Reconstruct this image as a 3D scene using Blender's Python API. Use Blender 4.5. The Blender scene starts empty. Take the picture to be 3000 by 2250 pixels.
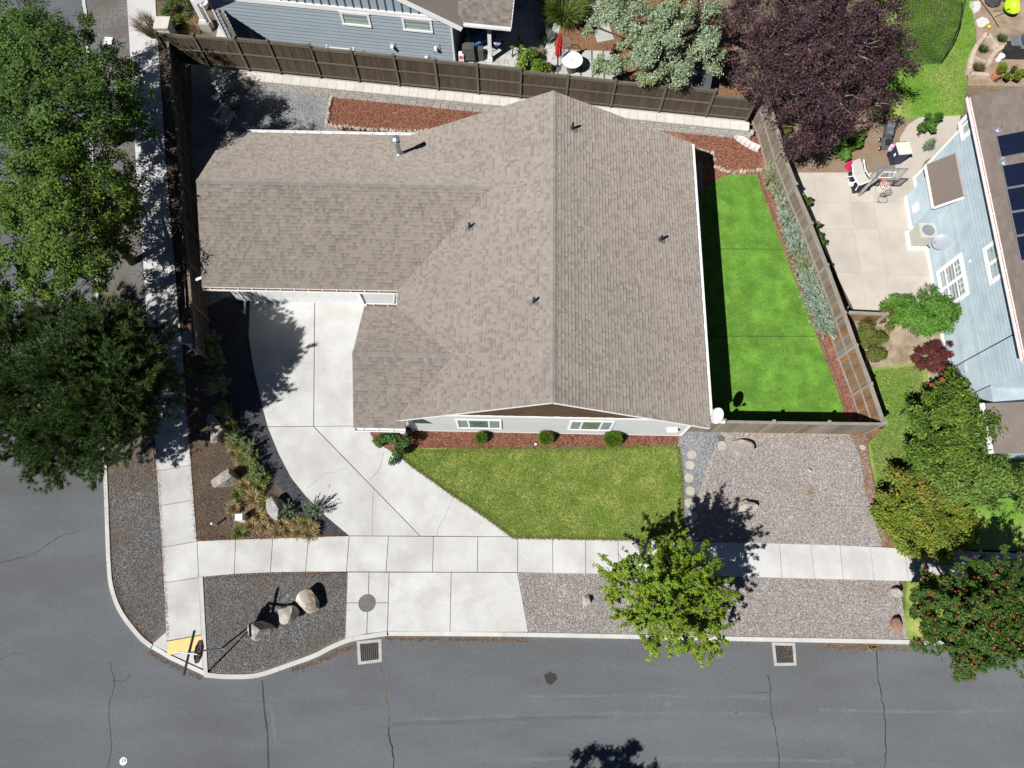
import bpy, bmesh, math, random
import numpy as np
from mathutils import Vector, Matrix
random.seed(7); np.random.seed(7)
R=math.radians
SC=bpy.context.scene; COL=SC.collection
# ---------------------------------------------------------------- camera, sky, sun, exposure
F_PX=2080.0; CAM_H=31.0
def _ray(px,py): return np.array([(px-1500)/F_PX,-(py-1125)/F_PX,-1.0])
_n=_ray(1490,1785); _n/=np.linalg.norm(_n); _u=-_n
_m=np.cross(_ray(1621,275),_ray(1618.8,1178)); _N=np.cross(_m,_u); _N/=np.linalg.norm(_N)
if _N[1]<0: _N=-_N
CM=np.array([np.cross(_N,_u),_N,_u])          # camera axes -> world axes
cam=bpy.data.cameras.new('drone_camera'); camo=bpy.data.objects.new('drone_camera',cam); COL.objects.link(camo)
cam.sensor_fit='HORIZONTAL'; cam.sensor_width=36; cam.lens=F_PX/3000*36; cam.clip_end=600; cam.clip_start=.5
_mw=Matrix.Identity(4)
for i in range(3):
    for j in range(3): _mw[i][j]=CM[i][j]
_mw.translation=(0,0,CAM_H); camo.matrix_world=_mw
SC.camera=camo
SUNV=Vector((-.62,-.53,1.0)).normalized()
w=bpy.data.worlds.new('World'); SC.world=w; w.use_nodes=True
nt=w.node_tree; bg=nt.nodes['Background']; sky=nt.nodes.new('ShaderNodeTexSky'); sky.sky_type='NISHITA'; sky.sun_disc=False
sky.sun_elevation=math.asin(SUNV.z); sky.sun_rotation=math.atan2(SUNV.x,SUNV.y)
sky.altitude=1100; sky.air_density=.4; sky.dust_density=.0; sky.ozone_density=4.0
nt.links.new(sky.outputs[0],bg.inputs[0]); bg.inputs[1].default_value=.05
sl=bpy.data.lights.new('sun','SUN'); sl.energy=5.0; sl.angle=R(.5); sl.color=(1,.975,.935)
so=bpy.data.objects.new('sun',sl); COL.objects.link(so); so.rotation_euler=(-SUNV).to_track_quat('-Z','Y').to_euler()
SC.view_settings.view_transform='Standard'; SC.view_settings.look='None'; SC.view_settings.gamma=1.0
SC.view_settings.exposure=.24
# ---------------------------------------------------------------- where a photo point lies in the place
def P(px,py,z=0.0):
    d=CM@_ray(px,py); t=(z-CAM_H)/d[2]; return Vector((t*d[0],t*d[1],z))
def PY(px,py,y):     # on the vertical plane y = const
    d=CM@_ray(px,py); t=y/d[1]; return Vector((t*d[0],y,CAM_H+t*d[2]))
def PP(px,py,p0,n):  # on any plane
    d=Vector(CM@_ray(px,py)); o=Vector((0,0,CAM_H)); t=(Vector(p0)-o).dot(n)/d.dot(n); return o+d*t
def PL(pts,z=0.0): return [P(a,b,z) for a,b in pts]
# ---------------------------------------------------------------- things, parts
LOC={}
def tag(o,label=None,cat=None,group=None,kind=None):
    if label: o['label']=label
    if cat: o['category']=cat
    if group: o['group']=group
    if kind: o['kind']=kind
    return o
def thing(name,label,cat,loc=(0,0,0),rotz=0,group=None,kind=None):
    o=bpy.data.objects.new(name,None); COL.objects.link(o); o.location=loc; o.rotation_euler=(0,0,rotz); o.empty_display_size=.2
    LOC[o.name]=Vector(loc); return tag(o,label,cat,group,kind)
def link(name,me,parent=None,loc=(0,0,0),rot=(0,0,0)):
    o=bpy.data.objects.new(name,me); COL.objects.link(o); o.location=loc; o.rotation_euler=rot
    if parent is not None: o.parent=parent
    return o
def dup(root,loc,rotz=0,label=None,scale=None):
    def cp(o,par):
        c=o.copy(); COL.objects.link(c)
        if par is not None: c.parent=par
        for ch in o.children: cp(ch,c)
        return c
    r=cp(root,None); r.location=loc; r.rotation_euler=(0,0,rotz)
    if scale: r.scale=(scale,)*3
    if label: r['label']=label
    return r
def rootloc(o):
    while o is not None:
        if o.name in LOC: return LOC[o.name]
        o=o.parent
    return Vector((0,0,0))
class MB:
    def __init__(s): s.v=[];s.f=[];s.c=[];s.cur=None
    def _f(s,*f):
        for q in f: s.f.append(q); s.c.append(s.cur)
    def quad(s,*p):
        n=len(s.v); s.v+= [tuple(q) for q in p]; s._f(tuple(range(n,n+len(p)))); return s
    def box(s,c,d,rz=0,rx=0,ry=0,taper=1.0):
        n=len(s.v); m=Matrix.Rotation(rz,3,'Z')@Matrix.Rotation(ry,3,'Y')@Matrix.Rotation(rx,3,'X')
        for k in (-1,1):
            t=taper if k==1 else 1
            for a,b in ((-1,-1),(1,-1),(1,1),(-1,1)):
                s.v.append(tuple(Vector(c)+m@Vector((a*d[0]/2*t,b*d[1]/2*t,k*d[2]/2))))
        s._f((n+3,n+2,n+1,n),(n+4,n+5,n+6,n+7),*[(n+i,n+(i+1)%4,n+4+(i+1)%4,n+4+i) for i in range(4)]); return s
    def bar(s,a,b,w,h=None,up=(0,0,1)):
        a=Vector(a);b=Vector(b);h=h or w;d=(b-a).normalized();u=Vector(up)
        if abs(d.dot(u))>.98:u=Vector((0,1,0))
        x=d.cross(u).normalized();y=x.cross(d).normalized();n=len(s.v)
        for p in (a,b):
            for i,j in ((-1,-1),(1,-1),(1,1),(-1,1)): s.v.append(tuple(p+x*i*w/2+y*j*h/2))
        s._f((n+3,n+2,n+1,n),(n+4,n+5,n+6,n+7),*[(n+i,n+(i+1)%4,n+4+(i+1)%4,n+4+i) for i in range(4)]); return s
    def tube(s,pts,r,k=8,cap=True):
        pts=[Vector(p) for p in pts]; r=r if isinstance(r,(list,tuple)) else [r]*len(pts); n=len(s.v)
        for i,p in enumerate(pts):
            d=(pts[min(i+1,len(pts)-1)]-pts[max(i-1,0)]).normalized(); u=Vector((0,0,1)) if abs(d.z)<.9 else Vector((1,0,0))
            x=d.cross(u).normalized();y=x.cross(d)
            for j in range(k):
                a=2*math.pi*j/k; s.v.append(tuple(p+(x*math.cos(a)+y*math.sin(a))*r[i]))
        for i in range(len(pts)-1):
            for j in range(k): s._f((n+i*k+j,n+i*k+(j+1)%k,n+(i+1)*k+(j+1)%k,n+(i+1)*k+j))
        if cap: s._f(tuple(n+j for j in range(k))[::-1],tuple(n+(len(pts)-1)*k+j for j in range(k)))
        return s
    def lathe(s,prof,c=(0,0,0),k=20,cap=True):
        n=len(s.v)
        for r,z in prof:
            for j in range(k):
                a=2*math.pi*j/k; s.v.append((c[0]+r*math.cos(a),c[1]+r*math.sin(a),c[2]+z))
        for i in range(len(prof)-1):
            for j in range(k): s._f((n+i*k+j,n+i*k+(j+1)%k,n+(i+1)*k+(j+1)%k,n+(i+1)*k+j))
        if cap: s._f(tuple(n+j for j in range(k))[::-1],tuple(n+(len(prof)-1)*k+j for j in range(k)))
        return s
    def prism(s,poly,z0,z1):
        n=len(s.v);m=len(poly)
        ar=sum(poly[i][0]*poly[(i+1)%m][1]-poly[(i+1)%m][0]*poly[i][1] for i in range(m))
        if ar<0: poly=poly[::-1]
        s.v+=[(p[0],p[1],z0) for p in poly]+[(p[0],p[1],z1) for p in poly]
        s._f(tuple(range(n+m,n+2*m)),tuple(range(n,n+m))[::-1],*[(n+i,n+(i+1)%m,n+m+(i+1)%m,n+m+i) for i in range(m)]); return s
    def extr(s,pts,vec):     # any planar loop pushed along vec
        n=len(s.v);m=len(pts);vec=Vector(vec)
        s.v+=[tuple(p) for p in pts]+[tuple(Vector(p)+vec) for p in pts]
        s._f(tuple(range(n+m,n+2*m)),tuple(range(n,n+m))[::-1],*[(n+i,n+(i+1)%m,n+m+(i+1)%m,n+m+i) for i in range(m)]); return s
    def mesh(s,name,mat,off=(0,0,0),smooth=False):
        me=bpy.data.meshes.new(name); o=Vector(off)
        me.from_pydata([tuple(Vector(p)-o) for p in s.v],[],s.f)
        bm=bmesh.new(); bm.from_mesh(me); bmesh.ops.recalc_face_normals(bm,faces=bm.faces); bm.to_mesh(me); bm.free()
        if any(c is not None for c in s.c):
            a=me.attributes.new('Col','FLOAT_COLOR','FACE'); fl=[]
            for c in s.c: fl+=list(c or (.5,.5,.5))+[1]
            a.data.foreach_set('color',fl)
        if smooth: me.polygons.foreach_set('use_smooth',[True]*len(me.polygons))
        me.materials.append(mat); return me
    def build(s,name,mat,parent=None,world=True,smooth=False,kind=None,label=None):
        off=rootloc(parent) if (parent is not None and world) else (0,0,0)
        o=link(name,s.mesh(name,mat,off,smooth),parent)
        if kind:o['kind']=kind
        if label:o['label']=label
        return o
def struct(name,label,mb,mat): return tag(mb.build(name,mat),label,None,None,'structure')
def npmesh(name,V,mat,cols=None):
    V=np.asarray(V,np.float32); n,k,_=V.shape; me=bpy.data.meshes.new(name)
    me.vertices.add(n*k); me.vertices.foreach_set('co',V.reshape(-1)); me.loops.add(n*k); me.loops.foreach_set('vertex_index',np.arange(n*k,dtype=np.int32))
    me.polygons.add(n); me.polygons.foreach_set('loop_start',np.arange(0,n*k,k,dtype=np.int32))
    try: me.polygons.foreach_set('loop_total',np.full(n,k,np.int32))
    except Exception: pass
    me.update(calc_edges=True)
    if cols is not None:
        a=me.attributes.new('Col','FLOAT_COLOR','FACE'); c=np.ones((n,4),np.float32); c[:,:3]=cols; a.data.foreach_set('color',c.reshape(-1))
    me.materials.append(mat); return me
# ---------------------------------------------------------------- materials
MATS={}
def mat(name,col=(.5,.5,.5),rough=.8,var=.12,scale=3.0,fine=None,fine_amt=.15,bump=0.0,bscale=40,metal=0.0,attr=False,rand=0.0,stretch=None,vor=None,spec=.35,tint=None,tscale=.5,alpha=1,dr=.3):
    """procedural material: base colour, broad tone drift, fine grain, optional pebble cells, per-object tone and bump"""
    m=bpy.data.materials.new(name); m.use_nodes=True; t=m.node_tree; N=t.nodes; L=t.links; b=N['Principled BSDF']
    b.inputs['Roughness'].default_value=rough; b.inputs['Metallic'].default_value=metal; b.inputs['Specular IOR Level'].default_value=spec
    if 'Diffuse Roughness' in b.inputs: b.inputs['Diffuse Roughness'].default_value=dr
    geo=N.new('ShaderNodeNewGeometry'); pos=geo.outputs['Position']
    if stretch:
        mp=N.new('ShaderNodeMapping'); mp.inputs['Scale'].default_value=stretch; L.new(pos,mp.inputs['Vector']); pos=mp.outputs[0]
    def noise(sc,det=3,src=pos):
        q=N.new('ShaderNodeTexNoise'); q.inputs['Scale'].default_value=sc; q.inputs['Detail'].default_value=det; q.inputs['Roughness'].default_value=.6; L.new(src,q.inputs['Vector']); return q.outputs['Fac']
    def rng(src,lo,hi,a=.3,z=.7):
        q=N.new('ShaderNodeMapRange'); L.new(src,q.inputs[0]); q.inputs[1].default_value=a;q.inputs[2].default_value=z;q.inputs[3].default_value=lo;q.inputs[4].default_value=hi; return q.outputs[0]
    def mul(a,bb):
        q=N.new('ShaderNodeMath'); q.operation='MULTIPLY'; L.new(a,q.inputs[0]); L.new(bb,q.inputs[1]); return q.outputs[0]
    if attr:
        a=N.new('ShaderNodeAttribute'); a.attribute_name='Col'; c=a.outputs['Color']
    elif vor:
        v=N.new('ShaderNodeTexVoronoi'); v.inputs['Scale'].default_value=vor[0]; L.new(pos,v.inputs['Vector'])
        sp=N.new('ShaderNodeSeparateColor'); L.new(v.outputs['Color'],sp.inputs[0]); r=N.new('ShaderNodeValToRGB'); L.new(sp.outputs[0],r.inputs[0])
        cols=vor[1]; e=r.color_ramp.elements
        while len(e)<len(cols): e.new(.5)
        for i,cc in enumerate(cols): e[i].position=i/(len(cols)-1); e[i].color=(*cc,1)
        c=r.outputs[0]
    else:
        g=N.new('ShaderNodeRGB'); g.outputs[0].default_value=(*col,1); c=g.outputs[0]
    if tint:
        mx=N.new('ShaderNodeMix'); mx.data_type='RGBA'; L.new(rng(noise(tscale,4),0,1,.42,.62),mx.inputs[0]); L.new(c,mx.inputs[6]); mx.inputs[7].default_value=(*tint,1); c=mx.outputs[2]
    f=rng(noise(scale,4),1-var,1+var)
    if fine: f=mul(f,rng(noise(fine,2),1-fine_amt,1+fine_amt))
    if rand:
        oi=N.new('ShaderNodeObjectInfo'); f=mul(f,rng(oi.outputs['Random'],1-rand,1+rand,0,1))
    vm=N.new('ShaderNodeVectorMath'); vm.operation='SCALE'; L.new(c,vm.inputs[0]); L.new(f,vm.inputs['Scale']); L.new(vm.outputs[0],b.inputs['Base Color'])
    if bump:
        bp=N.new('ShaderNodeBump'); bp.inputs['Strength'].default_value=bump; bp.inputs['Distance'].default_value=.03
        if vor:
            L.new(v.outputs['Distance'],bp.inputs['Height']); bp.invert=True
        else: L.new(noise(bscale,3),bp.inputs['Height'])
        L.new(bp.outputs[0],b.inputs['Normal'])
    if alpha<1: b.inputs['Alpha'].default_value=alpha
    MATS[name]=m; return m
def leafmat(name,trans=.28,rough=.55,spec=.18):
    m=bpy.data.materials.new(name); m.use_nodes=True; t=m.node_tree;N=t.nodes;L=t.links;b=N['Principled BSDF']; o=N['Material Output']
    a=N.new('ShaderNodeAttribute'); a.attribute_name='Col'; L.new(a.outputs['Color'],b.inputs['Base Color']); b.inputs['Roughness'].default_value=rough; b.inputs['Specular IOR Level'].default_value=spec
    tr=N.new('ShaderNodeBsdfTranslucent'); L.new(a.outputs['Color'],tr.inputs[0]); mx=N.new('ShaderNodeMixShader'); mx.inputs[0].default_value=trans
    L.new(b.outputs[0],mx.inputs[1]); L.new(tr.outputs[0],mx.inputs[2]); L.new(mx.outputs[0],o.inputs[0]); return m
def glass(name,tint=(.6,.7,.7),rough=.02):
    m=bpy.data.materials.new(name); m.use_nodes=True; b=m.node_tree.nodes['Principled BSDF']; b.inputs['Base Color'].default_value=(*tint,1); b.inputs['Roughness'].default_value=rough
    b.inputs['Specular IOR Level'].default_value=.6; b.inputs['Alpha'].default_value=.35; return m
ASPH=mat('asphalt',(.139,.151,.165),.88,.09,.6,60,.28,.25,120,tint=(.121,.125,.131),tscale=.35,stretch=(.30,1,1))
CONC=mat('concrete',(.585,.582,.572),.85,.08,.9,25,.09,.08,90,rand=.06,tint=(.515,.505,.488),tscale=.7)
CONCT=mat('tan_concrete',(.50,.455,.395),.85,.08,.6,25,.08,.08,90,rand=.05,tint=(.44,.40,.35),tscale=.5)
JOINT=mat('joint_dirt',(.12,.10,.085),.95,.2,3)
KERB=mat('kerb_concrete',(.56,.55,.525),.85,.08,1.2,30,.08,.05,90,rand=.05)
CRACK=mat('crack_filler',(.035,.035,.037),.95,.2,3)
SOIL=mat('soil',(.17,.125,.09),.95,.25,1.0,28,.45,.5,60)
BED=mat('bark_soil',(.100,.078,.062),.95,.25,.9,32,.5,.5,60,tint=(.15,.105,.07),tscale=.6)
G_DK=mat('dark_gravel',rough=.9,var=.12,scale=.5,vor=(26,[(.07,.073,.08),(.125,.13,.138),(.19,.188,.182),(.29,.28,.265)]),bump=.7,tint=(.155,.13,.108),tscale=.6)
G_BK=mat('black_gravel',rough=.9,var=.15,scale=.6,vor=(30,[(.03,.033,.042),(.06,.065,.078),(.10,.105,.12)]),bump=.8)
G_BL=mat('blue_gravel',rough=.9,var=.15,scale=.7,vor=(30,[(.10,.108,.125),(.20,.21,.225),(.30,.305,.31),(.38,.38,.38)]),bump=.8)
G_PK=mat('river_gravel',rough=.85,var=.10,scale=.6,vor=(22,[(.19,.185,.19),(.29,.275,.27),(.38,.35,.335),(.35,.28,.24),(.43,.405,.385),(.52,.49,.46)]),bump=1.0)
MULCH=mat('red_mulch',rough=.95,var=.18,scale=.9,vor=(24,[(.13,.052,.034),(.22,.09,.058),(.30,.13,.088),(.38,.20,.14)]),bump=1.0)
MULCHB=mat('brown_mulch',rough=.95,var=.18,scale=.9,vor=(24,[(.12,.06,.03),(.22,.12,.065),(.30,.17,.10)]),bump=1.0)
LAWN=mat('lawn',(.20,.30,.05),.9,.28,1.2,45,.35,.6,90,tint=(.33,.35,.10),tscale=1.2)
LAWN2=mat('bright_lawn',(.15,.31,.035),.9,.16,1.0,40,.3,.6,90,tint=(.27,.32,.09),tscale=.5)
TURF=mat('artificial_turf',(.150,.315,.040),.9,.26,1.0,22,.28,.6,60,tint=(.095,.22,.026),tscale=1.3)
SHING=mat('roof_shingle',attr=True,rough=.95,var=.05,scale=.5,fine=60,fine_amt=.12,spec=.15,dr=1.0)
CAPM=mat('ridge_shingle',(.285,.268,.242),.95,.08,1.5,60,.1,rand=.08,spec=.15,dr=1.0)
WHITE=mat('white_paint',(.78,.78,.77),.5,.03,2)
GREYW=mat('grey_siding_paint',(.46,.475,.465),.6,.03,1.5,rand=.03)
GREYD=mat('grey_wall_paint',(.42,.44,.43),.6,.03,1.5)
BLUEG=mat('slate_siding_paint',(.30,.355,.40),.6,.04,1.5,rand=.035)
BLUEW=mat('pale_blue_siding_paint',(.42,.505,.545),.6,.08,1.2,rand=.05,tint=(.37,.46,.515),tscale=1.3)
GABLE=mat('brown_gable_shingle',(.105,.062,.036),.9,.2,1.5,20,.2,rand=.25)
FENB=mat('brown_stained_board',(.078,.058,.038),.85,.10,1,8,.25,.1,30,rand=.16,stretch=(6,6,.7))
FENG=mat('weathered_board',(.185,.155,.122),.9,.12,1,8,.25,.15,30,rand=.22,stretch=(6,6,.7))
FENO=mat('rusty_board',(.20,.115,.06),.9,.25,1.5,8,.3,.15,30,rand=.25,stretch=(5,5,1))
FENT=mat('weathered_rail',(.27,.24,.205),.9,.12,3,20,.2,rand=.1)
FENR=mat('brown_rail',(.125,.110,.088),.9,.12,3,20,.2,rand=.12)
BLOCK=mat('retaining_block',(.40,.38,.345),.9,.10,4,40,.2,.5,50,rand=.10)
CAPB=mat('cap_block',(.60,.57,.525),.9,.06,3,40,.1,.15,60,rand=.06)
STONE=mat('boulder_stone',(.46,.42,.365),.9,.25,2.2,18,.25,.7,9,tint=(.27,.25,.23),tscale=1.6)
STONEB=mat('brown_boulder_stone',(.30,.17,.11),.9,.25,2.5,18,.25,.6,9)
EDGE=mat('edging_stone',(.40,.33,.26),.9,.15,4,20,.2,.4,20,rand=.3)
METAL=mat('galvanised',(.55,.57,.6),.35,.08,4,metal=.75)
DKMET=mat('dark_metal',(.03,.032,.035),.45,.1,4)
BLKM=mat('black_steel',(.015,.015,.016),.5,.1,4)
IRON=mat('cast_iron',(.16,.155,.145),.6,.15,6,40,.2,metal=.3)
DARKV=mat('dark_void',(.008,.008,.009),.9,.1,3)
BARK=mat('bark',(.085,.065,.05),.9,.25,6,25,.3,.6,30)
TWIG=mat('pale_twig',(.26,.215,.17),.9,.2,6)
LEAF=leafmat('leaf'); NEEDLE=leafmat('needle',.15,.6,.2); PETAL=leafmat('petal',.3,.6,.2); DRY=leafmat('dry_leaf',.2,.8,.1)
GLASSW=glass('window_glass'); DARKIN=mat('dark_interior',(.02,.02,.022),.9,.3,2)
# ---------------------------------------------------------------- ground, road, kerbs, pavements
def offset(path,d):
    out=[]
    for i,p in enumerate(path):
        a=path[max(i-1,0)];b=path[min(i+1,len(path)-1)];t=(Vector(b)-Vector(a)).to_2d().normalized(); n=Vector((-t.y,t.x))
        out.append(Vector((p[0]+n.x*d,p[1]+n.y*d,p[2])))
    return out
def smooth_path(pts,sub=4):
    o=[];n=len(pts)
    for i in range(n-1):
        p0,p1,p2,p3=pts[max(i-1,0)],pts[i],pts[i+1],pts[min(i+2,n-1)]
        for k in range(sub):
            t=k/sub; o.append(.5*((2*p1)+(p2-p0)*t+(2*p0-5*p1+4*p2-p3)*t*t+(3*p1-p0-3*p2+p3)*t**3))
    o.append(pts[-1]); return o
RZ=-.13
g=MB(); g.prism([(-110,-110),(110,-110),(110,110),(-110,110)],-.5,-.30); struct('ground','bare brown soil under and around the lots',g,SOIL)
KW=PL([(230,-160),(240,0),(251,127),(279,894),(302,1390),(308,1556),(312,1650),(320,1722),(347,1795),(401,1867),(439,1900)],0)
KR=PL([(439,1900),(492,1932),(545,1957),(593,1979)],0)
KS=PL([(599,1984),(651,1989),(723,1989),(772,1981),(845,1956),(924,1927),(971,1903),(1025,1881),(1080,1871),(1134,1863)],0)
KD=PL([(1134,1863),(1320,1864),(1545,1866)],0)
KE=PL([(1545,1866),(1870,1872),(2200,1879),(2630,1887),(3000,1897),(3300,1905)],0)
KWs,KSs=smooth_path(KW,3),smooth_path(KS,3)
kerb_line=KWs+KR[1:]+KSs+KD[1:]+KE[1:]
r=MB(); rp=[(p.x,p.y) for p in offset(kerb_line,.06)]
r.prism(rp+[(95,-2.0),(95,-95),(-95,-95),(-95,95),(rp[0][0],95)],-.29,RZ)
road=struct('road','worn grey asphalt road bending round the street corner',r,ASPH)
def ribbon(mb,pts,wd,z,jit=.0,sub=5):
    pts=smooth_path([Vector(p) for p in pts],sub)
    L_=[];R_=[]
    for i,p in enumerate(pts):
        t=(pts[min(i+1,len(pts)-1)]-pts[max(i-1,0)]).to_2d().normalized();n=Vector((-t.y,t.x));j=random.uniform(-jit,jit);ww=wd*random.uniform(.6,1.4)
        L_.append((p.x+n.x*(j+ww/2),p.y+n.y*(j+ww/2),z));R_.append((p.x+n.x*(j-ww/2),p.y+n.y*(j-ww/2),z))
    for i in range(len(pts)-1): mb.quad(L_[i],R_[i],R_[i+1],L_[i+1])
def crack(pts,wd,z,parent,m=CRACK,jit=.03):
    mb=MB(); ribbon(mb,PL(pts,z),wd,z,jit); mb.build('crack',m,parent)
CRK2=mat('grey_crack',(.062,.064,.068),.95,.2,3); CRK3=mat('tan_crack',(.15,.125,.085),.95,.3,3); CRK4=mat('pale_crack',(.34,.325,.30),.95,.2,3)
z=RZ+.004
crack([(768,1993),(775,2080),(783,2150),(787,2260)],.07,z,road,CRK2,.005)
crack([(1111,1943),(1123,1975),(1132,2020),(1137,2090),(1140,2130)],.045,z,road,CRK3)
crack([(1140,2130),(1142,2160),(1150,2200),(1155,2260)],.05,z,road)
crack([(2249,1975),(2255,2010),(2259,2060),(2265,2110),(2274,2150),(2280,2200),(2284,2260)],.03,z,road)
crack([(2566,1905),(2572,1970),(2581,2040),(2590,2080),(2595,2180),(2592,2260)],.035,z,road)
crack([(321,1940),(334,1995),(330,2035),(320,2060),(322,2130),(326,2180),(316,2250)],.025,z,road,CRK2)
crack([(334,1995),(352,1995),(370,1992),(382,1975)],.02,z,road,CRK2)
crack([(235,1555),(180,1570),(130,1603),(90,1625),(0,1650)],.025,z,road,CRK2)
crack([(0,1935),(30,1915),(62,1916)],.02,z,road,CRK2)
crack([(2200,2030),(2255,2030)],.02,z,road,CRK2)
OIL=mat('oil_stain',(.035,.036,.037),.6,.1,2); PALE=mat('pale_scuff',(.20,.20,.20),.95,.3,4,30,.4); RUST=mat('rust_debris',(.19,.12,.075),.95,.35,5,30,.4)
def blot(name,px,py,rx,ry,z,m,parent=None,n=18,jit=.2,label=None):
    c=P(px,py,z); mb=MB(); mb.quad(*[(c.x+rx*math.cos(6.283*i/n)*(1+random.uniform(-jit,jit)),c.y+ry*math.sin(6.283*i/n)*(1+random.uniform(-jit,jit)),z) for i in range(n)])
    return mb.build(name,m,parent,label=label)
blot('oil_stain',1613,1986,.26,.23,z,OIL,road)
for a,b,rx in [(1777,1965,.08),(1797,1958,.05),(1786,2033,.07),(1943,2061,.12),(1959,2064,.1),(2156,2086,.1)]: blot('tar_spot',a,b,rx,rx,z,mat('scuff',(.15,.15,.15),.95,.3,4) if 'scuff' not in MATS else MATS['scuff'],road)
for a,b,rx,ry in [(985,1906,.5,.06),(1200,1868,.9,.035),(1420,1868,.7,.03),(2450,1892,.35,.07),(2545,1893,.5,.09),(2560,1898,.3,.06),(455,1920,.2,.05)]: blot('leaf_debris',a,b,rx,ry,z+.002,RUST,road,26,.45)
for pts in [[(1400,2115),(1700,2096),(2200,2098)],[(700,2105),(1000,2118),(1500,2093)]]:
    pass
SC1=mat('tyre_lane',(.146,.158,.172),.9,.12,.8,60,.5); SC2=mat('dark_lane',(.122,.129,.138),.9,.12,.8,60,.5); GUT=mat('gutter_dirt',(.125,.118,.105),.95,.2,.8,60,.5)
for pts,wd,m_ in [([(1100,2112),(1500,2098),(1900,2090),(2250,2092)],.13,SC1),([(1550,2040),(1900,2038),(2300,2044)],.10,SC1),([(1400,2226),(1900,2222),(2500,2230)],.16,SC1),([(1150,2122),(1500,2108),(1800,2100)],.14,SC2),([(790,2040),(800,2110),(808,2180)],.12,SC1),([(2400,2080),(2700,2085),(2990,2082)],.14,SC1),([(620,2050),(900,2062),(1120,2064)],.05,SC2)]:
    zz_=RZ+.0008+.0004*random.randint(0,0)+.0003*len([o for o in road.children if o.name.startswith('tyre')]); mb=MB(); ribbon(mb,PL(pts,RZ),wd,zz_,.02,9); mb.build('tyre_scuff',m_,road)
# kerbs: cast segments with joints
kerb=thing('kerb','pale concrete kerb edging the road round the corner','kerb',(0,0,0)); kerb['kind']='structure'
def kerbrun(path,wd,top0,top1,seg):
    inn=offset(path,wd); acc=0; start=0
    for i in range(1,len(path)):
        acc+=(path[i]-path[i-1]).length
        if acc>=seg or i==len(path)-1:
            mb=MB()
            for j in range(start,i):
                a,b,c,d=path[j].copy(),path[j+1].copy(),inn[j+1].copy(),inn[j].copy()
                if j==start:
                    t=(b-a).normalized()*.008; a+=t;d+=t
                lo=-.28
                P4=[(a.x,a.y),(b.x,b.y),(c.x,c.y),(d.x,d.y)]
                n=len(mb.v); mb.v+=[(x,y,lo) for x,y in P4]+[(x,y,top0 if k<2 else top1) for k,(x,y) in enumerate(P4)]
                mb._f((n+4,n+5,n+6,n+7),(n,n+1,n+5,n+4),(n+2,n+3,n+7,n+6))
                if j==start: mb._f((n+3,n,n+4,n+7))
                if j==i-1: mb._f((n+1,n+2,n+6,n+5))
            mb.build('kerb_segment',KERB,kerb); start=i;acc=0
kerbrun(smooth_path(KW,6),.17,.0,.012,3.0); kerbrun(smooth_path(KS,6),.18,.0,.012,3.0)
kerbrun(smooth_path(KE,10),.17,.0,.012,3.0); kerbrun(smooth_path(KD,8),.17,-.10,-.035,2.2); kerbrun(KR,.17,-.10,-.03,3.0)
mb=MB(); mb.prism([(p.x,p.y) for p in PL([(582,1691),(594,1690),(609,1979),(597,1983)])],-.28,.012); mb.build('kerb_return',KERB,kerb)
# planting strips and yards (sheets with thickness)
def area(name,label,pts,z,m,zb=-.29,kind='structure'):
    mb=MB(); mb.prism([(p.x,p.y) for p in PL(pts,z)],zb,z); return tag(mb.build(name,m),label,None,None,kind)
WL=[(362,-160),(372,14),(383,200),(401.5,550),(416,724),(430,933),(452,1281),(474,1603),(477,1650),(488,1899),(491,1930)]
WR=[(448,-160),(457,36),(468,200),(492,550),(524,912),(555,1302),(577,1585)]
kin=[P(p[0],p[1]) for p in []]
def inner(path,wd): return [(q.x,q.y) for q in offset(path,wd)]
def area_xy(name,label,xy,z,m,zb=-.29): 
    mb=MB(); mb.prism(xy,zb,z); return tag(mb.build(name,m),label,None,None,'structure')
wl=[(p.x,p.y) for p in PL(WL[:9]+[(487,1853)],0)]
rampw=[(p.x,p.y) for p in PL([(443,1890)],0)]
area_xy('gravel_strip','dark gravel planting strip between the kerb and the long sidewalk',inner(KWs,.15)[:-2]+rampw+wl[::-1],-.035,G_DK)
ks=inner(KSs,.16); top=[(p.x,p.y) for p in PL([(1015,1868),(1018,1677),(895,1676),(792,1677),(700,1680),(594,1690),(609,1974)],0)]
area_xy('gravel_island','dark gravel island holding three boulders at the street corner',ks[:-6]+top,-.03,G_DK)
ke=inner(smooth_path(KE,3),.15)
area_xy('river_gravel_strip','pinkish river gravel strip between the sidewalk and the road',[q for q in ke if q[0]<17.4]+[(p.x,p.y) for p in PL([(2662,1886),(2635,1698),(2561,1701),(2292,1694),(2000,1688),(1716,1681),(1516,1677),(1549,1853)],0)],-.025,G_PK)
area_xy('grass_strip','patchy lawn verge under the red berried tree',[q for q in ke if q[0]>=17.3]+[(p.x,p.y) for p in PL([(3300,1722),(2955,1711),(2660,1701),(2650,1800),(2662,1887)],0)],-.02,LAWN)
area('gravel_yard','pinkish river gravel yard beside the weathered fence',[(2000,1262),(2560,1262),(2545,1300),(2545,1350),(2560,1420),(2590,1500),(2600,1602),(2292,1593),(2003,1582),(2003,1560),(2003,1490),(2003,1380)],-.02,G_PK)
area('gravel_path','blue grey gravel path with round stepping stones',[(1988,1262),(2110,1262),(2100,1310),(2075,1345),(2062,1400),(2045,1450),(2040,1500),(2050,1555),(2030,1581),(2000,1580),(1998,1450),(1996,1380),(1984,1300)],-.010,G_BL)
area('bark_edge','orange bark chips along the hedge side of the gravel yard',[(2480,1263),(2590,1255),(2590,1330),(2575,1400),(2600,1500),(2640,1605),(2585,1602),(2562,1520),(2535,1440),(2520,1340),(2500,1290)],-.014,MULCHB)
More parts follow.
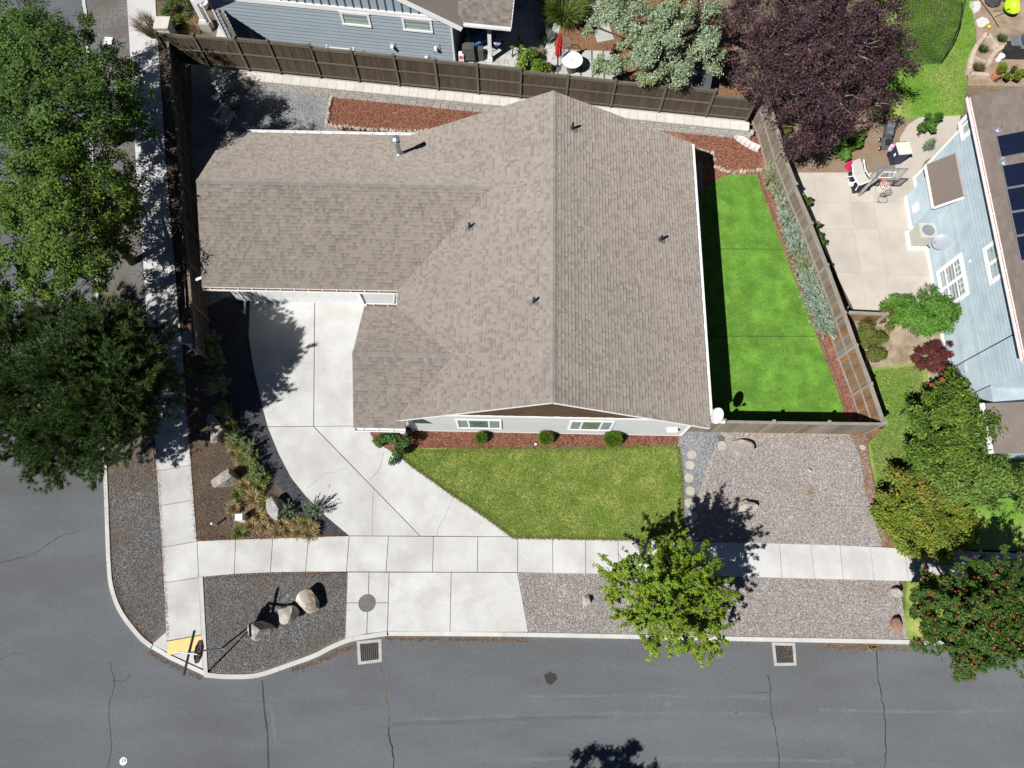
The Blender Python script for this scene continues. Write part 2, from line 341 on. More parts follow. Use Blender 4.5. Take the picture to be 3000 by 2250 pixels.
lawn=area('front_lawn','front lawn of green grass flecked with straw',[(1176,1325),(1230,1312),(1440,1316),(1700,1314),(1770,1318),(1980,1306),(1988,1330),(1996,1400),(1999,1480),(1999,1580),(1506,1573),(1455,1536),(1420,1509),(1330,1448),(1206,1362)],.015,LAWN)
area('mulch_bed','red bark mulch bed along the gable wall',[(1083,1255),(1995,1262),(1986,1306),(1770,1320),(1700,1316),(1440,1318),(1230,1314),(1172,1332),(1120,1310),(1090,1280)],-.005,MULCH)
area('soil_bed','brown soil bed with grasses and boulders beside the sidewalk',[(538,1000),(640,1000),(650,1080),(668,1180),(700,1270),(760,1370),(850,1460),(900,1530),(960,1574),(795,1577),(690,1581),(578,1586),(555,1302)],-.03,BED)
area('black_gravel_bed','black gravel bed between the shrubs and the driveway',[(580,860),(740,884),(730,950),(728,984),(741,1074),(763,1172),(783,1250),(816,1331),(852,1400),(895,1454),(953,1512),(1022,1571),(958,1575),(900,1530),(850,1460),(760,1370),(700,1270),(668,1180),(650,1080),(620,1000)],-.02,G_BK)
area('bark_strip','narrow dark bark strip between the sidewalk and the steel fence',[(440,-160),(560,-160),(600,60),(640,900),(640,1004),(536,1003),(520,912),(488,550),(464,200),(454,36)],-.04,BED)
area('backyard_gravel','blue grey gravel patio in the back yard',[(560,130),(975,232),(965,300),(958,365),(1010,385),(1320,420),(1320,560),(600,900),(560,700)],-.012,G_BL)
area('backyard_mulch','red bark mulch bed below the retaining wall',[(972,272),(1080,280),(1300,292),(1560,310),(2240,366),(2240,700),(2060,560),(2060,480),(1900,440),(1320,440),(1285,392),(1160,378),(1050,375),(961,370)],-.004,MULCH)
area('side_gravel','strip of blue gravel beside the house wall',[(2020,420),(2068,455),(2092,485),(2110,495),(2150,500),(2160,520),(2120,560),(2140,900),(2140,1260),(2000,1262)],-.006,G_BL)
turf=area('artificial_turf','bright artificial turf lawn in the side yard',[(2050,560),(2098,530),(2120,516),(2150,511),(2218,512),(2232,560),(2262,640),(2310,770),(2360,900),(2410,1030),(2450,1135),(2474,1212),(2474,1259),(2060,1259)],.012,TURF)
for pts in [[(2050,729),(2296,730)],[(2060,985),(2388,985)]]: 
    mb=MB(); ribbon(mb,PL(pts,.016),.03,.016,0,1); mb.build('turf_seam',mat('seam',(.02,.07,.008),.9) if 'seam' not in MATS else MATS['seam'],turf)
area('side_mulch','red bark mulch strip between the turf and the fence',[(2214,366),(2262,400),(2310,540),(2380,740),(2440,920),(2500,1090),(2545,1262),(2474,1262),(2474,1205),(2450,1130),(2410,1028),(2360,898),(2310,768),(2262,640),(2232,556),(2214,505)],-.002,MULCH)
mb=MB(); ribbon(mb,PL([(2220,455),(2220,500),(2240,560),(2270,640),(2320,770),(2370,900),(2420,1030),(2460,1135),(2483,1212)],.03),.05,.035,0,4); tag(mb.build('edging_strip',FENR),'thin dark edging strip round the artificial turf','edging')
# sidewalks of cast slabs
def slabs(name,label,base,cells,zt,m=CONC,gap=.012,part='slab'):
    root=thing(name,label,'pavement',(0,0,0)); root['kind']='structure'
    mb=MB(); mb.prism([(p.x,p.y) for p in PL(base)],-.28,zt-.03); mb.build('slab_bed',JOINT,root)
    for c in cells:
        q=[p for p in PL(c)]; ctr=sum(q,Vector())/len(q); poly=[]
        k=len(q); ar=sum(q[i].x*q[(i+1)%k].y-q[(i+1)%k].x*q[i].y for i in range(k))
        if ar<0:q=q[::-1]
        ins=[]
        for i in range(k):
            a,b,cc=q[i-1],q[i],q[(i+1)%k]; e1=(b-a).to_2d().normalized();e2=(cc-b).to_2d().normalized()
            n1=Vector((-e1.y,e1.x));n2=Vector((-e2.y,e2.x)); bis=(n1+n2); s=bis.length
            bis=bis.normalized()*(gap/max(.5,s/2)) if s>1e-4 else n1*gap
            ins.append((b.x+bis.x,b.y+bis.y))
        h=random.uniform(-.003,.003); mb=MB(); mb.prism(ins,-.25,zt+h)
        o=mb.build(part,m,root)
    return root
def interp(path,y):
    for (x0,y0),(x1,y1) in zip(path,path[1:]):
        if y0<=y<=y1: return x0+(x1-x0)*(y-y0)/(y1-y0)
    return path[-1][0] if y>path[-1][1] else path[0][0]
WRX=WR+[(582,1691),(585,1745),(590,1860),(592,1905),(596,1978)]
js=[(-160,-165),(-25,-32),(92,83),(160,152),(231,224),(307,297),(378,366),(448,438),(533,520),(617,604),(680,667),(750,736),(819,805),(892,878),(967,960),(1060,1056),(1152,1143),(1272,1256),(1380,1363),(1482,1465),(1604,1586),(1708,1692),(1878,1860)]
cells=[]
for (a,b),(c,d) in zip(js,js[1:]):
    cells.append([(interp(WL,a),a),(interp(WRX,b),b),(interp(WRX,d),d),(interp(WL,c),c)])
slabs('sidewalk','long pale concrete sidewalk running up past the side fence',[(362,-160),(448,-165),(457,36),(492,550),(555,1302),(577,1585),(592,1862),(487,1878),(474,1603),(416,724)],cells,.0)
# ramp with a tactile pad
ramp=thing('kerb_ramp','concrete kerb ramp with a yellow tactile pad by the stop sign','ramp',(0,0,0)); ramp['kind']='structure'
def slope(mb,pts,zs):
    q=[P(a,b,zz) for (a,b),zz in zip(pts,zs)]; n=len(mb.v); mb.v+=[tuple(p) for p in q]+[(p.x,p.y,-.28) for p in q]; k=len(q)
    mb._f(tuple(range(n,n+k)),*[(n+i,n+(i+1)%k,n+k+(i+1)%k,n+k+i) for i in range(k)]); return mb
slope(MB(),[(489,1921),(592,1905),(594,1966),(492,1921)],[-.04,-.04,-.10,-.09]).build('ramp_slab',CONC,ramp)
slope(MB(),[(443,1890),(486,1852),(490,1920),(449,1896)],[-.03,-.005,-.08,-.09]).build('ramp_flare',CONC,ramp)
slope(MB(),[(488.5,1879.5),(590,1861.5),(592,1904),(490,1920)],[.0,.0,-.04,-.04]).build('pad_base',CONC,ramp)
YEL=mat('tactile_yellow',(.80,.60,.25),.7,.05,3,30,.08); pad=slope(MB(),[(490,1880),(590,1862),(591.5,1903),(491,1919)],[.006,.006,-.034,-.034]).build('tactile_pad',YEL,ramp)
mb=MB()
for i in range(22):
    for j in range(9):
        a,b=(i+.5)/22,(j+.5)/9; px=490+a*101; py=1880+(1862-1880)*a+b*(39+2*a); q=P(px,py,.008-.04*b); mb.lathe([(.012,-.004),(.008,.005)],q,6)
d=mb.build('tactile_domes',YEL,pad); d['kind']='stuff'
# south sidewalk
T=[(577,1585),(690,1580),(799,1577),(904,1573),(1023,1570),(1138,1570.5),(1270,1571.5),(1400,1572),(1517,1573),(1619,1575.5),(1714.6,1578),(1811,1580),(1905,1582),(1997,1584.5),(2087,1587),(2183,1589),(2234,1590),(2284,1591.5),(2376,1594),(2461,1597),(2549,1601),(2650,1606),(2745,1610),(2840,1614),(2935,1618),(3050,1623),(3250,1631)]
B=[(582,1691),(686,1682),(792,1677),(895,1675.5),(1015,1675),(1131,1675.5),(1267,1676),(1398,1676.5),(1516,1677),(1620,1679.5),(1716,1681),(1812,1683),(1906,1685),(1999,1687),(2091,1689),(2188,1691),(2240,1692.5),(2292,1694),(2387,1696.5),(2471,1698.5),(2562,1701),(2662,1703),(2760,1705),(2857,1708),(2955,1711),(3070,1714),(3270,1720)]
keep=[i for i in range(len(T)) if i not in (16,)]
T=[T[i] for i in keep];B=[B[i] for i in keep]
slabs('sidewalk','pale concrete sidewalk running along the front lawn and gravel',T+B[::-1],[[T[i],T[i+1],B[i+1],B[i]] for i in range(len(T)-1)],.0)
# drive
DL=[(732,882),(727,984),(741,1074),(763,1172),(783,1250)]; DL2=[(783,1250),(816,1331),(852,1400),(895,1454),(953,1512),(1022,1570)]
DR=[(1036,1248),(1083,1259),(1089,1277),(1123,1308),(1166,1333),(1206,1364),(1333,1451),(1423,1512),(1506,1572.5)]
drv=slabs('driveway','pale concrete driveway with cracks fanning out from the garage',DL+DL2[1:]+DR[::-1]+[(1180,1248),(1180,882)],[DL+[(919,1249),(922,883)],[(922,883),(919,1249),(1180,1247),(1180,882)],DL2+[(1231,1570.5),(935,1266),(919,1249)],[(919,1249),(935,1266),(1231,1570.5)]+[(1506,1572.5)]+DR[::-1][1:]],.002,gap=.016)
for pts,m,wd in [([(1093,1430),(1091,1480),(1091,1530),(1090,1570)],CRK4,.02),([(1080,1410),(1110,1375),(1118,1350),(1125,1325)],CRK4,.022),([(900,1430),(930,1405),(955,1388),(990,1380),(1020,1368)],CRK4,.018),([(1333,1452),(1318,1478),(1305,1510),(1285,1545),(1280,1570)],CRK4,.022),([(840,1055),(885,1063),(915,1062)],CRK4,.015)]: crack(pts,wd,.0068,drv,m,.02)
AL=lambda y:1018-(y-1676)*.043
slabs('driveway_apron','pale concrete apron joining the driveway to the road',[(1018,1676),(1516,1677.5),(1548,1852),(1136,1850),(1012,1868)],
 [[(1018,1676),(1081,1676),(1078,1766),(1015,1766)],[(1081,1676),(1140,1676.5),(1137,1766),(1078,1766)],[(1015,1766),(1078,1766),(1074,1857),(1011,1872)],[(1078,1766),(1137,1766),(1135,1850),(1074,1857)],
  [(1140,1676.5),(1322,1676.5),(1318,1852),(1135,1850)],[(1322,1676.5),(1516,1677.5),(1548,1852),(1318,1852)]],-.012,gap=.012)
# next door ground
NZ=.7
area('terrace','raised soil terrace of the garden beyond the back fence',[(440,-300),(2330,-300),(2300,0),(2255,300),(2238,366),(2235,318),(1900,288),(1500,262),(1200,236),(940,215),(760,172),(560,104),(470,110)],0.55,SOIL,-.29)
def area7(name,label,pts,m,z=NZ-.12): return area(name,label,pts,z,m,.3)
area7('bark_ground','brown bark ground under the conifer beyond the fence',[(1570,40),(2100,-20),(2200,330),(1700,300),(1560,260),(1540,180)],MULCHB,.57)
area7('concrete_porch','bright concrete porch slab beside the slate house',[(640,-60),(720,-60),(700,60),(720,140),(630,125),(640,70)],CONC,.58)
# ---------------------------------------------------------------- main house
ZE,ZR=2.9,6.2; RX=1.44; EX=8.06; WX=-5.08; YS,YN=7.2,20.88
SW_=(ZR-ZE)/(RX-WX); SE_=(ZR-ZE)/(EX-RX)
house=thing('house','large house with a brown shingle roof over grey walls and white trim','house',(1.44,13,0))
wall=MB()
# wing walls (inside the eaves)
GY=13.73
for poly,z1 in [([(-4.3,7.62),(7.55,7.62),(7.55,20.4),(-4.45,20.4),(-4.6,20.4),(-4.6,12.0),(-4.3,12.0)],2.8),([(-13.1,GY),(-4.7,GY),(-4.7,20.5),(-13.1,20.5)],2.8),([(-6.0,7.75),(-4.2,7.75),(-4.2,12.2),(-6.0,12.2)],.02)]: wall.prism(poly,-.25,z1)
wall.prism([(-5.9,11.6),(-4.5,11.6),(-4.5,12.0),(-5.9,12.0)],0,2.85)
wl_=wall.build('wall',GREYD,house)
# gable end behind the boards
mb=MB(); mb.extr([(-4.28,7.60,2.75),(7.53,7.60,2.75),(7.53,7.60,ZE+.22),(RX,7.60,ZR-.08),(-4.28,7.60,ZE+.32)],(0,.12,0)); mb.build('gable_wall',GREYD,house)
mb=MB(); mb.extr([(-13.08,GY+.05,2.75),(-13.08,20.4,2.75),(-13.08,20.4,2.85),(-13.08,17.0,4.7),(-13.08,GY+.05,2.55)],(.12,0,0)); mb.build('gable_wall',GREYD,house)
# lap siding
def siding(parent,m,a,b,z0,z1,n,out,name='siding_board',hi=None,lo=None):
    """courses of lap boards between plan points a,b; out = outward unit vector; hi(z)->(ta,tb) clip along the run"""
    a=Vector((*a,0));b=Vector((*b,0));o=Vector((*out,0));h=(z1-z0)/n
    for i in range(n):
        za,zb=z0+i*h,z0+(i+1)*h; ta,tb=hi(zb) if hi else (0,1); tc,td=hi(za) if hi else (0,1)
        if tb-ta<.01: continue
        p=[a.lerp(b,tc)+o*.052,a.lerp(b,td)+o*.052,a.lerp(b,tb)+o*.012,a.lerp(b,ta)+o*.012]; zz=[za,za,zb+.004,zb+.004]
        q=[Vector((v.x,v.y,z)) for v,z in zip(p,zz)]; back=[v-o*(.051 if k<2 else .011) for k,v in enumerate(q)]
        s=MB(); s.quad(*q); s.quad(q[1],q[0],back[0],back[1]); s.quad(q[0],q[3],back[3],back[0]); s.quad(q[2],q[1],back[1],back[2]); s.build(name,m,parent)
siding(house,GREYW,(-4.3,7.60),(7.55,7.60),0.12,2.72,12,(0,-1))
siding(house,GREYW,(-4.78,GY),(-7.05,GY),0.1,2.72,15,(0,-1)) if False else siding(house,GREYW,(-7.0,GY),(-4.6,GY),.1,2.72,15,(0,-1))
siding(house,GREYW,(-13.1,GY),(-12.12,GY),.1,2.72,15,(0,-1))
mb=MB(); mb.box((1.6,7.545,2.80),(11.95,.05,.17)).box((1.6,7.57,.06),(11.9,.05,.10)); mb.box((7.53,7.565,1.4),(.12,.05,2.6)); mb.box((-4.28,7.555,1.4),(.12,.05,2.6)); mb.build('trim',WHITE,house)
# gable shingles
nrow=16
gs=MB()
for i in range(nrow):
    za=2.89+i*.205; zb=za+.205
    xa=max(-4.2,WX+.55+(za-ZE)/SW_); xb=min(7.5,EX-.5-(za-ZE)/SE_)
    x=xa
    while x<xb-.03:
        wd=random.uniform(.10,.30); x2=min(x+wd,xb); o=random.uniform(.0,.012)
        y0=7.575-o
        gs.quad((x,y0-.018,za),(x2-.008,y0-.018,za),(x2-.008,y0,zb+.01),(x,y0,zb+.01)); gs.quad((x,y0-.018,za),(x,7.6,za),(x2-.008,7.6,za),(x2-.008,y0-.018,za)); x=x2
gsh=gs.build('gable_shingles',GABLE,house,kind='stuff')
# roof decks + shingles
roof=MB(); T_=.10
def P3(x,y,z): return Vector((x,y,z))
zW=lambda x:ZE+(x-WX)*SW_
GRY,GRZ=17.0,4.93; GSy,GNy=13.06,20.99; gS=(GRZ-ZE)/(GRY-GSy); gN=(GRZ-ZE)/(GNy-GRY)
PRY,PRZ=9.63,4.24; PSy,PNy=6.92,12.29; pS=(PRZ-ZE)/(PRY-PSy); pN=(PRZ-ZE)/(PNy-PRY)
GX=-13.56; PX=-6.46
xg=WX+(GRZ-ZE)/SW_; xp=WX+(PRZ-ZE)/SW_
slopes=[ # name, polygon (x,y), z function, downhill vector in plan
 ([(RX,YS),(EX,YS),(EX,YN),(RX,YN)],lambda x,y:ZR-(x-RX)*SE_,(1,0)),
 ([(RX,YS),(RX,YN),(WX+.55,YN+.1),(WX,GNy-.02),(xg,GRY),(WX,GSy),(WX,PNy),(xp,PRY),(WX+.28,YS)],lambda x,y:zW(x),(-1,0)),
 ([(GX,GSy),(WX,GSy),(xg,GRY),(GX,GRY)],lambda x,y:ZE+(y-GSy)*gS,(0,-1)),
 ([(GX,GRY),(xg,GRY),(WX,GNy),(GX,GNy)],lambda x,y:ZE+(GNy-y)*gN,(0,1)),
 ([(PX,PSy),(-4.33,PSy),(-4.33,YS+.0),(WX+.28,YS),(xp,PRY),(PX,PRY)],lambda x,y:ZE+(y-PSy)*pS,(0,-1)),
 ([(PX,PRY),(xp,PRY),(WX,PNy),(PX,PNy)],lambda x,y:ZE+(PNy-y)*pN,(0,1)),
]
for poly,zf,dn in slopes:
    n=len(roof.v);k=len(poly); roof.v+=[(x,y,zf(x,y)-.012) for x,y in poly]+[(x,y,zf(x,y)-T_) for x,y in poly]
    roof._f(tuple(range(n,n+k)),tuple(range(n+k,n+2*k))[::-1],*[(n+i,n+(i+1)%k,n+k+(i+1)%k,n+k+i) for i in range(k)])
rf=roof.build('roof',mat('roof_deck',(.235,.20,.18),.95,.1,4),house)
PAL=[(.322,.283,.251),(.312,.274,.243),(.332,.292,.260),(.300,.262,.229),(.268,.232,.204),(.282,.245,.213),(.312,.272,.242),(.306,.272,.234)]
def spans(poly,axis,val):
    """interval of the other coordinate where the line coord[axis]=val crosses the polygon (outermost spans by pairs)"""
    xs=[]
    for i in range(len(poly)):
        a,b=poly[i],poly[(i+1)%len(poly)]
        if (a[axis]-val)*(b[axis]-val)<0:
            t=(val-a[axis])/(b[axis]-a[axis]); xs.append(a[1-axis]+t*(b[1-axis]-a[1-axis]))
    xs.sort(); return [(xs[i],xs[i+1]) for i in range(0,len(xs)-1,2)]
tabs=[]
def lay(poly,zf,dn,exp=.1365,idx=0):
    ax=0 if dn[0] else 1; s=dn[ax]; lo=min(p[ax] for p in poly); hi=max(p[ax] for p in poly); k=int((hi-lo)/exp)+1
    for c in range(k):
        v0=(hi-c*exp) if s>0 else (lo+c*exp); v1=v0-s*exp; v1=max(lo+1e-3,min(hi-1e-3,v1))
        if abs(v1-v0)<.03: continue
        A=spans(poly,ax,v0-s*.002); B=spans(poly,ax,v1)
        if len(A)!=len(B): A=spans(poly,ax,(v0+v1)/2); B=A
        for (a0,a1),(b0,b1) in zip(A,B):
            u=min(a0,b0)-random.uniform(0,.25); end=max(a1,b1)
            while u<end:
                wd=random.choice((.07,.10,.12,.15,.19))*random.uniform(.85,1.2); u2=u+wd
                p=[max(u,a0),min(u2,a1),min(u2,b1),max(u,b0)]
                if p[1]-p[0]>.008 or p[2]-p[3]>.008:
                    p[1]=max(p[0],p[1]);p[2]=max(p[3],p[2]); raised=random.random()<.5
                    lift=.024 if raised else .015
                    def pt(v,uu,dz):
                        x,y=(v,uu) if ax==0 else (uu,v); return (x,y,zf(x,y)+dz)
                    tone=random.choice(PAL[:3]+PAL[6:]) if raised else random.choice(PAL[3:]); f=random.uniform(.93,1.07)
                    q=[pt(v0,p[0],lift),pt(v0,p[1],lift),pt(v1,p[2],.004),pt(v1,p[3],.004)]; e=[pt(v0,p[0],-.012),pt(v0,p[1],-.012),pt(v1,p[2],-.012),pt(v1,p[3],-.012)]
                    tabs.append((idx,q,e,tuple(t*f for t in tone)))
                u=u2
for i,(poly,zf,dn) in enumerate(slopes): lay(poly,zf,dn,idx=i)
cnt=0; rest=MB()
order=sorted(range(len(tabs)),key=lambda i:-(abs(tabs[i][1][1][0]-tabs[i][1][0][0])+abs(tabs[i][1][1][1]-tabs[i][1][0][1]))-(10 if tabs[i][0] in (4,5) else 0))
single=set(order[:190])
for i,(ix,q,e,c) in enumerate(tabs):
    mb=MB() if i in single else rest; mb.cur=c
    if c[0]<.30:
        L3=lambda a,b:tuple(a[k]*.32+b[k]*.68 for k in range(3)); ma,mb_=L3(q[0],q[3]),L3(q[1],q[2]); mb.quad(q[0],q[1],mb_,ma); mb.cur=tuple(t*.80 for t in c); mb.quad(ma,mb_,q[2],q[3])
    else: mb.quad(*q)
    mb.cur=tuple(t*.6 for t in c); mb.quad(q[1],q[0],e[0],e[1]); mb.cur=c; mb.quad(q[2],q[1],e[1],e[2]); mb.quad(q[0],q[3],e[3],e[0])  # butt edge darkened in colour to draw the course shadow line
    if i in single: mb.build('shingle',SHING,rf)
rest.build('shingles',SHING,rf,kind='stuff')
# ridge caps
def caps(a,b,perp,drop,parent,m=CAPM,step=.21,wd=.125):
    a=Vector(a);b=Vector(b);n=int((b-a).length/step);d=(b-a).normalized();p=Vector(perp)
    for i in range(n):
        s=a+d*(i*step);e=a+d*((i+1)*step+.03); mb=MB(); lo=Vector((0,0,drop))
        u0,u1=Vector((0,0,.045)),Vector((0,0,.03))
        mb.quad(s+u0,e+u1,e+p*wd+lo+u1,s+p*wd+lo+u0); mb.quad(e+u1,s+u0,s-p*wd+lo+u0,e-p*wd+lo+u1); mb.quad(s+u0,s+p*wd+lo+u0,s-p*wd+lo+u0); mb.build('ridge_cap',m,parent)
caps((RX,YS,ZR),(RX,YN,ZR),(1,0,0),-.062,rf); caps((GX,GRY,GRZ),(xg+.2,GRY,GRZ),(0,1,0),-.062,rf); caps((PX,PRY,PRZ),(xp+.2,PRY,PRZ),(0,1,0),-.062,rf)
# fascia and rake boards
def fb(a,b,h=.13,t=.016): fa=MB(); fa.bar(Vector(a)-Vector((0,0,h/2+.03)),Vector(b)-Vector((0,0,h/2+.03)),t,h); fa.build('fascia',WHITE,house)
for x0,z0,x1,z1,y in [(RX,ZR,EX,ZE,YS+.004),(RX,ZR,WX+.28,ZE+.14,YS+.004),(RX,ZR,EX,ZE,YN-.03),(RX,ZR,WX+.55,ZE+.28,YN-.03)]: fb((x0,y,z0),(x1,y,z1))
for y0,z0,y1,z1,x in [(GRY,GRZ,GSy,ZE,GX+.03),(GRY,GRZ,GNy,ZE,GX+.03),(PRY,PRZ,PSy,ZE,PX+.03),(PRY,PRZ,PNy,ZE,PX+.03)]: fb((x,y0,z0),(x,y1,z1))
# soffit shadow boards
so_=MB(); so_.box(((EX+7.55)/2,14,ZE-.14),(EX-7.55,13.4,.02)); so_.box((-9.1,(GSy+GY)/2-.0,ZE-.14),(8.9,.02+abs(GSy-GY),.02)); so_.build('soffit',WHITE,house)
NEED=mat('gutter_litter',(.16,.085,.055),.95,.4,6,20,.4)
def gutter(a,b,out,fill=False,straps=.61):
    a=Vector(a);b=Vector(b);o=Vector(out);z=Vector((0,0,1)); wd=.13; g=MB(); d=(b-a).normalized()
    base=a-z*.13; L_=b-a
    for q0,q1,w_,h_ in [(o*.006,None,.012,.11),(o*wd,None,.014,.12)]:
        g.bar(base+q0+z*h_/2,base+q0+L_+z*h_/2,w_,h_)
    g.bar(base+o*wd/2-z*.004,base+o*wd/2+L_-z*.004,wd,.008); g.bar(base+o*(wd+.008)+z*.118,base+o*(wd+.008)+L_+z*.118,.035,.014)
    for e in (a,b): g.bar(e-z*.07,e-z*.07+o*wd,.012,.12)
    go=g.build('gutter',WHITE,house); n=int(L_.length/straps); s=MB()
    for i in range(n): q=a+d*((i+.5)*straps); s.bar(q-z*.012,q-z*.012+o*wd,.028,.01)
    s.build('strap',WHITE,go)
    if fill: f=MB(); f.bar(base+o*wd/2+z*.035+d*.05,base+o*wd/2+L_+z*.035-d*.05,wd-.03,.05); f.build('leaf_litter',NEED,go)
gutter((EX,7.75,ZE),(EX,YN-.05,ZE),(1,0,0)); gutter((GX+.05,GSy,ZE),(WX+.05,GSy,ZE),(0,-1,0),True); gutter((GX+.9,GNy,ZE),(WX+.6,GNy,ZE),(0,1,0))
gutter((PX+.05,PSy,ZE),(-4.35,PSy,ZE),(0,-1,0)); gutter((PX+.1,PNy,ZE),(WX,PNy,ZE),(0,1,0),True); gutter((WX,PNy+.13,ZE),(WX,GSy-.13,ZE),(-1,0,0))
# garage door
dz=2.13; x0,x1=-11.94,-7.30; ds=MB(); ds.box(((x0+x1)/2,GY-.02,dz/2),(x1-x0,.04,dz)); gd=ds.build('garage_door',mat('door_paint',(.66,.67,.66),.5,.03,2),house)
for r_ in range(4):
    for c_ in range(8):
        wpan=(x1-x0)/8; mb=MB(); cx=x0+(c_+.5)*wpan; cz=(r_+.5)*dz/4; mb.box((cx,GY-.042,cz),(wpan-.14,.008,dz/4-.16)); mb.build('door_panel',mat('panel_paint',(.66,.67,.66),.5,.03,2) if 'panel_paint' not in MATS else MATS['panel_paint'],gd)
mb=MB()
for r_ in (1,2,3): mb.box(((x0+x1)/2,GY-.041,r_*dz/4),(x1-x0,.004,.012))
mb.build('door_joint',GREYD,gd)
mb=MB(); mb.box((x0-.09,GY-.03,dz/2+.06),(.16,.10,dz+.12)).box((x1+.09,GY-.03,dz/2+.06),(.16,.10,dz+.12)).box(((x0+x1)/2,GY-.03,dz+.07),(x1-x0+.0,.10,.13)); mb.build('door_trim',WHITE,house)
# front windows
def window(parent,cx,cz,wd,ht,y,parts,out=-1,mside=.09,wallm=WHITE):
    fr=MB(); d=.05; t=mside
    fr.box((cx,y+out*d/2,cz+ht/2+t/2),(wd+2*t,d,t)).box((cx,y+out*d/2,cz-ht/2-t/2),(wd+2*t,d*1.5,t)).box((cx-wd/2-t/2,y+out*d/2,cz),(t,d,ht)).box((cx+wd/2+t/2,y+out*d/2,cz),(t,d,ht))
    xs=-wd/2; 
    for i,f in enumerate(parts[:-1]): xs+=f*wd; fr.box((cx+xs,y+out*d/2,cz),(.075,d*.9,ht))
    f_=fr.build('window',wallm,parent); xs=-wd/2
    for f in parts:
        g=MB(); g.quad((cx+xs,y+out*.03,cz-ht/2),(cx+xs+f*wd,y+out*.03,cz-ht/2),(cx+xs+f*wd,y+out*.03,cz+ht/2),(cx+xs,y+out*.03,cz+ht/2)); g.build('pane',GLASSW,f_); xs+=f*wd
    bk=MB(); bk.quad((cx-wd/2,y+out*.022,cz-ht/2),(cx+wd/2,y+out*.022,cz-ht/2),(cx+wd/2,y+out*.022,cz+ht/2),(cx-wd/2,y+out*.022,cz+ht/2)); bk.build('interior',DARKIN,f_); return f_
SCR=mat('insect_screen',(.22,.235,.25),.9,.08,6); GREENC=mat('green_reflection_blind',(.10,.17,.115),.35,.5,3,12,.5)  # green colour stands in for a reflection in the middle pane
for a,b in [((1331,1226),(1470,1254)),((1652,1230),(1788,1259))]:
    p=PY(a[0],a[1],7.57); q=PY(b[0],b[1],7.57); zt,zb=p.z-.10,max(.55,q.z+.10); xl,xr=PY(a[0]+10,b[1],7.57).x+.1,q.x-.1
    f_=window(house,(xl+xr)/2,(zt+zb)/2,xr-xl,zt-zb,7.566,(.25,.5,.25),-1,.10)
    mb=MB(); wd=xr-xl; cx=(xl+xr)/2
    for s in (-1,1): mb.quad(*[(cx+s*wd*.375+u*wd*.10,7.533,(zt+zb)/2+v*(zt-zb)*.45) for u,v in ((-1,-1),(1,-1),(1,1),(-1,1))])
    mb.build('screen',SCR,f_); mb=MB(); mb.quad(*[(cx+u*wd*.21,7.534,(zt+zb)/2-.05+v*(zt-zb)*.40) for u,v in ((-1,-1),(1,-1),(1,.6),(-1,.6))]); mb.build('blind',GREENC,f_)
# wall vent hood, roof vents, flue
h=PY(1969,1258,7.5); mb=MB(); mb.box((h.x,7.47,h.z),(.42,.2,.26)).box((h.x,7.50,h.z-.2),(.30,.12,.16)); mb.build('vent_hood',WHITE,house)
def roofpoint(px,py,i):
    poly,zf,dn=slopes[i]; a=Vector((0,0,0)); n=Vector((-(zf(1,0)-zf(0,0)),-(zf(0,1)-zf(0,0)),1)); return PP(px,py,(0,0,zf(0,0)),n),n.normalized()
for px,py,i in [(1677,378,0),(1376,668,1),(1935,704,0),(1564,886,1)]:
    p,n=roofpoint(px,py,i); mb=MB(); d=slopes[i][2]; L_=.26; t=Vector((d[0],d[1],0)); t=(t-n*t.dot(n)).normalized(); s=t.cross(n)
    mb.extr([p+t*.2+s*.13+n*.02,p+t*.2-s*.13+n*.02,p-t*.16-s*.13+n*.02,p-t*.16+s*.13+n*.02],n*.012); vo=mb.build('roof_vent',mat('vent_flashing',(.17,.18,.19),.5,.1,4) if 'vent_flashing' not in MATS else MATS['vent_flashing'],house)
    mb=MB(); mb.tube([p-Vector((0,0,.05)),p+Vector((0,0,.06)),p+Vector((0,0,.40))],[.085,.06,.05],10); mb.build('vent_pipe',DKMET,vo)
p,n=roofpoint(1170,452,3); p=Vector(p); mb=MB(); mb.lathe([(.22,-.12),(.20,.0),(.13,.09),(.115,.10),(.115,.88)],p,18); fl=mb.build('flue',METAL,house,smooth=False)
mb=MB(); mb.lathe([(.15,.86),(.16,.88),(.16,.93),(.12,.94)],p,18); mb.lathe([(.13,.94),(.13,1.06)],p,18); mb.lathe([(.17,1.06),(.18,1.10),(.17,1.16),(.08,1.22),(.01,1.23)],p,18); mb.build('flue_cap',METAL,fl)
mb=MB()
for k in range(12): a=k*math.pi/6; mb.box((p.x+.133*math.cos(a),p.y+.133*math.sin(a),p.z+1.0),(.012,.03,.09),rz=a)
mb.build('flue_louvre',DKMET,fl)
# downspouts
mb=MB(); mb.bar((-12.9,GSy-.10,2.75),(-12.75,GY-.06,2.45),.07).bar((-12.75,GY-.06,2.45),(-12.75,GY-.06,.15),.07,.05); mb.bar((-12.75,GY-.06,.15),(-12.72,GY-.7,.04),.07); mb.build('downspout',WHITE,house)
mb=MB(); mb.bar((-4.5,PSy-.02,2.72),(-4.40,7.52,2.35),.07).bar((-4.40,7.52,2.35),(-4.40,7.52,.1),.07,.05); mb.build('downspout',WHITE,house)
mb=MB(); mb.box((-4.75,7.25,1.4),(.18,.18,2.75)); mb.build('porch_post',WHITE,house)
mb=MB(); mb.bar((GX-.02,13.55,2.86),(GX-.52,13.6,2.45),.10,.06); mb.build('downspout_bracket',WHITE,house)
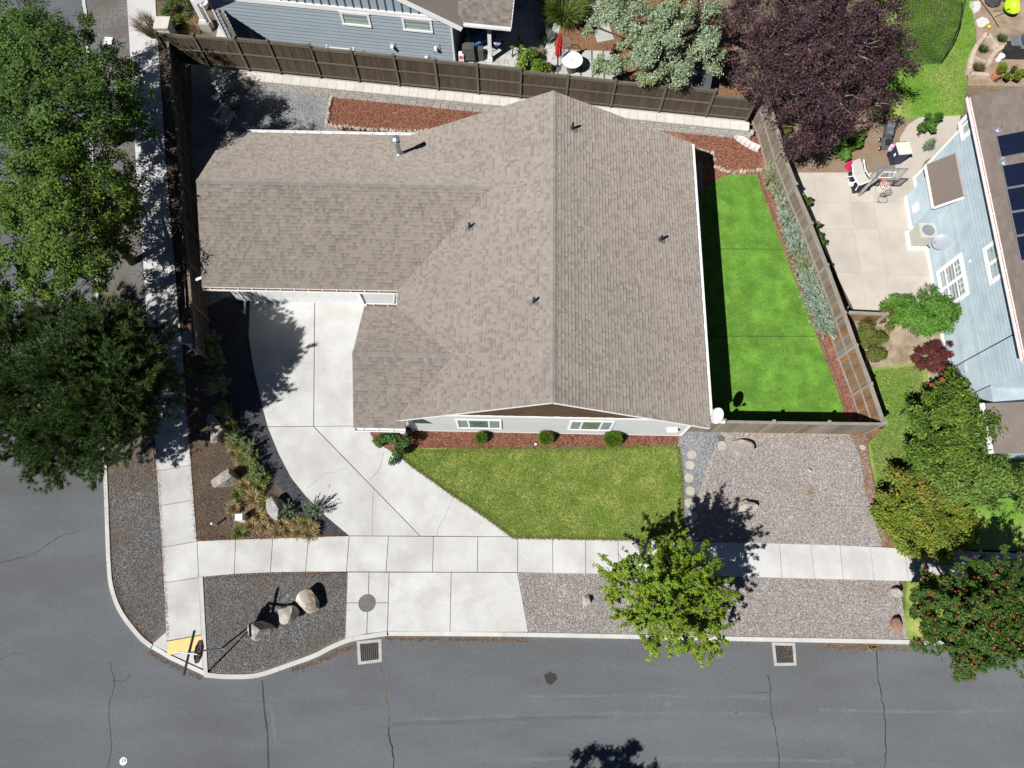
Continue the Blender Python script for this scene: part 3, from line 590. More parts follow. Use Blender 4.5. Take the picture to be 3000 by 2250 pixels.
# satellite dish on the eave corner
def dish(name,label,pos,aim,r,m,arm_to):
    t=thing(name,label,'satellite dish',pos); c=Vector(pos); a=Vector(aim).normalized(); x=a.cross(Vector((0,0,1))).normalized(); y=x.cross(a)
    mb=MB(); rings=5;k=24; n=0
    for i in range(rings+1):
        rr=r*i/rings
        for j in range(k): an=2*math.pi*j/k; mb.v.append(tuple(c+(x*math.cos(an)*rr*.92+y*math.sin(an)*rr)+a*(.16*r*(i/rings)**2)))
    for i in range(rings):
        for j in range(k): mb._f((i*k+j,i*k+(j+1)%k,(i+1)*k+(j+1)%k,(i+1)*k+j))
    o=mb.build('reflector',m,t,smooth=True)
    mb=MB(); f=c+a*r*.95-y*r*.6; mb.bar(c-y*r*.95+a*.1,f,.03); mb.box(f,(.1,.1,.12)); mb.build('feed_arm',m,t)
    mb=MB(); mb.tube([c-a*.03,c-a*.15-Vector((0,0,.12)),Vector(arm_to)],.03,8); mb.build('mast',METAL,t); return t
dp=PP(2098,1217,(0,0,3.15),Vector((0,0,1))); dish('satellite_dish','white satellite dish at the corner of the shingle roof by the turf',dp,(.35,-.45,.62),.36,WHITE,(EX-.1,7.5,2.88))
# ---------------------------------------------------------------- fences
BM={}
def boardmesh(h,wd,m):
    k=(round(h,3),round(wd,3),m.name)
    if k not in BM: BM[k]=MB().box((0,0,h/2),(wd-.003,.02,h)).mesh('board',m)
    return BM[k]
def fence(name,label,A,panels,front,bm_=FENB,rm=FENR,pm=None,mid=True,postdepth=.09,odd=None,cap=.10,railside=None):
    """panels: (A,B,z0,ztop,bottom-at-B); front = side (+1 left of run) that shows posts and rails"""
    A0=Vector(panels[0][0]); root=thing(name,label,'fence',(A0.x,A0.y,panels[0][2])); pm=pm or rm
    for i,(a,b,z0,zt) in enumerate(panels):
        a=Vector((a[0],a[1],0));b=Vector((b[0],b[1],0));d=(b-a).normalized();L_=(b-a).length;nrm=Vector((-d.y,d.x,0));ang=math.atan2(d.y,d.x); off=rootloc(root)
        nb=max(1,round(L_/.142)); wd=L_/nb; h=zt-z0-.04; f=nrm*front
        for k in range(nb):
            q=a+d*((k+.5)*wd)+nrm*random.uniform(-.004,.004); m=bm_
            if odd and random.random()<odd[1](i): m=odd[0]
            link('board',boardmesh(h,wd,m),root,Vector((q.x,q.y,z0+random.uniform(-.012,.008)))-off,(random.uniform(-.008,.008),0,ang))
        rs=f if railside is None else nrm*railside
        for zz in ([zt-.12,(z0+zt)/2+.04,z0+.14] if mid else [zt-.12,z0+.14]):
            mb=MB(); mb.bar(a+rs*.032+Vector((0,0,zz)),b+rs*.032+Vector((0,0,zz)),.042,.075); mb.build('rail',rm,root)
        mb=MB(); mb.bar(a+Vector((0,0,zt-.015))+d*.05,b+Vector((0,0,zt-.015))-d*.05,cap+.02,.035); mb.build('top_rail',rm,root)
        ends=[(a,zt)]+([(b,zt)] if i==len(panels)-1 else [])
        for q,zq in ends:
            if i>0 and q is a: zq=max(zt,panels[i-1][3])
            mb=MB(); mb.box((q.x+f.x*.03,q.y+f.y*.03,(z0+zq)/2+.03),(.10,postdepth+.03,zq-z0+.10),rz=ang); po=mb.build('post',pm,root)
            mb=MB(); mb.box((q.x+f.x*.03,q.y+f.y*.03,zq+.09),(.135,.15,.035),rz=ang); mb.build('post_cap',rm,po)
    return root
NP=[P(x,y,NZ) for x,y in [(731,196),(822,217),(939,229),(1053,239),(1170,249.5),(1284,260),(1402,270),(1525,282)]]
d0=(NP[-1]-NP[0]).normalized()
xs=[-18.05,-16.15,-14.05,-12.38,-10.29,-8.26,-6.18,-4.16,-2.08,.08,2.4,4.72,7.18,9.55,11.6]
ny=lambda x:25.13-.0975*(x-.08)
tops=[2.62,2.72,2.80,2.82,2.70,2.68,2.66,2.66,2.66,2.50,2.48,2.46,2.50,2.18]
fence('back_fence','long dark brown board fence standing on the retaining wall behind the house',None,[((xs[i],ny(xs[i])),(xs[i+1],ny(xs[i+1])),NZ-.05,tops[i]) for i in range(len(xs)-1)],-1)
wf=[P(517,101,2.0),P(542,330,1.9),P(559,480,1.85),P(568,695,1.83),P(571.5,860,1.83),P(577,975,1.83)]
Wd=(wf[-1]-wf[0]).to_2d(); n_=7; WA=Vector((-17.75,27.0)); WB=Vector((-13.95,10.6))
wp=[WA.lerp(WB,i/8) for i in range(9)]
fence('side_fence','shaded brown board fence along the west side of the back yard',None,[((wp[i].x,wp[i].y),(wp[i+1].x,wp[i+1].y),0,1.86+(.25 if i<2 else 0)) for i in range(8)],1,mat('side_board',(.095,.072,.052),.88,.12,1,8,.25,.1,30,rand=.18,stretch=(6,6,.7)),mat('side_rail',(.20,.165,.13),.9,.15,3,20,.2))
wp2=[Vector((-15.3,28.45)),Vector((-14.05,26.66))]
fence('wing_fence','short dark board fence joining the back fence to the slate house',None,[((-15.0,28.2),(-14.02,26.62),NZ-.05,2.75)],-1)
ep=[Vector(P(a,b,c).to_2d()) for a,b,c in [(2238,262,2.15),(2260,315,2.1),(2292,438,2.0),(2330,545,1.88),(2377,658,1.83),(2424,778,1.83),(2475,917,1.83),(2509,1013,1.83),(2552,1125,1.83),(2591,1238,1.83)]]
fence('yard_fence','weathered grey board fence slanting along the junipers and the turf',None,[((ep[i].x,ep[i].y),(ep[i+1].x,ep[i+1].y),0,(2.15,2.1,2.0,1.88,1.83,1.83,1.83,1.83,1.83)[i]) for i in range(9)],-1,FENG,FENT,odd=(FENO,lambda i:(0,0,0,0,0,.05,.3,.75,.7)[i]),railside=None)
fence('front_fence','weathered grey board fence closing the turf yard beside the gable wall',None,[((7.62,7.78),(9.0,7.78),0,1.7),((9.0,7.78),(11.1,7.78),0,1.80),((11.1,7.78),(13.45,7.80),0,1.80),((13.45,7.80),(15.83,7.82),0,1.80)],1,FENG,FENT)
fence('red_fence','low red brown board fence between the concrete patio and the shrubs',None,[((14.92,13.28),(17.0,13.22),0,1.1)],-1,FENO,FENT,mid=False)
# ---------------------------------------------------------------- retaining wall
rw=thing('retaining_wall','pale block retaining wall with a flat cap below the dark back fence','wall',(-3,24.6,0))
ry=lambda x:24.62-.0975*(x-.08)
ang=math.atan(-.0975); BKM={}
def blockmesh(wd): 
    k=round(wd,2)
    if k not in BKM: BKM[k]=MB().box((0,0,0),(k-.022,.24,.134)).mesh('block',BLOCK)
    return BKM[k]
off=rootloc(rw)
x_start,x_end=-14.6,11.6
for row in range(4):
    x=x_start+(.2 if row%2 else 0)
    while x<x_end:
        wd=random.choice((.40,.40,.46))
        hid=(-.9<x<3.4 and row<3)
        if not hid: link('block',blockmesh(wd),rw,Vector((x+wd/2,ry(x+wd/2)-.02*(3-row)+random.uniform(-.008,.008),.075+row*.15))-off,(0,0,ang))
        x+=wd
mb=MB(); mb.prism([(x_start,ry(x_start)+.09),(x_end,ry(x_end)+.09),(x_end,ry(x_end)+.5),(x_start,ry(x_start)+.5)],-.1,.60); mb.prism([(-.8,ry(-.8)-.0),(3.6,ry(3.6)-.0),(3.6,ry(3.6)+.08),(-.8,ry(-.8)+.08)],-.1,.59); mb.build('backfill',BLOCK,rw)
x=x_start
while x<x_end:
    wd=.47; mb=MB(); q=(x+wd/2,ry(x+wd/2)+.10,.645+random.uniform(-.003,.003)); mb.box(q,(wd-.010,.50,.075),rz=ang); mb.build('cap_block',CAPB,rw); x+=wd
# ---------------------------------------------------------------- pillars and steel fence
def pillar(label,base,h,wd,lab):
    t=thing('pillar',label,'pillar',base,0,'stone pillars ending the steel fence'); c=Vector(base)
    mb=MB(); mb.box((c.x,c.y,h/2),(wd,wd,h)); mb.build('shaft',CONC,t); mb=MB(); mb.box((c.x,c.y,h+.04),(wd+.14,wd+.14,.09)); mb.build('cap',CAPB,t)
pillar('shaded concrete pillar with a flat cap between the pine and the driveway',P(597,1026,0),1.55,.46,0)
pillar('sunlit concrete pillar with a flat cap beside the slate house garden',P(513,133,0),1.5,.62,1)
sf=thing('steel_fence','low black steel picket fence between the sidewalk and the brown side fence','fence',(-16,18,0))
A=P(519,340,1.2);B=P(543,890,1.2); d=(B-A).to_2d().normalized(); A2=Vector((A.x,A.y))-d*4.3; B2=Vector((B.x,B.y))+d*.4; L_=(B2-A2).length; off=rootloc(sf)
pkm=MB().box((0,0,.6),(.018,.018,1.14)).mesh('picket',BLKM); n=int(L_/.115)
for i in range(n): q=A2+d*(i*.115); link('picket',pkm,sf,Vector((q.x,q.y,0))-off)
for zz in (1.17,.16): mb=MB(); mb.bar((A2.x,A2.y,zz),(B2.x,B2.y,zz),.035,.03); mb.build('rail',BLKM if zz<1 else mat('worn_steel',(.20,.20,.20),.4,.2,3),sf)  # upper rail in paler steel than the lower one
for k in range(8): q=A2.lerp(B2,k/7); mb=MB(); mb.box((q.x,q.y,.62),(.05,.05,1.25)); mb.build('post',BLKM,sf)
# ---------------------------------------------------------------- slate house beyond the back fence
C0=Vector((-3.34,27.27)); DX=Vector((-.9952,.0985)); DN=Vector((.0985,.9952))   # wall runs west along DX, DN points north
nh=thing('house','slate blue house with lap siding and a covered patio beyond the back fence','house',(C0.x,C0.y,NZ))
def NPt(t,n,z): q=C0+DX*t+DN*n; return Vector((q.x,q.y,z))
Lw=12.2
mb=MB(); mb.prism([tuple(NPt(0,.02,0))[:2],tuple(NPt(Lw,.02,0))[:2],tuple(NPt(Lw,9,0))[:2],tuple(NPt(0,9,0))[:2]],NZ-.2,3.4); mb.build('wall',BLUEG,nh)
a=NPt(0,0,0);b=NPt(Lw,0,0)
siding(nh,BLUEG,(a.x,a.y),(b.x,b.y),NZ-.05,3.35,12,(-DN.x,-DN.y))
mb=MB(); mb.bar(NPt(-.02,-.03,3.46),NPt(Lw,-.03,3.46),.10,.26,up=(0,0,1)); mb.bar(NPt(.05,-.025,NZ-.1),NPt(.05,-.025,3.33),.08,.12); mb.bar(NPt(Lw-.03,-.02,NZ-.1),NPt(Lw-.03,-.02,3.33),.08,.14); mb.build('trim',WHITE,nh)
mb=MB(); apex=6.1; mb.extr([NPt(0,0,3.6),NPt(Lw,0,3.6),NPt(Lw/2,0,3.6+apex*.5)],tuple(DN.to_3d()*.1)); mb.build('gable_wall',BLUEG,nh)
for k in range(1,31): 
    t=k*.40; zt=3.6+min(t,Lw-t)*.5-.1
    if zt>3.66: mb=MB(); mb.bar(NPt(t,-.025,3.6),NPt(t,-.025,zt),.045,.03); mb.build('batten',mat('batten_paint',(.10,.125,.15),.6,.04,2) if 'batten_paint' not in MATS else MATS['batten_paint'],nh)
# main roof with white rake boards
mb=MB()
e0=NPt(-.55,-.45,3.38);r0=NPt(Lw/2,-.45,6.72);w0=NPt(Lw+.55,-.45,3.38)
for (u,v) in ((e0,r0),(w0,r0)): n=Vector((DN.x,DN.y,0))*9.5; mb.extr([u,v,v+Vector((0,0,.1)),u+Vector((0,0,.1))],n)
nrf=mb.build('roof',mat('taupe_roof',(.21,.18,.16),.95,.12,.8,30,.2,spec=.15),nh)
mb=MB(); mb.bar(e0+Vector((0,0,-.02)),r0+Vector((0,0,-.02)),.05,.24); mb.bar(w0+Vector((0,0,-.02)),r0+Vector((0,0,-.02)),.05,.24); mb.build('rake_board',WHITE,nh)
# covered patio roof
ga,gb=NPt(-.32,-.12,3.46),NPt(-2.92,-.12,3.46)
slopes_n=[]
na,nb=NPt(-.0,3.2,4.85),NPt(-2.92,3.2,4.85)
mb=MB(); mb.extr([ga,gb,nb,na],(0,0,-.1)); prf=mb.build('patio_roof',MATS['roof_deck'],nh)
gl=MB()
for c in range(22):
    v=c/22; v2=(c+1)/22; u=0
    while u<1:
        u2=min(1,u+random.uniform(.05,.11)); q=[ga.lerp(gb,u).lerp(na.lerp(nb,u),v),ga.lerp(gb,u2).lerp(na.lerp(nb,u2),v),ga.lerp(gb,u2).lerp(na.lerp(nb,u2),v2),ga.lerp(gb,u).lerp(na.lerp(nb,u),v2)]
        f=random.uniform(.93,1.07); gl.cur=tuple(t*f for t in random.choice([(.23,.205,.18),(.26,.23,.205),(.18,.16,.14),(.21,.19,.165)])); h=random.choice((.014,.022)); q[0].z+=h;q[1].z+=h; q[2].z+=.004;q[3].z+=.004
        gl.quad(*q); gl.quad(q[1],q[0],q[0]-Vector((0,0,h)),q[1]-Vector((0,0,h))); u=u2
gl.build('shingles',SHING,prf,kind='stuff')
mb=MB(); o=-DN.to_3d()
for (s,e,f,hh) in ((0,.012,.01,.12),(0,.012,.13,.13)): mb.bar(ga+o*f-Vector((0,0,.06)),gb+o*f-Vector((0,0,.06)),.014,hh)
mb.bar(ga+o*.07-Vector((0,0,.12)),gb+o*.07-Vector((0,0,.12)),.13,.01); mb.bar(ga+o*.07-Vector((0,0,.06)),ga+o*.07-Vector((0,0,.05))+Vector((.001,0,.08)),.13,.02); mb.build('gutter',WHITE,nh)
mb=MB(); mb.bar(ga+Vector((0,0,-.12))-o*.03,gb+Vector((0,0,-.12))-o*.03,.05,.22); mb.bar(gb-Vector((0,0,.1)),nb-Vector((0,0,.1)),.04,.2); mb.build('fascia',WHITE,nh)
pb=P(1436,181,.62); mb=MB(); mb.box((pb.x,pb.y+.08,2.05),(.19,.19,2.75)).box((pb.x,pb.y+.08,.78),(.25,.25,.28)).box((pb.x,pb.y+.08,3.26),(.24,.24,.2)); mb.build('post',WHITE,nh)
mb=MB(); mb.prism([tuple(NPt(-.02,4.0,0))[:2],tuple(NPt(-3.2,4.0,0))[:2],tuple(NPt(-3.2,9,0))[:2],tuple(NPt(-.02,9,0))[:2]],NZ-.2,4.4); mb.build('wall',BLUEG,nh)
# windows and fittings on the slate wall
def NW(px,py): # point on wall plane
    return PP(px,py,(C0.x,C0.y,0),Vector((DN.x,DN.y,0)))
def wl_tz(p): v=Vector((p.x,p.y))-C0; return v.dot(DX),p.z
for quadpx in [((994,31),(1080,37),(1090,77),(1006,70)),((1175,47),(1264,53),(1270,93),(1184,87))]:
    tz=[wl_tz(NW(*q)) for q in quadpx]; t0=(tz[0][0]+tz[3][0])/2;t1=(tz[1][0]+tz[2][0])/2; zt=(tz[0][1]+tz[1][1])/2; zb=(tz[2][1]+tz[3][1])/2
    mb=MB(); m_=.11
    def wb(ta,za,tb,zb_,o0,o1):
        mb.extr([NPt(ta,-o0,za),NPt(tb,-o0,za),NPt(tb,-o0,zb_),NPt(ta,-o0,zb_)],tuple(-DN.to_3d()*(o1-o0)))
    wb(t0,zt-m_,t1,zt,.03,.085); wb(t0+.05,zt+.001,t1-.05,zt+.03,.03,.10); wb(t0,zb,t1,zb+m_,.03,.10); wb(t0,zb+m_,t0-m_,zt-m_,.03,.08); wb(t1+m_,zb+m_,t1,zt-m_,.03,.08)
    fr=mb.build('window',WHITE,nh)
    for nm,o_,m2,f in (('interior',.036,DARKIN,(0,1,0,1)),('reflection_blind',.04,mat('green_blind',(.16,.34,.07),.4,.3,3) if 'green_blind' not in MATS else MATS['green_blind'],(.12,.9,0,.42)),('pane',.05,GLASSW,(0,1,0,1))):  # green sheet paints a reflection across the lower part of the glass
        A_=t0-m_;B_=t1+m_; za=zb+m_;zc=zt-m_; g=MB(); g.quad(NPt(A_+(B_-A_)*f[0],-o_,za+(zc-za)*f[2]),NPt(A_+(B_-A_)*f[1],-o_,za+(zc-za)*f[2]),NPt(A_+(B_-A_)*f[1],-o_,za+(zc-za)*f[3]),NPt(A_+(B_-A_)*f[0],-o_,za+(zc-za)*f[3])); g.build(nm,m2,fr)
for q,wd,ht,nm in [((1150,130),.30,.34,'meter_box'),((1278,138),.40,.6,'electric_box'),((1250,163),.34,.30,'vent_hood')]:
    p=NW(*q); t,z_=wl_tz(p); mb=MB(); mb.extr([NPt(t-wd/2,-.03,z_-ht/2),NPt(t+wd/2,-.03,z_-ht/2),NPt(t+wd/2,-.03,z_+ht/2),NPt(t-wd/2,-.03,z_+ht/2)],tuple(-DN.to_3d()*.04)); bx=mb.build(nm,BLUEG,nh)
    mb=MB(); c_=NPt(t,-.16,z_-.02); mb.box(c_,(wd*.45,.2,ht*.42)) if nm!='electric_box' else mb.tube([NPt(t,-.07,z_+.05),NPt(t,-.24,z_+.05)],.09,14); mb.build('cover',WHITE,bx)
# bench behind the fence
bp=P(985,150,2.0); mb=MB(); bt=thing('garden_bench','weathered pale bench top poking up behind the dark fence near the slate wall','bench',(NPt(6.0,-.42,NZ)))
mb.bar(NPt(5.2,-.45,1.25),NPt(6.6,-.45,1.25),.06,.10); mb.build('back_rail',CONC,bt)
mb=MB(); mb.box((NPt(5.9,-.75,NZ+.40)),(1.4,.42,.05),rz=-.098); mb.build('seat',CONC,bt)
for s in (5.2,6.6):
    mb=MB(); mb.bar(NPt(s,-.45,NZ-.12),NPt(s,-.45,1.42),.10); mb.bar(NPt(s,-.95,NZ-.12),NPt(s,-.95,NZ+.6),.08); mb.bar(NPt(s,-.42,NZ+.62),NPt(s,-.98,NZ+.62),.09,.04); mb.build('side_frame',CONC,bt)
# porch column, far left corner of the slate house
pc=P(607,84,.6); t=thing('porch_column','tall white porch column on a stone pier at the far top corner','column',pc)
mb=MB(); mb.box((pc.x,pc.y+.1,2.3),(.24,.24,2.6)).box((pc.x,pc.y+.1,1.1),(.34,.34,.2)); mb.build('shaft',WHITE,t); mb=MB(); mb.box((pc.x,pc.y+.1,.75),(.55,.55,.6)); mb.build('pier',BLOCK,t)
mb=MB(); mb.box((pc.x+.3,pc.y+1.6,3.7),(3.2,3.0,.2)); mb.build('porch_roof',BLUEG,t); mb=MB(); mb.bar((pc.x-1.3,pc.y+.08,3.66),(pc.x+1.9,pc.y+.08,3.66),.06,.24); mb.build('fascia',WHITE,t)
mb=MB(); mb.bar((pc.x+.32,pc.y+.1,3.6),(pc.x+.32,pc.y+.1,.6),.07); mb.build('downspout',WHITE,t)
# handrail at porch
hr=P(690,70,.6); t=thing('handrail','bent grey metal handrail at the edge of the bright porch slab','railing',hr)
mb=MB(); mb.tube([(hr.x,hr.y,.58),(hr.x,hr.y,1.5),(hr.x-.75,hr.y-.35,1.35),(hr.x-.75,hr.y-.35,.58)],.025,8); mb.build('rail',METAL,t); mb=MB(); mb.tube([(hr.x-.02,hr.y,1.1),(hr.x-.73,hr.y-.34,.95)],.018,8); mb.build('lower_rail',METAL,t)
# ---------------------------------------------------------------- pale blue house on the east side
HX=20.08; eh=thing('house','pale blue house with a brown roof and red gutter on the right','house',(HX+3,16,0)); EZ=5.35; GXE=19.70; NYE=21.7
mb=MB(); mb.prism([(HX+.02,9.2),(34,9.2),(34,21.2),(HX+.02,21.2)],-.3,EZ-.1); mb.build('wall',BLUEW,eh)
siding(eh,BLUEW,(HX,21.2),(HX,9.2),.22,EZ-.12,23,(-1,0))
siding(eh,BLUEW,(34,21.22),(HX,21.22),.22,EZ-.12,34,(0,1)) if False else None
mb=MB(); mb.box((HX-.03,15.2,.10),(.07,12.1,.22)); mb.box((HX-.025,21.15,2.7),(.05,.14,5.1)); mb.build('trim',WHITE,eh)
esl=.42; mb=MB(); zE=lambda x:EZ+(x-GXE)*esl
mb.extr([(GXE,9.5,EZ),(30,9.5,zE(30)),(30,NYE,zE(30)),(GXE,NYE,EZ)],(0,0,-.12)); mb.extr([(30,9.5,zE(30)),(40,9.5,EZ),(40,NYE,EZ),(30,NYE,zE(30))],(0,0,-.12))
BR=mat('brown_roof',(.19,.155,.135),.95,.07,.6,25,.10,spec=.15); erf=mb.build('roof',BR,eh)
sh=MB()
for c in range(60):
    x0=GXE+.01+c*.135; 
    if x0>26: break
    y=9.5
    while y<NYE:
        y2=min(NYE,y+random.uniform(.2,.5)); f=random.uniform(.88,1.1); sh.cur=(.19*f,.155*f,.135*f); q=[(x0,y,zE(x0)+.012),(x0,y2,zE(x0)+.012),(x0+.135,y2,zE(x0+.135)+.004),(x0+.135,y,zE(x0+.135)+.004)]; sh.quad(*q); sh.quad(q[1],q[0],(x0,y,zE(x0)),(x0,y2,zE(x0))); y=y2
sh.build('shingles',SHING,erf,kind='stuff')
REDG=mat('red_gutter_liner',(.42,.14,.11),.7,.15,3); mb=MB()
mb.bar((GXE-.135,9.5,EZ-.05),(GXE-.135,NYE,EZ-.05),.03,.13); mb.bar((GXE-.01,9.5,EZ-.06),(GXE-.01,NYE,EZ-.06),.015,.10); eg=mb.build('gutter',WHITE,eh)
mb=MB(); mb.bar((GXE-.068,9.5,EZ-.085),(GXE-.068,NYE,EZ-.085),.105,.03); mb.build('gutter_liner',REDG,eg)
mb=MB()
for k in range(14): mb.box((GXE-.07,9.9+k*.86,EZ-.006),(.14,.03,.012))
mb.build('strap',WHITE,eg)
mb=MB(); mb.box((GXE+.05,15.6,EZ-.16),(.03,12.2,.2)); mb.box((28,NYE+.01,6),(.01,.01,.01)); mb.build('fascia',WHITE,eh)
# bump-out with its own little roof
bz=2.35; bx0,by0,by1=19.46,18.28,20.02
mb=MB(); mb.prism([(bx0,by0),(HX+.03,by0),(HX+.03,by1),(bx0,by1)],-.2,bz); bo=mb.build('bay',BLUEW,eh)
siding(bo,BLUEW,(bx0,by1),(bx0,by0),.25,bz,14,(-1,0)); siding(bo,BLUEW,(bx0,by0),(HX-.01,by0),.25,bz,14,(0,-1))
mb=MB(); mb.box((bx0-.035,(by0+by1)/2,.11),(.06,by1-by0+.08,.26)).box(((bx0+HX)/2,by0-.03,.11),(HX-bx0,.06,.26)); mb.build('bay_trim',WHITE,eh)
ca,cb,cc,cd=PY(2728,606,by0-.25),None,None,None
mb=MB(); r_=[(bx0-.28,by0-.28,bz+.05),(bx0-.28,by1+.28,bz+.05),(HX-.03,by1+.28,bz+1.0),(HX-.03,by0-.28,bz+1.0)]; mb.extr([Vector(q) for q in r_],(0,0,-.07)); mb.build('bay_roof',BR,eh)
mb=MB(); mb.bar((bx0-.30,by0-.28,bz+.02),(bx0-.30,by1+.28,bz+.02),.05,.14); mb.bar((bx0-.28,by0-.30,bz+.02),(HX-.03,by0-.30,bz+.95),.05,.14); mb.build('bay_fascia',WHITE,eh)
mb=MB(); mb.bar((HX-.06,by0-.28,bz+1.03),(HX-.06,by1+.28,bz+1.03),.14,.03); mb.build('flashing',mat('grey_flashing',(.36,.33,.31),.6,.05,3),eh)
mb=MB(); mb.extr([(bx0-.03,18.8,.62),(bx0-.03,19.15,.62),(bx0-.03,19.15,1.0),(bx0-.03,18.8,1.0)],(-.12,0,0)); mb.build('dryer_vent',WHITE,bo)
# windows on the blue wall
def EW(px,py): d=Vector(CM@_ray(px,py)); t=(HX-.03)/d.x; return Vector((HX,d.y*t,CAM_H+d.z*t))
def ewin(pxs,mull,grid,hgt=None):
    a,b=[EW(*q) for q in pxs]; y0,y1=min(a.y,b.y),max(a.y,b.y); z0,z1=min(a.z,b.z),max(a.z,b.z); t=.17
    if hgt: z0=(a.z+b.z)/2; z1=z0+hgt
    mb=MB(); X=HX-.06
    for (yy,zz,dy,dz_) in [((y0+y1)/2,z0+t/2,y1-y0,t),((y0+y1)/2,z1-t/2,y1-y0,t),(y0+t/2,(z0+z1)/2,t,z1-z0-2*t),(y1-t/2,(z0+z1)/2,t,z1-z0-2*t)]+[(y0+(y1-y0)*m_,(z0+z1)/2,.13,z1-z0-2*t) for m_ in mull]: mb.box((X,yy,zz),(.08,dy,dz_))
    if grid:
        zz=z0+t+(z1-z0-2*t)*.28; mb.box((X,(y0+y1)/2,zz),(.05,y1-y0-2*t-.02,.05))
    f=mb.build('window',WHITE,eh); ed=[y0+t]+[y0+(y1-y0)*m_ for m_ in mull]+[y1-t]
    for q0,q1 in zip(ed,ed[1:]):
        g=MB(); g.quad((HX-.045,q0,z0+t),(HX-.045,q1,z0+t),(HX-.045,q1,z1-t),(HX-.045,q0,z1-t)); g.build('pane',GLASSW,f)
        g=MB(); g.quad((HX-.036,q0,z0+t),(HX-.036,q1,z0+t),(HX-.036,q1,z1-t),(HX-.036,q0,z1-t)); g.build('interior',mat('tan_interior',(.16,.125,.08),.5,.5,2.5) if 'tan_interior' not in MATS else MATS['tan_interior'],f)
        g=MB(); zq=z0+(z1-z0)*.45; g.quad((HX-.040,q0,z0+t),(HX-.040,q0+(q1-q0)*.95,z0+t),(HX-.040,q0+(q1-q0)*.6,zq),(HX-.040,q0+(q1-q0)*.1,zq)); g.build('blind',mat('pale_blind',(.36,.44,.46),.5,.1,3) if 'pale_blind' not in MATS else MATS['pale_blind'],f)  # pale slanted patch across the lower pane
        if grid:
            g=MB()
            for k in (1,2): g.box((X,q0+(q1-q0)*k/3,z1-t-(z1-z0)*.13),(.03,.025,(z1-z0)*.24))
            g.box((X,(q0+q1)/2,z1-t-(z1-z0)*.25),(.03,q1-q0,.025)); g.build('grille',WHITE,f)
a,b=EW(2746,796),EW(2820,737)
ewin([(2746,796),(2841,862)],[.5],True)
mb=MB(); 
ewin([(2882,728),(2901,836)],[.5],False,1.15); ewin([(2809,362),(2820,414)],[],False,1.0)
mb=MB(); p=EW(2843,765); mb.box((HX-.06,p.y,p.z),(.06,.1,.1)); mb.build('wall_light',WHITE,eh)
p=EW(2822,1082); mb=MB(); mb.box((HX-.06,p.y,p.z),(.08,.4,.45)); mb.build('meter_box',BLUEW,eh)
mb=MB(); mb.bar((HX-.05,10.9,.6),(HX-.05,10.9,EZ-.4),.03); mb.build('conduit',DKMET,eh)
# lower roof at the south end
lz=2.9; a=P(2882,1185,lz); b=P(2902,1328,lz)
mb=MB(); mb.extr([(a.x,a.y+.05,lz),(a.x,b.y,lz),(a.x+9,b.y,lz+2.0),(a.x+9,a.y+.05,lz+2.0)],(0,0,-.12)); mb.build('lower_roof',MATS['taupe_roof'],eh); mb=MB(); mb.bar((a.x-.05,a.y+.05,lz-.03),(a.x-.05,b.y,lz-.03),.12,.15); mb.build('lower_gutter',WHITE,eh)
mb=MB(); mb.prism([(a.x+.5,b.y+.4),(33,b.y+.4),(33,9.3),(a.x+.5,9.3)],-.3,lz-.12); mb.build('lower_wall',BLUEW,eh)
# roof vents and solar panels
for px,py in [(2920,378),(2937,474)]:
    d=Vector((-esl,0,1)).normalized(); p=PP(px,py,(GXE,0,EZ+.02),d); mb=MB(); mb.box((p.x,p.y,p.z),(.3,.3,.02),ry=-math.atan(esl)); v=mb.build('roof_vent',METAL,eh); mb=MB(); mb.tube([p,p+Vector((.05,0,.3))],.055,10); mb.build('vent_pipe',METAL,v)
NAVY=mat('solar_cell',(.010,.014,.035),.12,.15,6,spec=.6); dn=Vector((-esl,0,1)).normalized()
for k,(p0,p1,lab) in enumerate([((2922,398),(2934,462),'solar panel standing alone at the top of the row on the brown roof'),((2938,485),(2951,551),'second solar panel from the top, just below the gap in the row'),((2952,553),(2964.5,621),'third solar panel from the top on the brown roof'),((2965.5,623),(2978.5,691),'fourth solar panel from the top, level with the double window'),((2980,693),(2992,765),'lowest solar panel visible at the right edge of the photo')]):
    a=PP(*p0,(GXE,0,EZ+.10),dn); b=PP(*p1,(GXE,0,EZ+.10),dn); s=thing('solar_panel',lab,'solar panel',a,0,'solar panels on the brown roof'); y1=max(a.y,b.y);y0=min(a.y,b.y)+.02; x=(a.x+b.x)/2-.02+.0*k; u=Vector((1,0,esl)).normalized(); L_=1.68
    c=Vector((x,y0,zE(x)+.10)); e=Vector((0,y1-y0,0)); mb=MB(); mb.extr([c+e*.025+u*.025,c+e*.975+u*.025,c+e*.975+u*(L_-.025),c+e*.025+u*(L_-.025)],-dn*.03); mb.build('cell_sheet',NAVY,s)
    mb=MB(); 
    for q0,q1 in ((c,c+e),(c+u*L_,c+e+u*L_),(c,c+u*L_),(c+e,c+e+u*L_)): mb.bar(q0-dn*.01,q1-dn*.01,.03,.05,up=dn)
    mb.build('frame',METAL,s)
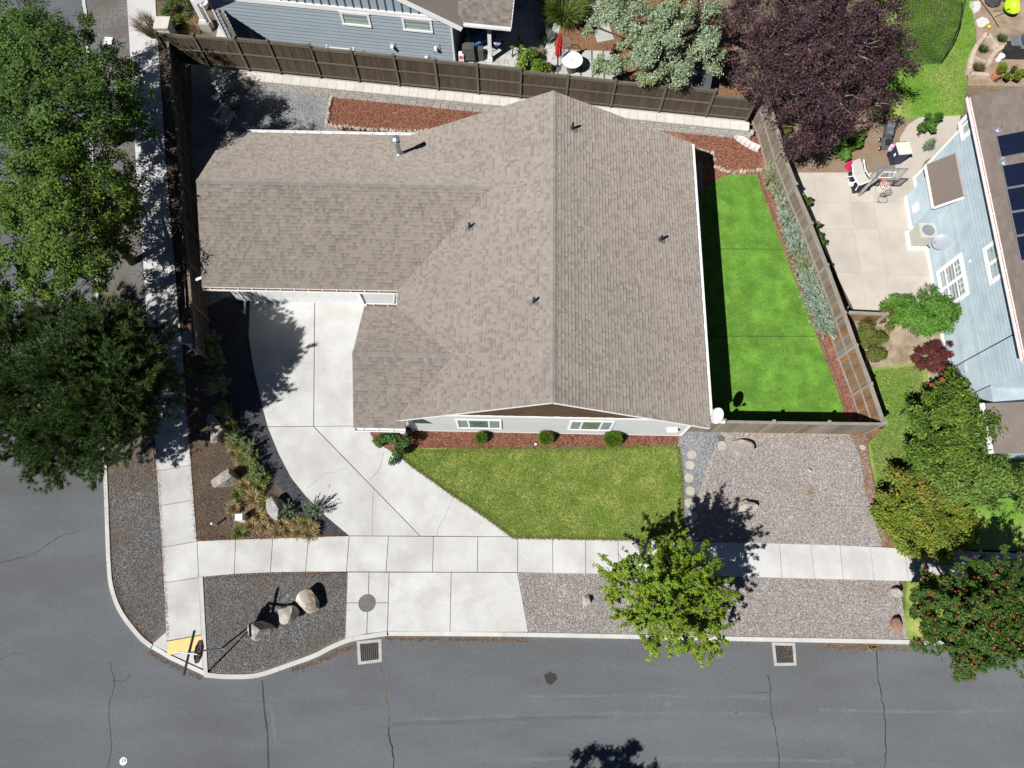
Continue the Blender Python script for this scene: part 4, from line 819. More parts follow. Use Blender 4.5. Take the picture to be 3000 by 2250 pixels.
# ---------------------------------------------------------------- stop sign with street blades
sb=P(649,1899); t=thing('stop_sign','red STOP sign on a thin post with two street name blades at the corner','sign',sb)
mb=MB(); mb.tube([sb+Vector((0,0,-.25)),sb+Vector((0,0,3.12))],.032,8); mb.build('post',METAL,t)
REDS=mat('sign_red',(.22,.014,.022),.45,.05,4); rv=Vector((.03,.999,0)).normalized(); nv=Vector((rv.y,-rv.x,0)); cz=2.36; cc=sb+Vector((0,0,cz))+nv*.05
def octo(r,off): return [cc+nv*off+rv*(r*math.cos(R(22.5+45*i)))+Vector((0,0,1))*(r*math.sin(R(22.5+45*i))) for i in range(8)]
mb=MB(); mb.extr(octo(.45,0),nv*.006); sp_=mb.build('border',WHITE,t); mb=MB(); mb.extr(octo(.425,.007),nv*.003); mb.build('sign_plate',REDS,t)
def text(body,size,mname,m,origin,right,up,parent,sx=1.0,bold=.0):
    cu=bpy.data.curves.new('lettering','FONT'); cu.body=body; cu.size=size; cu.align_x='CENTER'; cu.align_y='CENTER'; cu.extrude=.002; cu.offset=bold
    ob=bpy.data.objects.new('tmp',cu); COL.objects.link(ob); bpy.context.view_layer.update(); me=bpy.data.meshes.new_from_object(ob.evaluated_get(bpy.context.evaluated_depsgraph_get())); bpy.data.objects.remove(ob)
    mt=Matrix.Identity(4); n=right.cross(up)
    for i in range(3): mt[i][0]=right[i]*sx;mt[i][1]=up[i];mt[i][2]=n[i]
    mt.translation=Vector(origin)-rootloc(parent); me.transform(mt); me.materials.clear(); me.materials.append(m); return link('lettering',me,parent)
text('STOP',.38,'l',WHITE,cc+nv*.013,rv,Vector((0,0,1)),t,.86,.012)
GRN=mat('street_sign_green',(.012,.06,.035),.4,.1,4)
top=sb+Vector((0,0,3.08)); rv2=Vector((.10,.995,0)).normalized()
for v,L_,z_,nm in ((rv2,.78,.0,0),(Vector((rv2.y,-rv2.x,0)),.42,.20,1)):
    mb=MB(); mb.bar(top+v*(-L_)+Vector((0,0,z_)),top+v*L_+Vector((0,0,z_)),.024,.17); mb.build('street_blade',GRN,t)
    mb=MB(); mb.bar(top+v*(-L_)+Vector((0,0,z_+.089)),top+v*L_+Vector((0,0,z_+.089)),.03,.012); mb.build('blade_edge',METAL if nm else DKMET,t)
# survey disc painted on the road
c=P(362,2230,RZ); t=thing('road_marker','round white disc with dark characters fixed to the road near the bottom edge','marker',(c.x,c.y,RZ))
mb=MB(); mb.lathe([(.148,0),(.15,.012),(.143,.018)],(c.x,c.y,RZ),24); mb.build('disc',WHITE,t); text('13',.17,'l',mat('ink',(.03,.04,.09),.6),(c.x+.01,c.y+.02,RZ+.0215),Vector((.95,.25,0)).normalized(),Vector((-.25,.95,0)).normalized(),t,1,.004)
# manhole, drains, valve box
c=P(1075,1767,0); t=thing('manhole_cover','round grey cast iron manhole cover set in the driveway apron','manhole cover',(c.x,c.y,-.008))
mb=MB(); mb.lathe([(.36,-.02),(.36,.004),(.335,.004),(.335,-.003)],(c.x,c.y,-.006),32); mb.build('frame_ring',IRON,t); mb=MB()
for r0,r1,zz in [(0.001,.07,.003),(.085,.14,.003),(.155,.21,.003),(.225,.28,.003),(.295,.325,.003)]: mb.lathe([(r0,-.004),(r0,zz),(r1,zz),(r1,-.004)],(c.x,c.y,-.006),32,False)
mb.lathe([(.33,-.006),(.33,-.0025)],(c.x,c.y,-.006),32); mb.build('lid',IRON,t)
FR=mat('drain_concrete',(.46,.44,.40),.9,.12,3,30,.1)
def drain(label,pts,sxz,gridn):
    q=PL(pts,RZ); ctr=sum(q,Vector())/4; t=thing('storm_drain',label,'drain',ctr,0,'storm drains in the road'); mb=MB(); ins=[ctr+(p-ctr)*.74 for p in q]
    for i in range(4):
        a,b,c,d=q[i],q[(i+1)%4],ins[(i+1)%4],ins[i]; n=len(mb.v)
        mb.v+=[(p.x,p.y,RZ+.010) for p in (a,b,c,d)]+[(p.x,p.y,RZ-.1) for p in (a,b,c,d)]; mb._f((n,n+1,n+2,n+3),(n,n+4,n+5,n+1),(n+2,n+6,n+7,n+3))
    mb.build('frame',FR,t); mb=MB(); mb.quad(*[(p.x,p.y,RZ+.003) for p in ins]); mb.build('void',DARKV,t)
    GB=mat('grate_iron',(.20,.19,.19),.6,.15,6,metal=.3) if 'grate_iron' not in MATS else MATS['grate_iron']
    a,b,c,d=ins
    nx,ny_=gridn; 
    for i in range(nx+1): mb=MB(); u=i/nx; mb.bar(a.lerp(b,u)+Vector((0,0,.010)),d.lerp(c,u)+Vector((0,0,.010)),.011,.012); mb.build('grate_bar',GB,t)
    mb=MB()
    for j in range(ny_+1): u=j/ny_; mb.bar(a.lerp(d,u)+Vector((0,0,.009)),b.lerp(c,u)+Vector((0,0,.009)),.006,.010)
    mb.build('cross_bars',GB,t); return t,ins
drain('storm drain grate by the driveway apron in a chipped concrete frame',[(1049,1948),(1119,1939),(1117,1872),(1045,1879)],0,(9,15))
t2,ins=drain('storm drain grate near the red berried tree with leaves caught in it',[(2268,1951),(2334,1950),(2329,1884),(2261,1882)],0,(13,10))
mb=MB()
for i in range(60): u,v=random.uniform(.45,.98),random.uniform(.3,.98); p=ins[0].lerp(ins[1],u).lerp(ins[3].lerp(ins[2],u),v); mb.box((p.x,p.y,RZ+.02),(.04,.02,.004),rz=random.uniform(0,3))
mb.build('caught_leaves',RUST,t2)['kind']='stuff'
c=P(317,121,0); t=thing('valve_box','white square valve box lid in the gravel strip beside the big tree','valve box',(c.x,c.y,0)); mb=MB(); mb.box((c.x,c.y,0),(.47,.46,.10)); mb.build('box',WHITE,t); mb=MB(); mb.box((c.x,c.y,.055),(.40,.39,.012)); mb.build('lid',WHITE,t)
c=P(322,150,0); tag(MB().box((c.x+.2,c.y-.05,.0),(.34,.4,.08)).build('valve_box',DKMET),'small dark valve box lid just below the white one','valve box')
c=P(717,1521,0); t=thing('utility_pedestal','short white utility pedestal box among the dry grasses','utility box',c); mb=MB(); mb.box((c.x,c.y,.33),(.30,.26,.72),rz=.1,taper=.92); mb.build('box',WHITE,t); mb=MB(); mb.box((c.x,c.y,.71),(.31,.27,.05),rz=.1); mb.build('lid',WHITE,t)
c=P(634,1538,0); t=thing('bollard_pipe','thin white capped pipe standing in the brown soil bed','pipe',c); mb=MB(); mb.tube([(c.x,c.y,-.2),(c.x,c.y,.5)],.035,10); mb.build('pipe',WHITE,t); mb=MB(); mb.lathe([(.045,.5),(.05,.54),(.02,.56)],(c.x,c.y,0),12); mb.build('cap',WHITE,t)
for px,py,lab in [(1569,1302,'small white lawn sprinkler head between the round shrubs'),(2555,1509,'white round cleanout cap in the bark at the hedge side')]:
    c=P(px,py,0); mb=MB(); mb.lathe([(.055,-.05),(.055,.05),(.03,.055),(.03,.03)],(c.x,c.y,0),14); tag(mb.build('ground_cap',WHITE),lab,'cap')
for px,py,lab in [(2113,1286,'dark irrigation box lid at the end of the gravel path')]:
    c=P(px,py,0); mb=MB(); mb.lathe([(.16,-.05),(.16,.012),(.15,.016)],(c.x,c.y,0),18); tag(mb.build('irrigation_lid',IRON),lab,'lid')
# stepping stones
steps=[(2028,1332,'topmost round stepping stone on the gravel path'),(2022,1362,'second round stepping stone from the top of the gravel path'),(2019,1400,'third round stepping stone from the top, middle of the path'),(2022.5,1438,'fourth round stepping stone from the top of the gravel path'),(2018.5,1473,'fifth stepping stone, just above the tree shadow'),(2031,1512,'last round stepping stone inside the tree shadow'),(2116,1305,'lone round stepping stone beside the flat boulder')]
for i,(px,py,lab) in enumerate(steps):
    c=P(px,py,0); mb=MB(); mb.lathe([(.205,-.05),(.205,.022),(.195,.032),(.17,.034),(.165,.030),(.02,.032)],(c.x,c.y,-.01),28); tag(mb.build('stepping_stone',mat('paver_concrete',(.44,.42,.35),.9,.12,3,30,.2,.2,60,rand=.08) if 'paver_concrete' not in MATS else MATS['paver_concrete']),lab,'stepping stone','round stepping stones on the gravel path')
# boulders
def boulder(px,py,sx,sy,sz,rz,label,m=STONE,seed=0,sink=.25,z=0):
    rs=random.Random(seed); c=P(px,py,z); bm=bmesh.new(); bmesh.ops.create_icosphere(bm,subdivisions=3,radius=1)
    pl=[(Vector((rs.gauss(0,1),rs.gauss(0,1),rs.gauss(0,.7))).normalized(),rs.uniform(.40,.66)) for _ in range(9)]+[(Vector((rs.uniform(-.25,.25),rs.uniform(-.25,.25),1)).normalized(),.62)]
    for v in bm.verts:
        for n,dd in pl:
            k=v.co.dot(n)-dd
            if k>0: v.co-=n*k*.985
        v.co+=Vector((rs.uniform(-1,1),rs.uniform(-1,1),rs.uniform(-1,1)))*.016
    bmesh.ops.scale(bm,vec=(sx,sy,sz),verts=bm.verts); bmesh.ops.rotate(bm,matrix=Matrix.Rotation(rz,3,'Z'),verts=bm.verts)
    me=bpy.data.meshes.new('boulder'); bm.to_mesh(me); bm.free(); me.materials.append(m); o=link('boulder',me,None,(c.x,c.y,z+sz*(1-sink)-sz*.35)); return tag(o,label,'boulder')
boulder(673,1408,.62,.56,.85,.5,'pale squarish boulder on the brown soil beside the grasses',seed=3)
boulder(813,1490,.62,.60,.72,.2,'grey rounded boulder against the driveway edge with a fern shrub on it',mat('grey_boulder',(.36,.345,.325),.9,.25,3,18,.25,.7,12),seed=5)
boulder(640,1275,.52,.50,.5,.3,'boulder half in the pine shadow above the pale squarish boulder',seed=9)
boulder(625,1230,.35,.45,.3,.9,'flat boulder sunk in deep pine shadow',seed=10)
boulder(770,1848,.70,.60,.80,.5,'large dark topped boulder crossed by the stop sign shadow',seed=12)
boulder(843,1795,.52,.55,.66,.4,'split boulder in the middle of the corner boulders',seed=21)
boulder(912,1762,.60,.56,.66,-.3,'cream boulder nearest the driveway among the corner boulders',mat('cream_boulder',(.55,.50,.43),.9,.25,2.5,18,.25,.7,9,tint=(.26,.21,.16),tscale=1.5),seed=31)
boulder(2166,1322,.72,.50,.42,.15,'long flat tan boulder in the gravel yard near the fence',seed=41,sink=.35)
boulder(2178,1485,.66,.50,.42,.5,'tan boulder in the gravel yard near the tree shadow',seed=44,sink=.35)
boulder(1719,1760,.26,.28,.30,.4,'small pale boulder in the river gravel left of the green tree',mat('pale_boulder',(.42,.39,.35),.9,.2,3,18,.25,.6,12),seed=51)
boulder(2623,1740,.32,.26,.30,.0,'tan boulder by the lawn edge under the red berried tree',seed=55)
boulder(2626,1838,.26,.42,.34,.1,'reddish brown boulder near the kerb beside the red berried tree',STONEB,seed=57)
boulder(2370,1380,.13,.12,.12,.6,'small tan rock alone in the middle of the gravel yard',EDGE,seed=61)
boulder(2421,1289,.15,.13,.14,.1,'small tan rock below the front fence',EDGE,seed=62)
boulder(2525,1308,.22,.16,.12,.2,'flat pale rock at the corner of the grey fence',EDGE,seed=63)
# edging stones round the mulch
def edging(label,path,n,r,seed):
    rs=random.Random(seed); q=PL(path); t=thing('stone_edging',label,'edging',q[0]); off=rootloc(t); ms=[]
    for k in range(6):
        bm=bmesh.new(); bmesh.ops.create_icosphere(bm,subdivisions=1,radius=1)
        for v in bm.verts: v.co*=rs.uniform(.75,1.15)
        me=bpy.data.meshes.new('stone'); bm.to_mesh(me); bm.free(); me.materials.append(EDGE); ms.append(me)
    sp=[0]
    for a,b in zip(q,q[1:]): sp.append(sp[-1]+(b-a).length)
    for i in range(n):
        s=sp[-1]*(i+.5)/n
        for j in range(len(q)-1):
            if sp[j]<=s<=sp[j+1]: p=q[j].lerp(q[j+1],(s-sp[j])/(sp[j+1]-sp[j]))
        o=link('stone',rs.choice(ms),t,p+Vector((rs.uniform(-.04,.04),rs.uniform(-.04,.04),.03))-off,(rs.uniform(0,6),rs.uniform(0,6),rs.uniform(0,6))); s_=r*rs.uniform(.75,1.2); o.scale=(s_*1.2,s_*.9,s_*.8)
edging('row of tan edging stones round the mulch bed in the back yard',[(973,278),(967,310),(960,345),(958,366),(985,371),(1030,374),(1080,379),(1150,385),(1230,388),(1270,380)],58,.125,1)
edging('curved row of round edging stones above the artificial turf',[(2090,488),(2120,500),(2150,506),(2180,503),(2210,500),(2232,496)],15,.13,2)
edging('short row of edging stones in the shade of the house wall',[(2040,440),(2060,445),(2085,448),(2095,470)],7,.13,3)
# low curved garden wall in the mulch
t=thing('curved_block_wall','short curved row of pale blocks in the red mulch corner','garden wall',P(2185,410)); off=rootloc(t)
pth=smooth_path(PL([(2137,380),(2150,395),(2172,413),(2195,428),(2222,440)]),4)
for i in range(0,len(pth)-1,2):
    a,b=pth[i],pth[min(i+2,len(pth)-1)]; d=b-a; mb=MB(); c=(a+b)/2; mb.box((c.x,c.y,.10),(d.length-.012,.30,.22),rz=math.atan2(d.y,d.x)); mb.build('block',CAPB,t)
# ---------------------------------------------------------------- back yard seating
WOODG=mat('grey_green_wood',(.46,.49,.43),.7,.12,3,20,.1)
def adirondack(px,py,rz,label,z=0):
    c=P(px,py,z); t=thing('adirondack_chair',label,'chair',(c.x,c.y,z),rz,'adirondack chairs on the gravel patio')
    for k in range(5): m=MB(); x=(k-2)*.115; m.extr([(x-.05,.30,.28),(x+.05,.30,.28),(x+.055,.78,1.02-.03*abs(k-2)),(x-.055,.78,1.02-.03*abs(k-2))],(0,.018,-.012)); m.build('back_slat',WOODG,t,False)
    for k in range(5): m=MB(); m.box((0,-.28+k*.115,.40-k*.032),(.58,.10,.02),rx=-.27); m.build('seat_slat',WOODG,t,False)
    for s in (-1,1):
        m=MB(); m.box((s*.36,.02,.56),(.14,.72,.025)); m.build('armrest',WOODG,t,False); m=MB(); m.box((s*.32,-.30,.275),(.04,.10,.55)); m.build('front_leg',WOODG,t,False); m=MB(); m.bar((s*.29,-.34,.36),(s*.29,.62,.03),.03,.12); m.build('side_rail',WOODG,t,False)
    m=MB(); m.bar((-.30,.40,.42),(.30,.40,.42),.03,.08); m.bar((-.36,.55,.55),(.36,.55,.55),.03,.06); m.build('back_brace',WOODG,t,False); return t
adirondack(664,268,R(38),'grey green adirondack chair nearest the retaining wall, facing the fire bowl')
adirondack(668,352,R(152),'grey green adirondack chair nearest the house eave, facing the fire bowl')
c=P(642,302,0); t=thing('side_table','small round dark side table between the two adirondack chairs','table',c); mb=MB(); mb.lathe([(.24,.46),(.25,.48),(.24,.50)],c,24); mb.build('tabletop',mat('dark_blue_paint',(.10,.13,.19),.5,.1,3),t)
for k in range(3): a=k*2.09; mb=MB(); mb.tube([(c.x+.18*math.cos(a),c.y+.18*math.sin(a),.47),(c.x+.22*math.cos(a),c.y+.22*math.sin(a),0)],.015,6); mb.build('leg',DKMET,t)
c=P(691,308,0); t=thing('fire_bowl','round dark fire bowl filled with pale green glass on the gravel patio','fire bowl',c); mb=MB(); mb.lathe([(.22,0),(.40,.22),(.42,.34),(.40,.36),(.30,.34),(.28,.28),(.0,.27)],c,28,False); mb.build('bowl',IRON,t,smooth=False)
mb=MB(); FG=mat('fire_glass',(.25,.42,.38),.15,.35,12)
for i in range(90): a,r_=random.uniform(0,6.28),.27*math.sqrt(random.random()); mb.box((c.x+r_*math.cos(a),c.y+r_*math.sin(a),.30),(.05,.04,.04),rz=a)
mb.build('glass_pieces',FG,t)['kind']='stuff'
# ---------------------------------------------------------------- patio beyond the fence
Z=.60
tz=thing('patio_paving','pale paver patio under and beside the covered porch of the slate house','paving',P(1430,200,Z)); tz['kind']='structure'; off=rootloc(tz)
PV=mat('patio_paver',(.46,.45,.43),.9,.08,2,30,.1,rand=.12); pvm={}
q0=Vector((-3.0,26.6,0)); ux=Vector((.9952,-.0975,0)); uy=Vector((.0975,.9952,0))
mb=MB(); mb.extr([q0+Vector((0,0,Z-.02)),q0+ux*4.6+Vector((0,0,Z-.02)),q0+ux*4.6+uy*7+Vector((0,0,Z-.02)),q0-ux*.3+uy*7+Vector((0,0,Z-.02))],(0,0,-.3)); mb.build('bedding',JOINT,tz)
kk=0
for j in range(24):
    x=-.15*(j%2)
    while x<4.5 and kk<300:
        wd=random.choice((.22,.32,.32)); k=wd
        if k not in pvm: pvm[k]=MB().box((0,0,0),(wd-.012,.278,.06)).mesh('paver',PV)
        p=q0+ux*(x+wd/2)+uy*(j*.29+.145); link('paver',pvm[k],tz,p+Vector((0,0,Z-.02+random.uniform(-.003,.003)))-off,(0,0,-.098)); kk+=1; x+=wd
pd=thing('paver_pad','pale concrete paver pad under the white table beyond the fence','paving',P(1680,190,Z)); pd['kind']='structure'
a,b,c,d=PL([(1600,215),(1602,143),(1800,150),(1805,240)],Z)
mb=MB(); mb.extr([a,b,c,d],(0,0,-.2)); mb.build('bedding',JOINT,pd)
for i in range(6):
    for j in range(3):
        def pt(u,v): return a.lerp(d,u).lerp(b.lerp(c,u),v)
        g=.012; mb=MB(); mb.extr([pt(i/6+g,j/3+g)+Vector((0,0,.02)),pt((i+1)/6-g,j/3+g)+Vector((0,0,.02)),pt((i+1)/6-g,(j+1)/3-g)+Vector((0,0,.02)),pt(i/6+g,(j+1)/3-g)+Vector((0,0,.02))],(0,0,-.06)); mb.build('paver',PV,pd)
mb=MB(); 
s2=thing('paver_pad','grey stone slab path end lying in bark under the conifer','paving',P(1780,95,Z)); s2['kind']='structure'
for pts in [[(1735,75),(1750,124),(1800,114),(1785,75)],[(1722,35),(1735,73),(1785,73),(1775,35)]]: mb=MB(); mb.extr(PL(pts,Z+.01),(0,0,-.1)); mb.build('slab',PV,s2)
# round white table on a tapered base
c=P(1673,208,Z); t=thing('round_table','round white table top on a dark tapered base on the paver pad','table',c); mb=MB(); mb.lathe([(.50,.76),(.53,.775),(.53,.80),(.03,.806)],c,36); mb.build('tabletop',WHITE,t); mb=MB(); mb.lathe([(.20,0),(.24,.1),(.36,.66),(.36,.76)],c,20); mb.build('base',mat('bronze_base',(.12,.10,.08),.5,.2,5),t); mb=MB(); mb.lathe([(.035,.80),(.035,.812)],c,12); mb.build('umbrella_hole',IRON,t)
# closed red umbrella
c=P(1632,201,Z); t=thing('parasol','closed red parasol standing on the paver pad beside the wire chair','umbrella',c); mb=MB(); mb.tube([c,c+Vector((0,0,2.5))],.022,8); mb.build('pole',DKMET,t); mb=MB(); k=16
prof=[(.13,.95),(.16,1.15),(.12,1.55),(.09,1.62),(.15,1.70),(.09,2.1),(.04,2.38)]
n=len(mb.v)
for r_,zz in prof:
    for j in range(k): rr=r_*(1.18 if j%2 else .72); mb.v.append((c.x+rr*math.cos(j*.3927),c.y+rr*math.sin(j*.3927),c.z+zz))
for i in range(len(prof)-1):
    for j in range(k): mb._f((i*k+j,i*k+(j+1)%k,(i+1)*k+(j+1)%k,(i+1)*k+j))
mb.build('canopy',mat('red_canvas',(.52,.035,.018),.8,.12,8),t); mb=MB(); mb.lathe([(.03,2.38),(.04,2.48),(.01,2.53)],c,10); mb.build('finial',METAL,t); mb=MB(); mb.lathe([(.22,0),(.22,.05),(.06,.10)],c,18); mb.build('base',IRON,t)
# wire chairs
def wirechair(px,py,rz,label,m=METAL):
    c=P(px,py,Z); t=thing('wire_chair',label,'chair',(c.x,c.y,Z),rz); mb=MB(); mb.tube([(-.27,.05,.44),(-.30,.32,.62),(-.22,.50,.92),(0,.56,1.0),(.22,.50,.92),(.30,.32,.62),(.27,.05,.44)],.018,6); mb.build('back_hoop',m,t,False); mb=MB()
    for i in range(9):
        u=(i-4)/4; mb.bar((u*.25,-.25,.45),(u*.25,.28,.45),.008); mb.bar((u*.22,.32,.5),(u*.2,.54-.05*abs(u),.95-.1*abs(u)),.008)
    for i in range(8): v=i/7; mb.bar((-.25,-.25+v*.53,.452),(.25,-.25+v*.53,.452),.008)
    mb.build('mesh_seat',m,t,False)
    for sx in (-1,1):
        for sy in (-1,1): mb=MB(); mb.tube([(sx*.24,sy*.22,.45),(sx*.28,sy*.30,0)],.014,6); mb.build('leg',m,t,False)
    return t
wirechair(1640,174,R(-40),'grey wire mesh chair behind the closed red parasol')
# porch furniture
CUSH=mat('blue_cushion',(.06,.20,.38),.8,.15,4); CUSHD=mat('navy_canvas',(.02,.045,.11),.8,.1,4)
c=P(1403,128,Z); t=thing('swing_seat','blue canvas swing seat with a lit front edge under the porch roof','seat',c); mb=MB(); mb.box((c.x-.1,c.y+.35,Z+.8),(1.0,.75,.09),rz=.55,rx=.5); mb.build('back',CUSHD,t); mb=MB(); mb.box((c.x+.1,c.y-.12,Z+.42),(.95,.42,.12),rz=.55); mb.build('seat',CUSH,t)
for s in (-1,1): mb=MB(); mb.bar((c.x+.1+s*.38,c.y-.15+s*.24,Z),(c.x-.0+s*.4,c.y+.2+s*.26,Z+.75),.05); mb.build('leg',DKMET,t)
c=P(1374,176,Z); t=thing('covered_grill','grill under a dark grey cloth cover at the porch edge','grill',c); mb=MB(); mb.box((c.x,c.y,Z+.62),(.70,.5,.75),taper=.86); mb.build('cover',mat('grey_cloth',(.085,.085,.08),.9,.12,4,20,.1),t)
for sx in (-1,1):
    for sy in (-1,1): mb=MB(); mb.bar((c.x+sx*.28,c.y+sy*.18,Z),(c.x+sx*.28,c.y+sy*.18,Z+.3),.04); mb.build('leg',DKMET,t)
c=P(1409,172,Z); t=thing('covered_box','narrow covered crate beside the grill','crate',c); mb=MB(); mb.box((c.x,c.y,Z+.42),(.30,.36,.62),taper=.9); mb.build('cover',MATS['grey_cloth'],t); mb=MB(); mb.box((c.x,c.y,Z+.06),(.26,.3,.12)); mb.build('base',DKMET,t)
PINKL=mat('pink_label',(.70,.10,.18),.5,.1,4)
for px,py,zz,lab in [(1353,184,0,'lower of two white boxes with pink labels beside the grey corner board'),(1353,171,.34,'upper of two white boxes with pink labels beside the grey corner board')]:
    c=P(px,184,Z); t=thing('white_box',lab,'box',(c.x,c.y,Z+zz),0,'white boxes with pink labels'); mb=MB(); mb.box((c.x,c.y,Z+zz+.17),(.26,.26,.32)); mb.build('box',WHITE,t); mb=MB(); mb.box((c.x,c.y-.132,Z+zz+.17),(.19,.006,.2)); mb.build('label',PINKL,t); 
c=P(1457,143,Z); t=thing('patio_chair','dark patio chair with a patterned blue cushion beside the porch post','chair',c); mb=MB(); mb.box((c.x,c.y,Z+.42),(.52,.5,.05),rz=-.5); mb.build('seat',DKMET,t); mb=MB(); mb.box((c.x-.2,c.y+.12,Z+.72),(.5,.05,.5),rz=1.0); mb.build('back',DKMET,t); mb=MB(); mb.lathe([(.22,.45),(.24,.5),(.2,.55),(.02,.56)],c,16); mb.build('cushion',mat('patterned_cloth',rough=.9,vor=(14,[(.06,.10,.3),(.5,.52,.55),(.2,.3,.5)])),t)
for sx in (-1,1):
    for sy in (-1,1): mb=MB(); mb.bar((c.x+sx*.22,c.y+sy*.22,Z),(c.x+sx*.2,c.y+sy*.2,Z+.42),.03); mb.build('leg',DKMET,t)
c=P(1462,60,Z); t=thing('oval_tub','large blue grey oval tub in the porch shade','tub',c); mb=MB(); n0=[(.55*math.cos(a)*.85,1.0*math.sin(a)*.9) for a in np.linspace(0,6.283,25)[:-1]]; mb.prism([(c.x+x,c.y+y,) for x,y in n0],Z,Z+.55); mb.build('shell',mat('tub_blue',(.13,.19,.28),.5,.08,3),t); mb=MB(); mb.prism([(c.x+x*1.04,c.y+y*1.04) for x,y in n0],Z+.55,Z+.6); mb.build('rim',mat('tub_lid',(.17,.22,.30),.5,.08,3),t)
c=P(1578,66,Z); t=thing('cooler','grey plastic storage chest in the shade at the patio edge','chest',c); mb=MB(); mb.box((c.x,c.y,Z+.25),(.42,1.1,.5)); mb.build('box',mat('chest_grey',(.22,.25,.29),.6,.08,3),t); mb=MB(); mb.box((c.x,c.y,Z+.53),(.46,1.14,.06)); mb.build('lid',MATS['chest_grey'],t)
c=P(1838,215,Z); t=thing('garden_shed','low dark grey shed roof half hidden below the conifer','shed',P(2060,230,Z)); q=P(2035,215,1.6)
mb=MB(); mb.box((q.x,q.y,1.2),(1.6,2.1,1.2),rz=-.2); mb.build('wall',mat('shed_brown',(.07,.045,.035),.9,.2,3),t); mb=MB(); mb.box((q.x,q.y,1.85),(1.75,2.3,.10),rz=-.2,ry=.12); mb.build('roof',mat('shed_roof',(.09,.095,.105),.8,.1,3),t)
c=P(599,22,.6); t=thing('planter_bowl','white planter bowl holding dark soil beside the porch column','planter',c); mb=MB(); mb.lathe([(.20,0),(.36,.35),(.38,.44),(.32,.45),(.20,.42)],c,24,False); mb.build('bowl',WHITE,t); mb=MB(); mb.lathe([(.33,.40),(.01,.42)],c,20); mb.build('soil',SOIL,t)
# ---------------------------------------------------------------- east neighbour's garden
area('concrete_patio_bed','pale joint bed',[(2330,505),(2600,503),(2705,505),(2760,700),(2760,905),(2460,915),(2440,760)],-.02,JOINT) if False else None
cx=[2330,2382,2490,2568,2660]; 
VX=[[(2322,505),(2383,505),(2489,505),(2568,505),(2700,508)],[(2345,592),(2395,592),(2492,592),(2560,592),(2712,592)],[(2385,669),(2408,669),(2502,670),(2571,671),(2735,673)],[(2448,798),(2448,798),(2525,801),(2597,803),(2765,806)],[(2505,915),(2506,915),(2538,912),(2608,912),(2775,920)]]
cells=[]
for a,b in zip(VX,VX[1:]):
    for i in range(4):
        q=[a[i],a[i+1],b[i+1],b[i]]; q=[p for k,p in enumerate(q) if all((p[0]-o[0])**2+(p[1]-o[1])**2>9 for o in q[:k])]
        if len(q)>2: cells.append(q)
slabs('concrete_patio','stained tan concrete patio of large square slabs below the basketball hoop','x' and [(2322,505),(2700,508),(2712,592),(2775,920),(2506,915),(2448,798),(2345,592)],cells,.0,CONCT,.006)
area('garden_path','curved tan concrete path leading up between the flower bed and the blue house',[(2620,510),(2630,440),(2638,400),(2660,365),(2690,345),(2730,338),(2815,338),(2790,430),(2712,470),(2690,510)],.0,CONCT)
area('garden_lawn','bright green garden lawn beside the blue house',[(2560,-160),(2850,-160),(2845,0),(2850,40),(2860,100),(2850,140),(2835,190),(2832,250),(2820,338),(2700,342),(2660,350),(2560,330)],.01,LAWN2)
area('dry_soil','dry tan soil flower bed between the patio and the purple tree',[(2238,366),(2700,330),(2640,400),(2626,505),(2322,504),(2300,440)],-.01,mat('dry_soil',(.27,.205,.145),.95,.2,1.2,30,.35,.4,60,tint=(.22,.14,.09),tscale=1.2))
area('dry_soil','dry tan soil yard with stones at the top right corner',[(2852,-160),(3300,-160),(3300,260),(2835,250),(2840,180),(2862,120),(2850,40)],-.012,mat('tan_soil',(.33,.26,.19),.95,.15,1.2,30,.3,.4,60,tint=(.26,.18,.12),tscale=1.5))
area('side_lawn','lawn strip between the weathered fence and the big shrubs',[(2535,1080),(2720,1060),(2720,1320),(2640,1370),(2570,1430),(2548,1340),(2545,1300),(2600,1240)],.008,LAWN2)
area('neighbour_lawn','lawn beyond the hedge behind the right sidewalk',[(2590,1330),(3300,1280),(3300,1620),(2935,1612),(2790,1608),(2620,1600)],.004,LAWN2)
area('shrub_bed','tan soil under the shrubs in front of the blue house',[(2490,920),(2860,900),(2860,1200),(2700,1180),(2640,1090),(2530,1090)],-.005,mat('straw_soil',(.38,.31,.22),.95,.2,1.4,30,.4,.4,60,tint=(.24,.19,.12),tscale=1.3))
# stone raised beds
t=thing('raised_bed','tan block raised beds in angled rows at the top right garden','raised bed',P(2880,170)); off=rootloc(t)
def blockrow(path,h=.2,wd=.22,step=.34):
    pts=smooth_path(PL(path),3); acc=[pts[0]]
    tot=[0]
    for a,b in zip(pts,pts[1:]): tot.append(tot[-1]+(b-a).length)
    n=max(1,round(tot[-1]/step)); 
    def at(s):
        for j in range(len(pts)-1):
            if s<=tot[j+1]+1e-6: return pts[j].lerp(pts[j+1],(s-tot[j])/max(1e-6,tot[j+1]-tot[j]))
        return pts[-1]
    for i in range(n):
        a,b=at(tot[-1]*i/n),at(tot[-1]*(i+1)/n); d=b-a; c=(a+b)/2; mb=MB(); mb.box((c.x,c.y,h/2),(d.length-.01,wd,h),rz=math.atan2(d.y,d.x)); mb.build('block',mat('tan_block',(.47,.38,.30),.9,.1,4,30,.15,rand=.14) if 'tan_block' not in MATS else MATS['tan_block'],t)
blockrow([(2886,105),(2868,125),(2852,148),(2841,175),(2835,205),(2831,222)]); blockrow([(2889,107),(2902,125),(2918,146)]); blockrow([(2935,142),(2915,155),(2898,175),(2889,195)]); blockrow([(2848,175),(2865,182),(2884,190)]); blockrow([(2836,223),(2860,223),(2890,226)])
